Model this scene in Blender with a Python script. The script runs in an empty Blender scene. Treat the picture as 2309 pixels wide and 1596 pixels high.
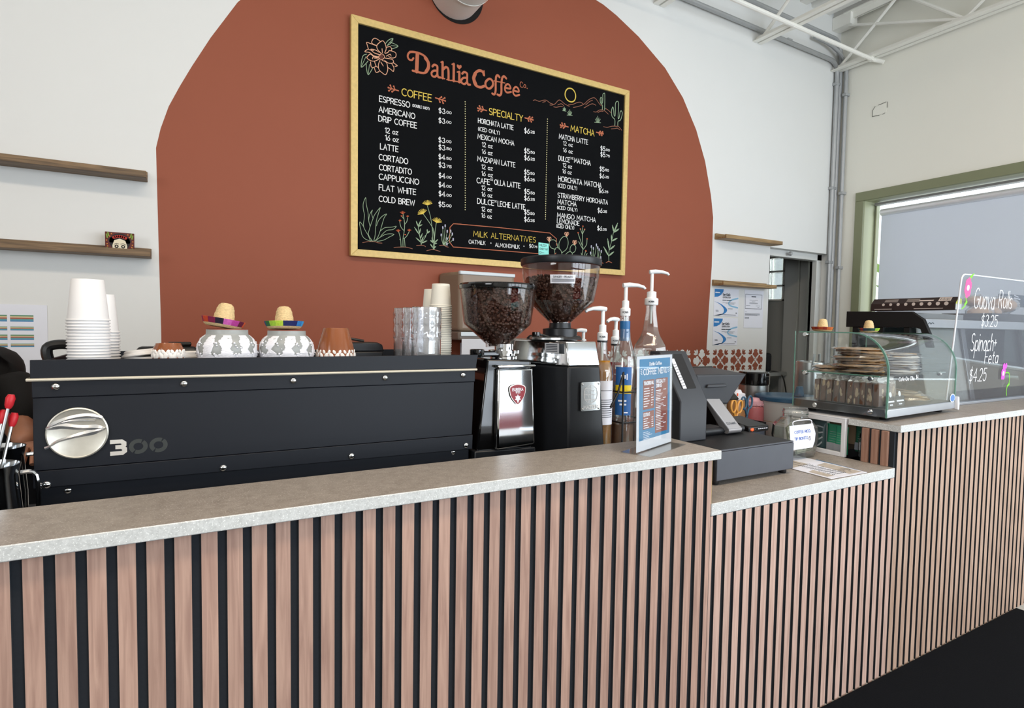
import bpy, bmesh, math, random
from mathutils import Vector, Matrix
random.seed(7)
PI = math.pi
scene = bpy.context.scene
COL = scene.collection

# ---------------------------------------------------------------- camera
cam_d = bpy.data.cameras.new('camera')
cam_d.sensor_width = 36.0
cam_d.sensor_fit = 'HORIZONTAL'
cam_d.lens = 36.0 * 1297.5 / 2309.0
cam_d.clip_start = 0.02
cam_d.clip_end = 200
cam = bpy.data.objects.new('camera', cam_d)
COL.objects.link(cam)
cam.matrix_world = Matrix(((0.87220521, 0.01012738, -0.48903528, 0.0),
                           (-0.48888593, 0.05027773, -0.87089764, -1.096),
                           (0.01576767, 0.99868393, 0.04880363, 1.24),
                           (0, 0, 0, 1)))
scene.camera = cam

# ---------------------------------------------------------------- world and lights
world = bpy.data.worlds.new('daylight')
scene.world = world
world.use_nodes = True
wn = world.node_tree
wn.nodes['Background'].inputs[0].default_value = (0.86, 0.93, 1.0, 1)
wn.nodes['Background'].inputs[1].default_value = 2.6


def area(name, loc, rot, sx, sy, power, col=(1, 1, 1)):
    d = bpy.data.lights.new(name, 'AREA')
    d.shape = 'RECTANGLE'
    d.size, d.size_y = sx, sy
    d.energy = power
    d.color = col
    o = bpy.data.objects.new(name, d)
    COL.objects.link(o)
    o.location = loc
    o.rotation_euler = rot
    return o


# daylight through the storefront windows behind the camera
area('storefront_daylight', (3.0, -4.0, 1.5), (math.radians(90), 0, 0), 3.8, 2.4, 200, (0.82, 0.92, 1.03))
area('left_fill_light', (-3.3, -2.6, 2.1), (math.radians(90), 0, math.radians(-90)), 1.8, 1.8, 75, (0.97, 0.985, 1.0))  # added fill from the left, brightens the right wall; no window known there
# ceiling strip lamps of the room, in front of the counter
area('ceiling_lamp_light', (0.6, -1.3, 3.86), (0, 0, 0), 4.5, 0.5, 110, (1.0, 0.82, 0.64))

area('right_front_fill_light', (4.85, -2.75, 1.45), (math.radians(90), 0, math.radians(90)), 2.2, 2.2, 75, (0.84, 0.93, 1.02))  # added fill that brightens the counter from the right; the wall here is closed
# daylight on the outside of the right-hand window
area('side_window_daylight', (5.75, .3, 1.9), (math.radians(90), 0, math.radians(90)), 3.4, 2.0, 30, (0.97, 0.97, 1.0))

scene.view_settings.view_transform = 'Standard'
scene.view_settings.look = 'None'
scene.view_settings.exposure = -0.22
scene.view_settings.gamma = 1.0
scene.view_settings.use_curve_mapping = False
scene.cycles.use_denoising = True
scene.cycles.max_bounces = 10
scene.cycles.transparent_max_bounces = 24
scene.cycles.caustics_reflective = False
scene.cycles.caustics_refractive = False

# ---------------------------------------------------------------- materials
MATS = {}


def srgb(h):
    h = h.lstrip('#')
    c = [int(h[i:i + 2], 16) / 255 for i in (0, 2, 4)]
    return tuple((x / 12.92 if x <= 0.04045 else ((x + 0.055) / 1.055) ** 2.4) for x in c)


def mat(name, col, rough=0.5, metal=0.0, var=0.05, scale=25.0, bump=0.0, stretch=(1, 1, 1), coat=0.0, spec=0.5,
        trans=0.0, ior=1.45, emit=0.0, alpha=1.0):
    if name in MATS:
        return MATS[name]
    m = bpy.data.materials.new(name)
    m.use_nodes = True
    nt = m.node_tree
    p = nt.nodes['Principled BSDF']
    c = srgb(col) if isinstance(col, str) else col
    tc = nt.nodes.new('ShaderNodeTexCoord')
    mp = nt.nodes.new('ShaderNodeMapping')
    mp.inputs['Scale'].default_value = stretch
    nz = nt.nodes.new('ShaderNodeTexNoise')
    nz.inputs['Scale'].default_value = scale
    nz.inputs['Detail'].default_value = 4
    nt.links.new(tc.outputs['Object'], mp.inputs[0])
    nt.links.new(mp.outputs[0], nz.inputs['Vector'])
    mx = nt.nodes.new('ShaderNodeMix')
    mx.data_type = 'RGBA'
    mx.inputs['A'].default_value = tuple(max(0, x * (1 - var)) for x in c) + (1,)
    mx.inputs['B'].default_value = tuple(min(1, x * (1 + var)) for x in c) + (1,)
    nt.links.new(nz.outputs['Fac'], mx.inputs['Factor'])
    nt.links.new(mx.outputs['Result'], p.inputs['Base Color'])
    p.inputs['Roughness'].default_value = rough
    p.inputs['Metallic'].default_value = metal
    p.inputs['Specular IOR Level'].default_value = spec
    p.inputs['Coat Weight'].default_value = coat
    p.inputs['Transmission Weight'].default_value = trans
    p.inputs['IOR'].default_value = ior
    p.inputs['Alpha'].default_value = alpha
    if emit:
        p.inputs['Emission Color'].default_value = c + (1,)
        p.inputs['Emission Strength'].default_value = emit
    if bump:
        b = nt.nodes.new('ShaderNodeBump')
        b.inputs['Strength'].default_value = bump
        b.inputs['Distance'].default_value = 0.002
        nt.links.new(nz.outputs['Fac'], b.inputs['Height'])
        nt.links.new(b.outputs[0], p.inputs['Normal'])
    MATS[name] = m
    return m


def glass(name, tint=(0.97, 0.99, 0.985), refl=1.0, rough=0.02, film=0.0, filmcol=(1, 1, 1)):
    """clear thin glass: tinted see-through with a Fresnel reflection"""
    if name in MATS:
        return MATS[name]
    m = bpy.data.materials.new(name)
    m.use_nodes = True
    nt = m.node_tree
    nt.nodes.remove(nt.nodes['Principled BSDF'])
    out = nt.nodes['Material Output']
    tr = nt.nodes.new('ShaderNodeBsdfTransparent')
    tr.inputs[0].default_value = tuple(tint) + (1,)
    gl = nt.nodes.new('ShaderNodeBsdfGlossy')
    gl.inputs['Roughness'].default_value = rough
    lw = nt.nodes.new('ShaderNodeLayerWeight')
    lw.inputs[0].default_value = 0.5
    pw = nt.nodes.new('ShaderNodeMath')
    pw.operation = 'POWER'
    pw.inputs[1].default_value = 4.0
    nt.links.new(lw.outputs['Facing'], pw.inputs[0])
    ml = nt.nodes.new('ShaderNodeMath')
    ml.operation = 'MULTIPLY_ADD'
    ml.inputs[1].default_value = refl * 0.85
    ml.inputs[2].default_value = refl * 0.045
    nt.links.new(pw.outputs[0], ml.inputs[0])
    mix = nt.nodes.new('ShaderNodeMixShader')
    nt.links.new(ml.outputs[0], mix.inputs[0])
    last = tr
    if film:
        df = nt.nodes.new('ShaderNodeBsdfDiffuse')
        df.inputs[0].default_value = tuple(filmcol) + (1,)
        m2 = nt.nodes.new('ShaderNodeMixShader')
        m2.inputs[0].default_value = film
        nt.links.new(tr.outputs[0], m2.inputs[1])
        nt.links.new(df.outputs[0], m2.inputs[2])
        last = m2
    nt.links.new(last.outputs[0], mix.inputs[1])
    nt.links.new(gl.outputs[0], mix.inputs[2])
    nt.links.new(mix.outputs[0], out.inputs[0])
    MATS[name] = m
    return m


def wood_mat(name, c1, c2, axis='z', freq=26.0, pitch=None, off=0.0, rough=0.55):
    """straight grain along one axis; with pitch every slat gets its own tone"""
    m = bpy.data.materials.new(name)
    m.use_nodes = True
    nt = m.node_tree
    p = nt.nodes['Principled BSDF']
    tc = nt.nodes.new('ShaderNodeTexCoord')
    mp = nt.nodes.new('ShaderNodeMapping')
    k = {'x': (0.06, 1, 1), 'y': (1, 0.06, 1), 'z': (1, 1, 0.045)}[axis]
    mp.inputs['Scale'].default_value = tuple(freq * 4 * q for q in k)
    nt.links.new(tc.outputs['Object'], mp.inputs[0])
    nz = nt.nodes.new('ShaderNodeTexNoise')
    nz.inputs['Scale'].default_value = 1.0
    nz.inputs['Detail'].default_value = 5
    nz.inputs['Distortion'].default_value = 0.6
    nt.links.new(mp.outputs[0], nz.inputs['Vector'])
    rp = nt.nodes.new('ShaderNodeValToRGB')
    rp.color_ramp.elements[0].position = 0.34
    rp.color_ramp.elements[1].position = 0.66
    rp.color_ramp.elements[0].color = srgb(c1) + (1,)
    rp.color_ramp.elements[1].color = srgb(c2) + (1,)
    nt.links.new(nz.outputs['Fac'], rp.inputs[0])
    last = rp.outputs[0]
    if pitch:
        sx = nt.nodes.new('ShaderNodeSeparateXYZ')
        nt.links.new(tc.outputs['Object'], sx.inputs[0])
        a = nt.nodes.new('ShaderNodeMath')
        a.operation = 'ADD'
        a.inputs[1].default_value = -off
        nt.links.new(sx.outputs[0], a.inputs[0])
        dv = nt.nodes.new('ShaderNodeMath')
        dv.operation = 'DIVIDE'
        dv.inputs[1].default_value = pitch
        nt.links.new(a.outputs[0], dv.inputs[0])
        fl = nt.nodes.new('ShaderNodeMath')
        fl.operation = 'FLOOR'
        nt.links.new(dv.outputs[0], fl.inputs[0])
        wnz = nt.nodes.new('ShaderNodeTexWhiteNoise')
        wnz.noise_dimensions = '1D'
        nt.links.new(fl.outputs[0], wnz.inputs['W'])
        mr = nt.nodes.new('ShaderNodeMapRange')
        mr.inputs['To Min'].default_value = 0.93
        mr.inputs['To Max'].default_value = 1.05
        nt.links.new(wnz.outputs['Value'], mr.inputs[0])
        hs = nt.nodes.new('ShaderNodeHueSaturation')
        nt.links.new(mr.outputs[0], hs.inputs['Value'])
        nt.links.new(last, hs.inputs['Color'])
        last = hs.outputs[0]
    nt.links.new(last, p.inputs['Base Color'])
    p.inputs['Roughness'].default_value = rough
    MATS[name] = m
    return m


def stone_mat(name, c1, c2, c3, rough=0.5, scale=60.0):
    m = bpy.data.materials.new(name)
    m.use_nodes = True
    nt = m.node_tree
    p = nt.nodes['Principled BSDF']
    tc = nt.nodes.new('ShaderNodeTexCoord')
    n1 = nt.nodes.new('ShaderNodeTexNoise')
    n1.inputs['Scale'].default_value = scale
    n1.inputs['Detail'].default_value = 8
    n1.inputs['Roughness'].default_value = 0.75
    n2 = nt.nodes.new('ShaderNodeTexNoise')
    n2.inputs['Scale'].default_value = 5
    n2.inputs['Detail'].default_value = 6
    n3 = nt.nodes.new('ShaderNodeTexNoise')
    n3.inputs['Scale'].default_value = 330
    n3.inputs['Detail'].default_value = 1
    for n in (n1, n2, n3):
        nt.links.new(tc.outputs['Object'], n.inputs['Vector'])
    r1 = nt.nodes.new('ShaderNodeValToRGB')
    r1.color_ramp.elements[0].position = 0.35
    r1.color_ramp.elements[1].position = 0.7
    r1.color_ramp.elements[0].color = srgb(c1) + (1,)
    r1.color_ramp.elements[1].color = srgb(c2) + (1,)
    nt.links.new(n1.outputs['Fac'], r1.inputs[0])
    r3 = nt.nodes.new('ShaderNodeValToRGB')
    r3.color_ramp.elements[0].position = 0.62
    r3.color_ramp.elements[1].position = 0.68
    r3.color_ramp.elements[0].color = (0, 0, 0, 1)
    r3.color_ramp.elements[1].color = (1, 1, 1, 1)
    nt.links.new(n3.outputs['Fac'], r3.inputs[0])
    mx = nt.nodes.new('ShaderNodeMix')
    mx.data_type = 'RGBA'
    nt.links.new(r3.outputs[0], mx.inputs['Factor'])
    nt.links.new(r1.outputs[0], mx.inputs['A'])
    mx.inputs['B'].default_value = srgb(c3) + (1,)
    hs = nt.nodes.new('ShaderNodeHueSaturation')
    mr = nt.nodes.new('ShaderNodeMapRange')
    mr.inputs['To Min'].default_value = 0.9
    mr.inputs['To Max'].default_value = 1.1
    nt.links.new(n2.outputs['Fac'], mr.inputs[0])
    nt.links.new(mr.outputs[0], hs.inputs['Value'])
    nt.links.new(mx.outputs['Result'], hs.inputs['Color'])
    nt.links.new(hs.outputs[0], p.inputs['Base Color'])
    p.inputs['Roughness'].default_value = rough
    MATS[name] = m
    return m


# ---------------------------------------------------------------- mesh builder
class MB:
    def __init__(self, m=None):
        self.v, self.f, self.mi, self.cur, self.lay = [], [], [], 0, 0
        self.m = m

    def add(self, vs, fs):
        b = len(self.v)
        if self.m is not None:
            vs = [self.m @ Vector(q) for q in vs]
        self.v += [tuple(q) for q in vs]
        for q in fs:
            self.f.append([b + i for i in q])
            self.mi.append(self.cur)
        return self

    def box(self, x0, y0, z0, x1, y1, z1):
        return self.add([(x0, y0, z0), (x1, y0, z0), (x1, y1, z0), (x0, y1, z0), (x0, y0, z1), (x1, y0, z1), (x1, y1, z1), (x0, y1, z1)],
                        [(3, 2, 1, 0), (4, 5, 6, 7), (0, 1, 5, 4), (1, 2, 6, 5), (2, 3, 7, 6), (3, 0, 4, 7)])

    def hexa(self, p):
        """8 corners: bottom loop then top loop"""
        return self.add(p, [(3, 2, 1, 0), (4, 5, 6, 7), (0, 1, 5, 4), (1, 2, 6, 5), (2, 3, 7, 6), (3, 0, 4, 7)])

    def prism(self, pts, o, u, v, d, cap=True):
        """extrude polygon (a,b) in frame o + a u + b v along vector d"""
        o, u, v, d = Vector(o), Vector(u), Vector(v), Vector(d)
        n = len(pts)
        a = [o + u * p[0] + v * p[1] for p in pts]
        vs = a + [q + d for q in a]
        fs = [(i, (i + 1) % n, n + (i + 1) % n, n + i) for i in range(n)]
        if cap:
            fs += [tuple(range(n))[::-1], tuple(range(n, 2 * n))]
        return self.add(vs, fs)

    def poly(self, pts, o, u, v):
        o, u, v = Vector(o), Vector(u), Vector(v)
        return self.add([o + u * p[0] + v * p[1] for p in pts], [tuple(range(len(pts)))])

    def lathe(self, prof, c=(0, 0, 0), n=32, mtx=None, closed=False, a0=0.0, a1=2 * PI):
        c = Vector(c)
        full = abs(a1 - a0 - 2 * PI) < 1e-6
        k = n if full else n + 1
        vs, fs = [], []
        for r, z in prof:
            for i in range(k):
                a = a0 + (a1 - a0) * i / n
                q = Vector((r * math.cos(a), r * math.sin(a), z))
                if mtx is not None:
                    q = mtx @ q
                vs.append(q + c)
        m = len(prof)
        for j in range(m - 1 + (1 if closed else 0)):
            j2 = (j + 1) % m
            for i in range(n):
                i2 = (i + 1) % k
                fs.append((j * k + i, j * k + i2, j2 * k + i2, j2 * k + i))
        if not closed and full:
            if prof[0][0] > 1e-6:
                fs.append(tuple(range(k))[::-1])
            if prof[-1][0] > 1e-6:
                fs.append(tuple((m - 1) * k + i for i in range(k)))
        return self.add(vs, fs)

    def tube(self, pts, r, n=8, closed=False, sx=1.0):
        pts = [Vector(p) for p in pts]
        rs = r if isinstance(r, (list, tuple)) else [r] * len(pts)
        m = len(pts)
        up = None
        vs, fs = [], []
        for i in range(m):
            if closed:
                t = pts[(i + 1) % m] - pts[i - 1]
            else:
                t = pts[min(i + 1, m - 1)] - pts[max(i - 1, 0)]
            t.normalize()
            if up is None:
                up = Vector((0, 0, 1)) if abs(t.z) < 0.9 else Vector((0, 1, 0))
            s = t.cross(up).normalized()
            up = s.cross(t).normalized()
            for k in range(n):
                a = 2 * PI * k / n
                vs.append(pts[i] + (s * math.cos(a) * sx + up * math.sin(a)) * rs[i])
        for i in range(m - (0 if closed else 1)):
            j = (i + 1) % m
            for k in range(n):
                k2 = (k + 1) % n
                fs.append((i * n + k, i * n + k2, j * n + k2, j * n + k))
        if not closed:
            fs += [tuple(range(n))[::-1], tuple((m - 1) * n + k for k in range(n))]
        return self.add(vs, fs)

    def ball(self, c, r, n=12, m=8, mtx=None):
        rx, ry, rz = r if isinstance(r, (list, tuple)) else (r, r, r)
        c = Vector(c)
        vs, fs = [], []
        vs.append(Vector((0, 0, -rz)))
        for j in range(1, m):
            t = -PI / 2 + PI * j / m
            for i in range(n):
                a = 2 * PI * i / n
                vs.append(Vector((rx * math.cos(t) * math.cos(a), ry * math.cos(t) * math.sin(a), rz * math.sin(t))))
        vs.append(Vector((0, 0, rz)))
        for i in range(n):
            i2 = (i + 1) % n
            fs.append((0, 1 + i2, 1 + i))
            for j in range(m - 2):
                fs.append((1 + j * n + i, 1 + j * n + i2, 1 + (j + 1) * n + i2, 1 + (j + 1) * n + i))
            fs.append((1 + (m - 2) * n + i, 1 + (m - 2) * n + i2, 1 + (m - 1) * n))
        if mtx is not None:
            vs = [mtx @ q for q in vs]
        return self.add([q + c for q in vs], fs)

    def disc(self, a, b, r, o, u, v, n=10):
        return self.poly([(a + r * math.cos(2 * PI * i / n), b + r * math.sin(2 * PI * i / n)) for i in range(n)], o, u, v)

    def ribbon(self, pts, w, o, u, v, closed=False, cap=True):
        """flat painted stroke of width w along 2D points in frame (o,u,v)"""
        P = [Vector((p[0], p[1])) for p in pts]
        self.lay += 1
        o = Vector(o) + Vector(u).cross(Vector(v)).normalized() * (self.lay % 24) * 0.00003
        if sum((P[i + 1] - P[i]).length for i in range(len(P) - 1)) < w * 0.35:
            return self.disc(P[0].x, P[0].y, w / 2, o, u, v, 10)
        m = len(P)
        L, R = [], []
        for i in range(m):
            if closed:
                a, b = P[i - 1], P[(i + 1) % m]
            else:
                a, b = P[max(i - 1, 0)], P[min(i + 1, m - 1)]
            d1 = (P[i] - a).normalized() if (P[i] - a).length > 1e-9 else None
            d2 = (b - P[i]).normalized() if (b - P[i]).length > 1e-9 else None
            t = (d1 or d2 or Vector((1, 0))) + (d2 or d1 or Vector((1, 0)))
            if t.length < 1e-6:
                t = d1 or Vector((1, 0))
            t = t.normalized()
            nrm = Vector((-t.y, t.x))
            k = 1.0
            if d1 is not None:
                k = 1 / max(0.5, abs(nrm.dot(Vector((-d1.y, d1.x)))))
            L.append(P[i] + nrm * w / 2 * k)
            R.append(P[i] - nrm * w / 2 * k)
        o3, u3, v3 = Vector(o), Vector(u), Vector(v)
        vs = [o3 + u3 * q.x + v3 * q.y for q in L + R]
        fs = [(i, m + i, m + (i + 1) % m, (i + 1) % m) for i in range(m if closed else m - 1)]
        self.add(vs, fs)
        if cap and not closed and w > 0.0012:
            nn = u3.cross(v3).normalized() * 0.00001
            self.disc(P[0].x, P[0].y, w / 2, o3 + nn, u, v, 8)
            self.disc(P[-1].x, P[-1].y, w / 2, o3 + nn * 2, u, v, 8)
        return self

    def build(self, name, mats, parent=None, bev=0.0, smooth=35, seg=2, sub=0, loc=None):
        me = bpy.data.meshes.new(name)
        vs = self.v
        if parent is None and loc is None and vs:
            xs, ys, zs = zip(*vs)
            loc = ((min(xs) + max(xs)) / 2, (min(ys) + max(ys)) / 2, min(zs))
        if loc is not None:
            lx, ly, lz = loc
            vs = [(a - lx, b - ly, c - lz) for a, b, c in vs]
        me.from_pydata(vs, [], self.f)
        for q in (mats if isinstance(mats, (list, tuple)) else [mats]):
            me.materials.append(q)
        if max(self.mi or [0]):
            me.polygons.foreach_set('material_index', self.mi)
        bm = bmesh.new()
        bm.from_mesh(me)
        bmesh.ops.recalc_face_normals(bm, faces=bm.faces) if not getattr(self, 'flat', False) else None
        bm.to_mesh(me)
        bm.free()
        if smooth:
            me.polygons.foreach_set('use_smooth', [True] * len(me.polygons))
            me.set_sharp_from_angle(angle=math.radians(smooth))
        me.update()
        o = bpy.data.objects.new(name, me)
        COL.objects.link(o)
        if loc is not None:
            o.location = loc
        if parent is not None:
            attach(o, parent)
        if bev:
            b = o.modifiers.new('bevel', 'BEVEL')
            b.width = bev
            b.segments = seg
            b.limit_method = 'ANGLE'
            b.angle_limit = math.radians(40)
        if sub:
            s = o.modifiers.new('subd', 'SUBSURF')
            s.levels = sub
            s.render_levels = sub
        return o


def world_of(o):
    m = o.matrix_basis.copy()
    if o.parent:
        m = world_of(o.parent) @ o.matrix_parent_inverse @ m
    return m


def attach(o, parent):
    o.parent = parent
    o.matrix_parent_inverse = world_of(parent).inverted()


def tag(o, label=None, cat=None, group=None, kind=None):
    if label:
        o['label'] = label
    if cat:
        o['category'] = cat
    if group:
        o['group'] = group
    if kind:
        o['kind'] = kind
    return o


def thing(name, label, cat, loc, group=None):
    o = bpy.data.objects.new(name, None)
    COL.objects.link(o)
    o.location = loc
    o.empty_display_size = 0.05
    return tag(o, label, cat, group)


def struct(o):
    o['kind'] = 'structure'
    return o


def dup(root, offset, label=None, rotz=0.0, group=None):
    """copy of a thing together with copies of its parts and sub-parts"""
    r = root.copy()
    COL.objects.link(r)
    r.location = Vector(root.location) + Vector(offset)
    r.rotation_euler.z = root.rotation_euler.z + rotz
    if label:
        r['label'] = label
    if group:
        r['group'] = group
    for ch in list(root.children):
        c = ch.copy()
        COL.objects.link(c)
        c.parent = r
        for g in list(ch.children):
            d = g.copy()
            COL.objects.link(d)
            d.parent = c
    return r


def smooth_pts(pts, closed=False, k=5):
    m = len(pts)
    if m < 3:
        return pts
    out = []
    for i in range(m if closed else m - 1):
        p0 = pts[i - 1] if (i > 0 or closed) else pts[0]
        p1 = pts[i]
        p2 = pts[(i + 1) % m]
        p3 = pts[(i + 2) % m] if (closed or i + 2 < m) else pts[-1]
        for j in range(k):
            t = j / k
            out.append(tuple(0.5 * (2 * b + (c - a) * t + (2 * a - 5 * b + 4 * c - d) * t * t + (3 * b - a - 3 * c + d) * t ** 3)
                             for a, b, c, d in zip(p0, p1, p2, p3)))
    if not closed:
        out.append(pts[-1])
    return out


# ---------------------------------------------------------------- hand lettering: single-stroke letters, height 10
GL = {
    'A': '7|0,0 3.5,10 7,0;1.2,3.5 5.8,3.5', 'B': '6.3|0,0 0,10 3,10 @3,7.6,2.6,2.4,90,-90 0,5.2;0,5.2 3.2,5.2 @3.2,2.6,3,2.6,90,-90 0,0',
    'C': '7|@4.2,5,4.2,5,50,310', 'D': '7.2|0,0 0,10 2.5,10 @2.5,5,4.7,5,90,-90 0,0', 'E': '5.6|5.6,10 0,10 0,0 5.6,0;0,5.2 4.8,5.2',
    'F': '5.4|5.4,10 0,10 0,0;0,5.2 4.6,5.2', 'G': '8|@4.2,5,4.2,5,50,330 8,4.6 5,4.6', 'H': '7|0,0 0,10;7,0 7,10;0,5 7,5', 'I': '0.4|0.2,0 0.2,10',
    'i': '0.4|0.2,0 0.2,6.6;0.2,9 0.2,9.5', 'J': '5|5,10 5,3 @2.5,3,2.5,3,0,-180', 'K': '6.4|0,0 0,10;6,10 0,4.5;2,6.2 6.4,0', 'L': '5.4|0,10 0,0 5.4,0',
    'M': '9|0,0 0.8,10 4.5,3 8.2,10 9,0', 'N': '7|0,0 0,10 7,0 7,10', 'O': '8.4|@4.2,5,4.2,5,90,450', 'P': '6|0,0 0,10 3,10 @3,7.3,3,2.7,90,-90 0,4.6',
    'Q': '8.5|@4.2,5,4.2,5,90,450;5.5,2.5 8.5,-0.5', 'R': '6.4|0,0 0,10 3,10 @3,7.3,3,2.7,90,-90 0,4.6;3,4.6 6.4,0', 'S': '6|@3,7.5,2.8,2.5,40,270 @3,2.5,3,2.5,90,-140',
    'T': '7|0,10 7,10;3.5,10 3.5,0', 'U': '7|0,10 0,3.5 @3.5,3.5,3.5,3.5,180,360 7,10', 'V': '7|0,10 3.5,0 7,10', 'W': '10|0,10 2.3,0 5,8 7.7,0 10,10',
    'X': '6.5|0,0 6.5,10;0,10 6.5,0', 'Y': '6.6|0,10 3.3,5 6.6,10;3.3,5 3.3,0', 'Z': '6.4|0,10 6.4,10 0,0 6.4,0',
    '0': '6|@3,5,3,5,90,450', '1': '2.6|0,8 2.4,10 2.4,0', '2': '6|@3,7.2,2.8,2.8,160,-30 0,0 6,0', '3': '6|@2.8,7.6,2.6,2.4,150,-90 @2.8,2.6,3,2.6,90,-150',
    '4': '6.5|4.6,0 4.6,10 0,3.2 6.5,3.2', '5': '6|5.8,10 0.8,10 0.4,5.6 @2.9,3.2,3.1,3.2,125,-150', '6': '6|5,10 0.8,4.5 @3,3,3,3,150,510', '7': '6|0,10 6,10 2,0',
    '8': '6|@3,7.6,2.5,2.4,90,450;@3,2.6,3,2.6,90,450', '9': '6|1,0 5.2,5.5 @3,7,3,3,-30,330', '$': '6|@3,7.2,2.6,2.2,40,270 @3,2.8,2.8,2.2,90,-140;3,11.5 3,-1.5',
    '.': '0.6|0.3,0 0.3,0.5', ',': '0.8|0.6,0.5 0.1,-1.6', '(': '2|@3.4,4.5,3.2,6.5,135,225', ')': '2|@-1.4,4.5,3.2,6.5,45,-45', '-': '4|0,4.5 4,4.5',
    '+': '6|0,4.5 6,4.5;3,1.5 3,7.5', '/': '5|0,-1 5,11', '&': '7|7,0 1,7 @2.8,8,2,2,200,-30 0,2.5 @2.8,2.2,2.8,2.2,180,360', "'": '0.4|0.2,10 0.2,7.5', ':': '0.6|0.3,1 0.3,1.4;0.3,6 0.3,6.4',
    'a': '5.4|@2.6,3,2.6,3,30,390;5.2,6 5.2,0', 'b': '5.4|0,10 0,0;@2.7,3,2.7,3,180,-180', 'c': '5|@2.8,3,2.8,3,50,310', 'd': '5.4|5.3,10 5.3,0;@2.7,3,2.7,3,0,360',
    'e': '5.4|0.1,3.2 5.3,3.2 @2.7,3,2.7,3,0,310', 'f': '4|4,9 @3,8.6,1.6,1.4,60,180 1.4,0;0,6 3.4,6', 'g': '5.4|@2.6,3,2.6,3,0,360;5.2,6 5.2,-1 @2.7,-1,2.5,2,0,-150',
    'h': '5|0,10 0,0;@2.5,3.4,2.5,2.6,180,0 5,0', 'k': '5|0,10 0,0;4.6,6 0,2.6;1.6,3.8 5,0', 'l': '0.4|0.2,10 0.2,0', 'm': '8.4|0,6 0,0;@2.1,3.6,2.1,2.4,180,0 4.2,0;@6.3,3.6,2.1,2.4,180,0 8.4,0',
    'n': '5|0,6 0,0;@2.5,3.4,2.5,2.6,180,0 5,0', 'o': '5.6|@2.8,3,2.8,3,90,450', 'p': '5.4|0,6 0,-4;@2.7,3,2.7,3,180,-180', 'r': '3.6|0,6 0,0;@2.4,3.2,2.4,2.8,180,60', 's': '4.4|@2.2,4.5,2,1.5,40,270 @2.2,1.5,2.2,1.5,90,-140',
    't': '4|1.6,9 1.6,1.4 @3,1.4,1.4,1.4,180,300;0,6 3.6,6', 'u': '5|0,6 0,2.6 @2.5,2.6,2.5,2.6,180,360 5,6;5,6 5,0', 'v': '5|0,6 2.5,0 5,6', 'w': '7.4|0,6 1.9,0 3.7,5 5.5,0 7.4,6', 'x': '5|0,0 5,6;0,6 5,0',
    'y': '5|0,6 2.6,0;5,6 1.6,-4', 'z': '5|0,6 5,6 0,0 5,0', ' ': '3.4|', '*': '1.6|0.8,4.5 0.8,5',
}


def strokes(s, gap=1.9):
    x, out = 0.0, []
    for ch in s:
        g = GL.get(ch) or GL.get(ch.upper()) or GL[' ']
        w, body = g.split('|')
        for pl in body.split(';'):
            pts = []
            for t in pl.split():
                if t[0] == '@':
                    cx, cy, rx, ry, a, b = map(float, t[1:].split(','))
                    k = max(4, int(abs(b - a) / 30))
                    pts += [(x + cx + rx * math.cos(math.radians(a + (b - a) * i / k)), cy + ry * math.sin(math.radians(a + (b - a) * i / k))) for i in range(k + 1)]
                else:
                    a, b = t.split(',')
                    pts.append((x + float(a), float(b)))
            if pts:
                out.append(pts)
        x += float(w) + gap
    return out, max(0.1, x - gap)


def letter(mb, s, o, u, v, h, width=None, wt=0.13, gap=1.9, centre=False, cap=True):
    """letter the string s from o along u; h is cap height"""
    st, w = strokes(s, gap)
    ky = h / 10
    kx = (width / w) if width else ky
    dx = -w * kx / 2 if centre else 0
    for pl in st:
        mb.ribbon([(dx + p[0] * kx, p[1] * ky) for p in pl], wt * h, o, u, v, cap=cap)
    return mb


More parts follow.
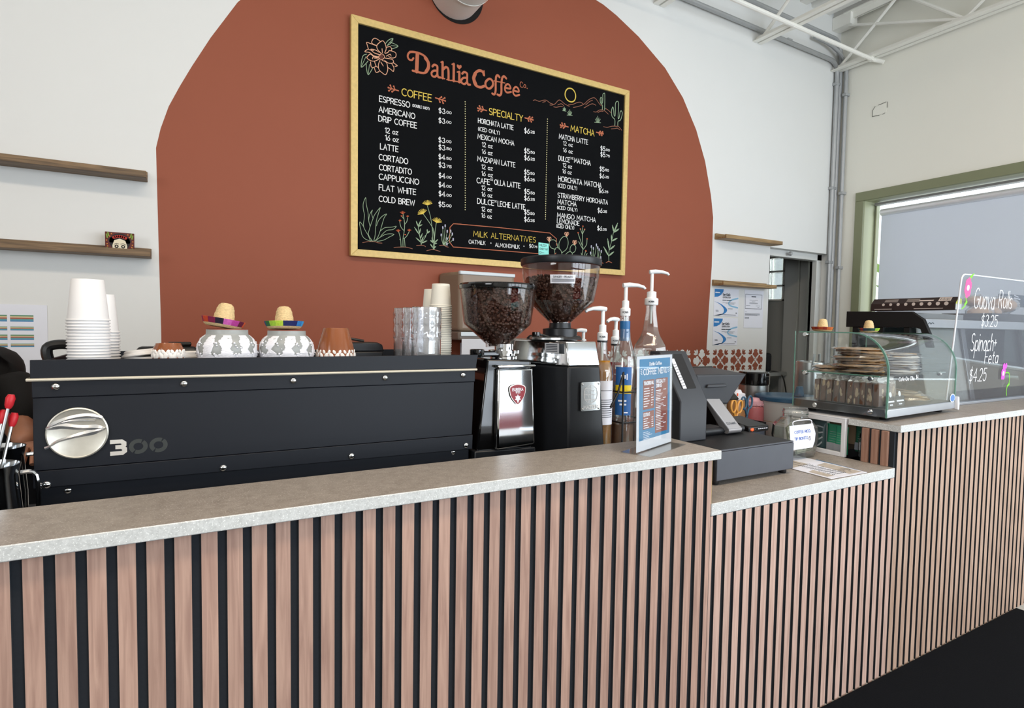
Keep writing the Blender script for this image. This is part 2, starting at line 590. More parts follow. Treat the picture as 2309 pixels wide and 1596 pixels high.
UX, UY, UZ = Vector((1, 0, 0)), Vector((0, 1, 0)), Vector((0, 0, 1))
BOARD_ART = {
 'r': '''20.4,0,0,351,1142 347,1042
11.8,0,1,307,1139 335,1145 376,1143 406,1127 417,1097 410,1063 386,1043 324,1042
18,0,1,397,1127 414,1109 416,1080 402,1053
10.2,0,1,328,1111 319,1098 303,1098 295,1113 303,1134 326,1145
12.1,0,1,440,1091 451,1103 468,1100 470,1083 470,1057 476,1041 488,1041
11.3,0,1,468,1074 447,1069 435,1054 440,1039 457,1039 471,1055
12.4,0,1,623,1092 635,1104 653,1101 655,1084 655,1057 661,1040 674,1041
11.6,0,1,653,1075 631,1070 618,1054 623,1039 641,1038 656,1055
13.9,0,0,501,1130 502,1040
7,0,0,490,1040 515,1040
7.8,0,0,491,1126 502,1132
13.1,0,1,504,1089 521,1106 535,1100 538,1072 538,1039
7,0,0,528,1038 554,1038
14.1,0,0,570,1135 570,1039
7.1,0,0,557,1040 585,1040
7.9,0,0,559,1130 570,1136
14.2,0,0,605,1098 605,1040
7.1,0,0,590,1041 617,1040
8,0,0,592,1094 605,1100
14.1,0,0,595,1131 604,1122
14.2,0,0,612,1132 604,1122
4.4,0,0,591,1124 604,1114 616,1127
15.4,0,1,763,1116 755,1132 732,1134 707,1114 696,1080 708,1047 739,1040 765,1052
20.7,0,1,707,1112 697,1081 711,1050
6.3,0,0,764,1141 767,1112
12.8,1,1,799,1102 820,1094 823,1069 801,1045 779,1051 775,1077
12.9,0,1,867,1126 855,1135 844,1122 842,1085 842,1039 833,1018 820,1021
6.4,0,0,831,1097 866,1098
13,0,1,913,1129 898,1138 885,1124 881,1084 881,1037 870,1020 855,1022
6.4,0,0,869,1099 904,1100
11.1,0,1,908,1073 942,1075 938,1092 923,1098 908,1083 906,1059 921,1047 948,1057
11.2,0,1,965,1068 1000,1069 996,1087 980,1093 965,1077 963,1053 979,1041 1006,1051
3.8,0,1,1028,1125 1017,1132 1009,1116 1015,1101 1030,1102
3.8,1,1,1043,1121 1051,1113 1044,1101 1035,1109
5.7,0,0,1059,1102 1061,1101
6.3,0,0,187,921 244,916
5.4,0,0,206,919 198,935
9.9,0,0,198,935 199,935
5.4,0,0,206,919 190,905
9.9,0,0,190,905 191,905
5.4,0,0,225,918 217,934
9.9,0,0,217,934 218,934
5.4,0,0,225,918 208,904
9.9,0,0,208,904 209,903
9.9,0,0,187,921 188,920
6.6,0,0,519,917 460,922
5.7,0,0,498,919 507,902
10.4,0,0,507,902 506,902
5.7,0,0,498,919 516,933
10.4,0,0,516,933 515,933
5.6,0,0,479,920 487,904
10.4,0,0,487,904 486,904
5.6,0,0,479,920 496,934
10.4,0,0,496,934 495,935
10.4,0,0,519,917 518,917
6.8,0,0,726,917 784,914
5.9,0,0,746,916 737,931
10.8,0,0,737,931 738,931
5.9,0,0,746,916 729,903
10.7,0,0,729,903 730,903
5.9,0,0,765,915 756,930
10.8,0,0,756,930 758,930
5.9,0,0,765,915 748,902
10.8,0,0,748,902 749,902
10.7,0,0,726,917 727,917
7.2,0,0,1105,919 1048,921
6.2,0,0,1085,920 1094,906
11.3,0,0,1094,906 1093,906
6.2,0,0,1085,920 1101,933
11.3,0,0,1101,933 1100,933
6.1,0,0,1066,920 1075,907
11.3,0,0,1075,907 1074,907
6.1,0,0,1066,920 1082,933
11.3,0,0,1082,933 1081,933
11.3,0,0,1105,919 1104,919
7.4,0,0,1311,925 1372,924
6.4,0,0,1332,925 1323,939
11.7,0,0,1323,939 1324,939
6.4,0,0,1332,925 1315,912
11.7,0,0,1315,912 1317,912
6.4,0,0,1352,924 1343,938
11.7,0,0,1343,938 1344,938
6.4,0,0,1352,924 1335,911
11.7,0,0,1335,911 1337,911
11.6,0,0,1311,925 1313,925
7.7,0,0,1653,930 1598,930
6.6,0,0,1634,930 1643,918
12.2,0,0,1643,918 1641,918
6.6,0,0,1634,930 1649,941
12.2,0,0,1649,941 1647,941
6.6,0,0,1615,930 1625,918
12.1,0,0,1625,918 1623,918
6.6,0,0,1615,930 1630,941
12.1,0,0,1630,941 1629,941
12.2,0,0,1653,930 1652,930
4.3,0,0,628,231 578,228 557,206 555,121 579,94 630,95
4.4,0,0,590,229 875,235 1246,236 1298,204 1299,162
4.4,0,0,586,94 877,97 1181,99 1281,99 1297,113
4.3,0,1,1612,84 1636,84 1679,73
3.7,0,1,1704,78 1726,88 1754,81''',
 'p': '''3.7,0,1,149,1091 127,1109 123,1128 136,1146 155,1161 168,1148 174,1124 166,1101
3.7,0,1,123,1128 106,1130 95,1136 99,1151 110,1163 125,1162 140,1155
3.7,0,1,106,1099 80,1097 72,1116 68,1131 89,1130 119,1127
3.7,0,1,142,1083 114,1085 97,1093 91,1101 114,1103 136,1096
3.7,0,1,136,1072 106,1071 85,1082 59,1080 66,1090 74,1096
3.7,0,1,134,1065 106,1067 89,1075 76,1064 70,1050 93,1041 115,1046 136,1061
3.7,0,1,100,1053 104,1064 132,1071
3.7,0,1,168,1098 183,1106 192,1118 218,1118 229,1110 225,1091 205,1082 188,1086
3.7,0,1,174,1131 196,1140 204,1129 203,1121
3.7,0,1,168,1073 188,1075 210,1074 214,1059 188,1051 166,1060
3.7,0,1,153,1057 175,1052 182,1030 182,1009 171,986 149,994 134,1007 132,1031 140,1054
3.7,0,1,184,1027 201,1020 214,1013 217,1034 205,1052
3.8,0,1,214,1059 236,1049 223,1042
3.7,0,1,110,1043 119,1020 132,1015
3.7,0,1,89,1034 93,1010 106,1009 119,1020
3.7,0,1,110,1006 119,987 136,995
3.7,0,1,151,1118 153,1098
3.7,0,1,145,1047 158,1029
3.7,0,1,175,1085 196,1100 201,1091
3.7,0,1,136,1084 110,1086
3.7,0,1,110,1059 127,1063
3.3,1,1,149,1091 163,1084 162,1071 149,1060 135,1065 135,1078
2.9,0,1,1240,183 1226,198 1232,209 1241,190
2.9,0,1,1241,183 1236,199 1238,210 1241,190
2.9,0,1,1243,183 1247,200 1245,211 1242,191
2.9,0,1,1244,183 1257,201 1251,211 1243,191
3,0,1,1374,226 1360,241 1366,252 1375,233
3,0,1,1376,226 1370,242 1372,253 1376,233
3,0,1,1377,226 1382,243 1380,254 1377,233
3,0,1,1379,226 1392,244 1386,254 1378,233
3,0,1,1439,178 1425,193 1431,205 1440,185
3,0,1,1441,178 1435,194 1437,205 1441,185
3,0,1,1443,178 1447,195 1445,206 1442,185
3,0,1,1444,178 1458,196 1451,206 1443,185''',
 'g': '''3.3,0,1,170,1150 187,1173 211,1187 200,1160 179,1142
3.3,0,1,192,1162 211,1162 240,1154 218,1137 205,1132
2.5,0,1,179,1142 211,1187
2.5,0,1,201,1147 240,1154
3.3,0,1,68,1070 47,1053 39,996 64,1020 76,1037
2.4,0,1,39,996 64,1056
3.3,0,1,66,1018 68,992 77,965 96,996 100,1007
2.5,0,1,77,965 83,1020
4.6,0,1,1642,1084 1643,1113 1627,1127 1623,1149 1630,1164 1638,1155 1635,1131 1642,1129 1645,1154 1644,1182 1652,1194 1661,1186 1662,1088
4.7,0,1,1751,998 1750,1040 1726,1057 1720,1093 1730,1120 1738,1103 1743,1068 1751,1066 1753,1100 1752,1146 1767,1165 1780,1155 1778,1104 1778,1057 1785,1056 1792,1084 1794,1099 1803,1109 1813,1096 1806,1063 1795,1043 1778,1034 1777,1003
3.6,0,0,1335,1019 1328,1030
3.6,0,0,1337,1019 1333,1036
3.6,0,0,1339,1020 1338,1043
3.6,0,0,1341,1020 1344,1038
3.6,0,0,1343,1021 1349,1034
2.8,0,0,1325,1018 1353,1020
3.6,0,0,1375,999 1364,1016
3.6,0,0,1378,999 1372,1024
3.6,0,0,1381,1000 1380,1035
3.6,0,0,1385,1001 1389,1027
3.6,0,0,1388,1001 1397,1022
2.8,0,0,1360,997 1402,1002
3.7,0,0,1599,994 1587,1014
3.7,0,0,1603,995 1597,1024
3.7,0,0,1607,995 1606,1037
3.7,0,0,1611,996 1616,1027
3.7,0,0,1615,997 1627,1021
2.9,0,0,1581,992 1632,998
2.7,0,1,104,87 90,94 80,116 55,160 58,205 59,224 53,253 52,278 57,298 66,316 69,280 78,241 82,197 90,164
2.7,0,1,82,197 87,227 102,254 98,234 107,207
2.7,0,1,104,87 82,118 85,146 102,199 112,225 125,246 145,272 135,238 125,202 121,167 117,117 110,89
2.7,0,1,125,172 137,203 160,230 181,241 168,221 158,190 145,144 128,103 110,87
2.7,0,1,148,147 171,166 210,173 236,180 218,161 184,153 158,130 148,114
2.7,0,1,120,89 148,114 184,133 223,135 194,116 164,98 128,88
2.7,0,1,95,86 65,95 47,113 40,142 33,173 37,183 55,160
3.3,0,1,275,71 275,115 282,162 283,203 274,253
3.3,0,1,278,162 262,180 255,210
3.3,0,1,286,197 297,214 301,235
3.3,0,1,264,70 260,114 249,154
3.3,0,1,287,72 283,116
3.3,0,1,279,116 295,130 311,159
3.3,0,1,277,227 266,239
3.3,0,1,256,111 260,109
3.1,0,1,417,312 436,254 447,193 459,142 454,71
3.1,0,1,394,263 439,208 459,168 461,71
3.1,0,1,472,224 465,169 458,71
3.1,0,1,447,193 451,115
3.6,0,1,382,91 379,114 370,150 363,195
3.4,0,1,382,96 406,137 420,170
3.3,0,0,363,193 351,220
6.7,0,0,360,199 354,213
3.3,0,0,363,193 381,228
6.7,0,0,367,201 376,219
3.3,0,0,364,192 386,204
6.7,0,0,370,195 381,201
3.4,0,0,368,149 341,185
6.7,0,0,361,158 348,176
3.4,0,0,369,149 377,181
6.7,0,0,371,157 375,173
3.4,0,0,376,124 388,154
6.7,0,0,379,132 385,146
3.4,0,0,380,104 351,127
6.7,0,0,373,110 359,121
3.4,0,0,382,107 394,136
6.7,0,0,385,114 391,129
3.4,0,0,384,100 416,116
6.7,0,0,392,104 408,112
3.4,0,0,405,134 406,145
6.7,0,0,405,137 406,142
3.4,0,0,418,164 417,180
6.8,0,0,418,168 417,176
3.4,0,0,418,159 432,172
6.8,0,0,422,162 429,169
3.4,0,0,451,110 437,120
6.8,0,0,448,112 440,118
3.4,0,0,451,112 447,137
6.8,0,0,450,119 448,131
3.4,0,0,451,107 457,123
6.8,0,0,452,111 455,119
3.4,0,0,461,108 482,129
6.8,0,0,466,113 477,124
3.4,0,0,460,103 476,107
6.8,0,0,464,104 472,106
3.4,0,0,451,81 437,98
6.8,0,0,448,85 441,94
3.4,0,0,456,76 470,88
6.8,0,0,459,79 466,85
2.6,0,1,516,102 514,145 512,199
2.6,0,1,516,102 523,151 527,211
2.6,0,1,516,102 531,136 540,181
2.6,0,1,516,102 544,138 562,184
2.6,0,1,516,102 550,130 572,168
2.6,0,1,516,102 553,115 578,138
2.6,0,1,516,102 508,124 503,156
2.6,0,1,516,102 530,115 539,138
2.6,0,1,516,102 530,100 539,108
3.1,0,1,1595,86 1585,125 1577,177
3.1,0,1,1595,86 1595,120 1595,166
3.1,0,1,1595,86 1610,132 1619,191
3.1,0,1,1630,89 1631,126 1631,175
3.1,0,1,1630,89 1638,118 1643,160
3.1,0,1,1630,89 1649,114 1661,151
3.1,0,1,1595,86 1582,104 1573,134
3.1,0,1,1630,89 1647,93 1658,109
3.8,0,1,1310,75 1290,103 1286,133 1299,147 1321,144 1339,122 1348,78
3.8,0,1,1293,136 1261,142 1246,159 1244,179 1259,193 1284,194 1302,175 1308,148
3.8,0,1,1321,138 1318,176 1337,211 1362,225 1384,212 1389,176 1375,142 1343,119
3.9,0,1,1351,78 1372,110 1401,130 1423,122 1416,98 1395,81
3.9,0,1,1406,133 1406,154 1418,173 1436,177 1451,163 1445,136 1425,122
4.2,0,1,1504,89 1508,156 1501,258 1504,295
4.2,0,1,1504,159 1473,201
4.2,0,1,1501,180 1468,252
4.2,0,1,1501,252 1485,284
4.2,0,1,1503,254 1519,284
4.2,0,1,1511,153 1537,186 1540,219
4.2,0,1,1519,90 1524,121 1531,142
4.2,0,1,1528,106 1544,128
4.2,0,1,1503,104 1495,128
3.7,0,1,1728,89 1726,136 1731,173 1749,231 1760,279 1775,317
5.3,0,0,1727,123 1681,183
10.6,0,0,1715,138 1693,168
5.3,0,0,1727,126 1768,156
10.6,0,0,1737,134 1757,149
5.3,0,0,1729,167 1713,240
10.6,0,0,1725,185 1717,222
5.3,0,0,1729,167 1776,200
10.6,0,0,1741,175 1765,192
5.3,0,0,1747,228 1744,268
10.6,0,0,1747,238 1745,258
5.3,0,0,1749,228 1795,251
10.6,0,0,1761,234 1783,245
5.3,0,0,1766,289 1750,335
10.6,0,0,1762,300 1754,324
5.3,0,0,1767,292 1796,354
10.6,0,0,1774,307 1789,338
5.3,0,0,1768,289 1809,316
10.6,0,0,1778,296 1799,309''',
 'd': '''19.8,0,0,148,1080 148,1070''',
 'm': '''3.5,0,1,1106,1037 1120,1044 1149,1041 1175,1052 1201,1058 1228,1047 1251,1044
3.5,0,1,1228,1034 1248,1038 1268,1050 1291,1075 1308,1079 1339,1064 1378,1054
3.5,0,1,1257,1029 1278,1030 1308,1041 1325,1043
3.6,0,1,1288,1046 1308,1057 1322,1058 1334,1049
3.5,0,1,1174,1040 1195,1049
3.6,0,1,1369,1062 1404,1073 1438,1091 1463,1098 1486,1092
3.6,0,1,1408,1054 1449,1069 1491,1091 1529,1127 1565,1147 1587,1145 1617,1119 1635,1109
3.7,0,1,1505,1089 1537,1118 1560,1129
3.7,0,1,1493,1068 1527,1090 1555,1106 1577,1107 1588,1102
3.7,0,1,1571,1059 1593,1061 1618,1078 1643,1084 1662,1082 1694,1066
3.7,0,1,1607,1060 1629,1073 1651,1076
3.7,0,1,1667,1099 1695,1091 1716,1079
3.7,0,1,1656,977 1687,978 1725,992 1762,999 1785,1000 1811,981
3.8,0,1,1721,974 1751,981 1774,988 1792,981
3.2,0,1,50,75 82,83 118,85 133,81 156,81
3.3,0,1,223,62 252,67 295,70 330,64
3.4,0,1,354,84 382,88 398,87 408,82
3.4,0,1,415,60 454,69 497,62
3.4,0,1,493,95 514,99 531,94 548,90''',
 'y': '''7.2,1,1,1377,1169 1401,1167 1419,1150 1425,1126 1415,1099 1391,1086 1362,1091 1344,1112 1344,1137 1357,1159
3.4,0,0,417,317 389,324
3.4,0,0,417,317 393,331
3.4,0,0,417,317 400,337
3.4,0,0,417,317 408,342
3.4,0,0,417,317 417,344
3.4,0,0,417,317 426,344
3.4,0,0,417,317 434,342
3.4,0,0,417,317 441,337
3.4,0,0,417,317 445,330
3.4,0,0,391,265 361,259
3.4,0,0,391,265 362,267
3.4,0,0,391,265 364,274
3.4,0,0,391,265 369,282
3.4,0,0,391,265 377,287
3.4,0,0,391,265 385,291
3.4,0,0,391,265 394,292
3.4,0,0,391,265 403,291
3.4,0,0,391,265 411,288
3.4,0,0,474,224 449,238
3.4,0,0,474,224 455,244
3.4,0,0,474,224 463,249
3.4,0,0,474,224 472,252
3.4,0,0,474,224 481,252
3.4,0,0,474,224 490,249
3.4,0,0,474,224 497,245
3.4,0,0,474,224 502,238
3.4,0,0,474,224 505,231''',
 'o': '''2.3,0,0,271,251 257,260
2.3,0,0,271,251 263,263
2.3,0,0,271,251 269,267
2.3,0,0,271,251 274,267
2.3,0,0,271,251 280,265
2.3,0,0,271,251 286,262
2.3,0,0,247,151 235,158
2.3,0,0,247,151 240,161
2.3,0,0,247,151 245,164
2.3,0,0,247,151 249,164
2.3,0,0,247,151 254,162
2.3,0,0,247,151 259,160
2.3,0,0,310,160 300,166
2.3,0,0,310,160 304,169
2.3,0,0,310,160 309,172
2.3,0,0,310,160 313,172
2.3,0,0,310,160 317,170
2.3,0,0,310,160 322,168
2.3,0,0,257,209 249,214
2.3,0,0,257,209 253,216
2.3,0,0,257,209 255,218
2.3,0,0,257,209 258,218
2.3,0,0,257,209 261,217
2.3,0,0,257,209 265,215
2.3,0,0,301,239 294,242
2.3,0,0,301,239 297,244
2.3,0,0,301,239 299,246
2.3,0,0,301,239 302,246
2.3,0,0,301,239 305,245
2.3,0,0,301,239 308,244
2.3,0,0,266,237 260,240
2.3,0,0,266,237 263,241
2.3,0,0,266,237 265,243
2.3,0,0,266,237 267,243
2.3,0,0,266,237 269,242
2.3,0,0,266,237 272,241
2.3,0,0,287,136 281,139
2.3,0,0,287,136 284,140
2.3,0,0,287,136 286,141
2.3,0,0,287,136 288,142
2.3,0,0,287,136 290,141
2.3,0,0,287,136 292,140
10.8,0,0,1505,304 1508,302
10.8,0,0,1467,258 1470,256
10.9,0,0,1519,285 1521,283
10.8,0,0,1485,284 1488,282
10.9,0,0,1541,225 1544,223
10.9,0,0,1532,146 1535,143''',
 'l': '''7.9,0,0,512,204 513,195
7.9,0,0,527,216 527,207
7.9,0,0,540,186 540,176
8,0,0,561,189 562,179
8,0,0,572,173 572,163
8,0,0,578,143 578,133
7.9,0,0,503,161 503,152
7.9,0,0,539,143 539,134
7.9,0,0,539,113 539,103
9.1,0,0,1577,182 1577,171
9.2,0,0,1594,171 1595,160
9.2,0,0,1619,196 1619,185
9.2,0,0,1631,180 1631,169
9.2,0,0,1643,166 1643,155
9.2,0,0,1661,156 1661,145
9.1,0,0,1572,139 1573,128
9.2,0,0,1658,115 1658,103''',
 'c': '''6.3,0,0,644,937 645,937
6.3,0,0,645,924 645,924
6.3,0,0,645,910 645,910
6.3,0,0,645,896 646,896
6.3,0,0,645,883 646,883
6.3,0,0,645,869 646,869
6.3,0,0,646,855 646,855
6.3,0,0,646,842 646,842
6.3,0,0,646,828 646,828
6.3,0,0,646,814 647,814
6.3,0,0,646,801 647,801
6.3,0,0,646,787 647,787
6.3,0,0,647,773 647,773
6.3,0,0,647,759 647,759
6.3,0,0,647,746 647,746
6.3,0,0,647,732 648,732
6.3,0,0,647,718 648,718
6.3,0,0,647,704 648,705
6.3,0,0,648,691 648,691
6.3,0,0,648,677 648,677
6.3,0,0,648,663 649,663
6.3,0,0,648,649 649,649
6.3,0,0,648,636 649,636
6.3,0,0,649,622 649,622
6.3,0,0,649,608 649,608
6.3,0,0,649,594 649,594
6.3,0,0,649,580 650,581
6.3,0,0,649,567 650,567
6.3,0,0,649,553 650,553
6.3,0,0,650,539 650,539
6.4,0,0,650,525 650,525
6.4,0,0,650,511 651,511
6.4,0,0,650,497 651,498
6.4,0,0,650,484 651,484
6.4,0,0,651,470 651,470
6.4,0,0,651,456 651,456
6.4,0,0,651,442 651,442
6.4,0,0,651,428 652,428
6.4,0,0,651,414 652,414
6.4,0,0,651,400 652,401
6.4,0,0,652,387 652,387
6.4,0,0,652,373 652,373
6.4,0,0,652,359 652,359
6.4,0,0,652,345 653,345
6.4,0,0,652,331 653,331
6.4,0,0,652,317 653,317
6.8,0,0,1212,944 1213,944
6.8,0,0,1212,930 1213,931
6.8,0,0,1212,917 1213,917
6.8,0,0,1212,903 1213,903
6.8,0,0,1212,889 1213,889
6.8,0,0,1212,875 1213,875
6.8,0,0,1212,862 1212,862
6.8,0,0,1212,848 1212,848
6.8,0,0,1212,834 1212,834
6.8,0,0,1212,820 1212,820
6.8,0,0,1212,806 1212,807
6.8,0,0,1212,793 1212,793
6.8,0,0,1212,779 1212,779
6.8,0,0,1212,765 1212,765
6.8,0,0,1212,751 1212,751
6.8,0,0,1212,737 1212,738
6.8,0,0,1212,724 1212,724
6.8,0,0,1212,710 1212,710
6.8,0,0,1211,696 1212,696
6.8,0,0,1211,682 1212,682
6.8,0,0,1211,668 1212,668
6.8,0,0,1211,654 1212,654
6.8,0,0,1211,641 1212,641
6.8,0,0,1211,627 1212,627
6.9,0,0,1211,613 1212,613
6.9,0,0,1211,599 1212,599
6.9,0,0,1211,585 1212,585
6.9,0,0,1211,571 1212,571
6.9,0,0,1211,557 1212,557
6.9,0,0,1211,543 1212,544
6.9,0,0,1211,530 1212,530
6.9,0,0,1211,516 1212,516
6.9,0,0,1211,502 1212,502
6.9,0,0,1211,488 1212,488
6.9,0,0,1211,474 1212,474
6.9,0,0,1211,460 1212,460
6.9,0,0,1211,446 1212,446
6.9,0,0,1211,432 1212,432
6.9,0,0,1211,418 1211,418
6.9,0,0,1211,404 1211,404
6.9,0,0,1211,390 1211,390
6.9,0,0,1211,376 1211,376
6.9,0,0,1211,362 1211,362
6.9,0,0,1211,348 1211,349
6.9,0,0,1211,335 1211,335
6.9,0,0,1211,321 1211,321''',
 'w': '''7.1,0,0,825,137 826,137
7.3,0,0,1056,137 1056,137''',
}
BOARD_TEXT = [
 ('y', 'COFFEE', 263, 896, 173, 38, 0.13),
 ('y', 'SPECIALTY', 801, 895, 231, 37, 0.13),
 ('y', 'MATCHA', 1392, 902, 188, 37, 0.13),
 ('y', 'MiLK ALTERNATiVES', 708, 167, 434, 32, 0.1),
 ('w', 'ESPRESSO', 138, 838, 171, 30, 0.14),
 ('w', '(DOUBLE SHOT)', 325, 847, 99, 14, 0.16),
 ('w', 'AMERiCANO', 136, 782, 203, 30, 0.14),
 ('w', 'DRiP COFFEE', 134, 733, 216, 30, 0.14),
 ('w', '12 oz', 170, 678, 72, 27, 0.14),
 ('w', '16 oz', 171, 639, 74, 27, 0.14),
 ('w', 'LATTE', 144, 586, 100, 30, 0.14),
 ('w', 'CORTADO', 137, 528, 163, 30, 0.14),
 ('w', 'CORTADiTO', 139, 474, 183, 30, 0.14),
 ('w', 'CAPPUCCiNO', 138, 424, 227, 30, 0.14),
 ('w', 'FLAT WHiTE', 138, 366, 210, 30, 0.14),
 ('w', 'COLD BREW', 138, 305, 203, 30, 0.14),
 ('w', 'HORCHATA LATTE', 729, 833, 238, 27, 0.14),
 ('w', '(iCED ONLY)', 730, 788, 143, 22, 0.14),
 ('w', 'MEXiCAN MOCHA', 728, 741, 246, 27, 0.14),
 ('w', '12 oz', 757, 700, 69, 25, 0.14),
 ('w', '16 oz', 757, 659, 69, 25, 0.14),
 ('w', 'MAZAPAN LATTE', 728, 611, 256, 28, 0.14),
 ('w', '12 oz', 755, 570, 74, 25, 0.14),
 ('w', '16 oz', 756, 530, 74, 25, 0.14),
 ('w', 'CAFE', 725, 483, 86, 30, 0.14),
 ('w', 'DE', 816, 509, 17, 11, 0.16),
 ('w', 'OLLA LATTE', 843, 489, 179, 30, 0.14),
 ('w', '12 oz', 757, 447, 70, 25, 0.14),
 ('w', '16 oz', 758, 409, 70, 25, 0.14),
 ('w', 'DULCE', 731, 363, 110, 30, 0.14),
 ('w', 'DE', 844, 384, 16, 11, 0.16),
 ('w', 'LECHE LATTE', 868, 363, 191, 30, 0.14),
 ('w', '12 oz', 759, 322, 68, 25, 0.14),
 ('w', '16 oz', 759, 284, 68, 25, 0.14),
 ('w', 'MATCHA LATTE', 1303, 839, 227, 29, 0.14),
 ('w', '12 oz', 1335, 804, 73, 24, 0.14),
 ('w', '16 oz', 1336, 761, 73, 25, 0.14),
 ('w', 'DULCE', 1302, 702, 85, 29, 0.14),
 ('w', 'DE', 1390, 724, 27, 12, 0.16),
 ('w', 'MATCHA', 1425, 707, 130, 29, 0.14),
 ('w', '12 oz', 1336, 665, 70, 25, 0.14),
 ('w', '16 oz', 1334, 627, 70, 25, 0.14),
 ('w', 'HORCHATA MATCHA', 1304, 572, 345, 31, 0.14),
 ('w', '(iCED ONLY)', 1300, 532, 150, 24, 0.14),
 ('w', 'STRAWBERRY HORCHATA', 1301, 468, 405, 29, 0.14),
 ('w', 'MATCHA', 1302, 427, 146, 29, 0.14),
 ('w', '(iCED ONLY)', 1299, 394, 157, 21, 0.16),
 ('w', 'MANGO MATCHA', 1300, 341, 307, 29, 0.14),
 ('w', 'LEMONADE', 1300, 305, 175, 29, 0.14),
 ('w', '(iCED ONLY)', 1297, 276, 136, 22, 0.16),
 ('w', 'OATMiLK', 678, 123, 109, 22, 0.14),
 ('w', 'ALMONDMiLK', 855, 119, 169, 22, 0.14),
 ('w', '$3', 480, 844, 39, 26, 0.15),
 ('w', '.00', 523, 850, 35, 13, 0.22),
 ('w', '$3', 480, 789, 39, 26, 0.15),
 ('w', '.00', 523, 795, 35, 13, 0.22),
 ('w', '$3', 481, 680, 39, 27, 0.15),
 ('w', '.00', 524, 686, 35, 13, 0.22),
 ('w', '$3', 482, 639, 39, 27, 0.15),
 ('w', '.50', 525, 645, 36, 13, 0.22),
 ('w', '$4', 482, 585, 39, 27, 0.15),
 ('w', '.50', 525, 590, 36, 13, 0.22),
 ('w', '$3', 483, 540, 39, 27, 0.15),
 ('w', '.75', 526, 545, 36, 13, 0.22),
 ('w', '$4', 484, 480, 39, 27, 0.15),
 ('w', '.00', 527, 484, 36, 13, 0.22),
 ('w', '$4', 484, 428, 39, 27, 0.15),
 ('w', '.00', 527, 432, 36, 13, 0.22),
 ('w', '$4', 485, 377, 39, 27, 0.15),
 ('w', '.00', 528, 381, 36, 13, 0.22),
 ('w', '$5', 485, 318, 39, 27, 0.15),
 ('w', '.00', 528, 321, 36, 14, 0.22),
 ('w', '$6', 1045, 831, 37, 28, 0.15),
 ('w', '.25', 1085, 837, 34, 14, 0.22),
 ('w', '$5', 1047, 708, 37, 28, 0.15),
 ('w', '.50', 1088, 713, 34, 14, 0.22),
 ('w', '$6', 1048, 667, 37, 28, 0.15),
 ('w', '.25', 1089, 672, 34, 14, 0.22),
 ('w', '$5', 1049, 579, 37, 28, 0.15),
 ('w', '.50', 1090, 584, 34, 14, 0.22),
 ('w', '$6', 1050, 541, 37, 28, 0.15),
 ('w', '.25', 1091, 545, 34, 14, 0.22),
 ('w', '$5', 1052, 460, 37, 28, 0.15),
 ('w', '.50', 1093, 464, 34, 14, 0.22),
 ('w', '$6', 1053, 421, 37, 28, 0.15),
 ('w', '.25', 1094, 425, 34, 14, 0.22),
 ('w', '$5', 1054, 334, 37, 28, 0.15),
 ('w', '.50', 1095, 337, 34, 14, 0.22),
 ('w', '$6', 1055, 291, 38, 28, 0.15),
 ('w', '.25', 1096, 294, 34, 14, 0.22),
 ('w', '$5', 1635, 818, 38, 28, 0.15),
 ('w', '.00', 1677, 823, 35, 14, 0.22),
 ('w', '$5', 1636, 779, 38, 28, 0.15),
 ('w', '.75', 1678, 784, 35, 14, 0.22),
 ('w', '$5', 1632, 683, 38, 28, 0.15),
 ('w', '.50', 1674, 689, 35, 14, 0.22),
 ('w', '$6', 1633, 638, 38, 28, 0.15),
 ('w', '.25', 1675, 643, 35, 14, 0.22),
 ('w', '$6', 1630, 540, 38, 28, 0.15),
 ('w', '.25', 1672, 545, 35, 14, 0.22),
 ('w', '$6', 1623, 408, 38, 28, 0.15),
 ('w', '.25', 1665, 412, 35, 14, 0.22),
 ('w', '$6', 1623, 290, 39, 28, 0.15),
 ('w', '.25', 1666, 293, 35, 14, 0.22),
 ('w', '$0', 1095, 132, 29, 21, 0.15),
 ('w', '.75', 1127, 134, 26, 11, 0.22),
]
# ================================================================ ROOM
WB = 2.05          # back wall plane
WR = 5.05          # right wall plane
ARCH = [(-.112, 0.0), (-.114, 1.2), (-.119, 1.572), (-.124, 2.03), (-.105, 2.12), (-.072, 2.226), (-.027, 2.326), (.023, 2.428), (.103, 2.58),
        (.22, 2.776), (.40, 2.985), (.65, 3.18), (.95, 3.33), (1.3, 3.43), (1.7, 3.47), (2.1, 3.44), (2.418, 3.379), (2.531, 3.34), (2.73, 3.25),
        (2.984, 3.095), (3.165, 2.925), (3.31, 2.72), (3.413, 2.505), (3.487, 2.261), (3.519, 2.096), (3.521, 1.724), (3.505, 1.4), (3.492, 1.05), (3.49, 0.0)]

wall_white = mat('painted_wall_white', 'e5e5e2', 0.75, var=0.012, scale=3, bump=0.05)
wall_right_m = mat('painted_wall_right', 'f1efe4', 0.75, var=0.012, scale=3, bump=0.05)
terracotta = mat('terracotta_paint', '954e35', 0.62, var=0.03, scale=4, bump=0.05)
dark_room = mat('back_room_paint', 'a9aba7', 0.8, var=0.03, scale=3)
ceil_m = mat('white_metal_deck', 'eceae4', 0.6, var=0.02, scale=6)
steel_white = mat('white_painted_steel', 'f4f2ea', 0.5, var=0.02, scale=10)
black_mat = mat('black_floor_mat', '0d0f13', 0.95, var=0.6, scale=260, bump=0.4, spec=.12)
floor_m = stone_mat('grey_floor', 'a9a9a4', 'bcbcb6', 'd0d0ca', 0.6, 30)
galv = mat('galvanised_conduit', 'b2b4b5', 0.45, 0.35, var=0.08, scale=14)
sage = mat('sage_green_frame', '85896b', 0.5, var=0.03, scale=12)
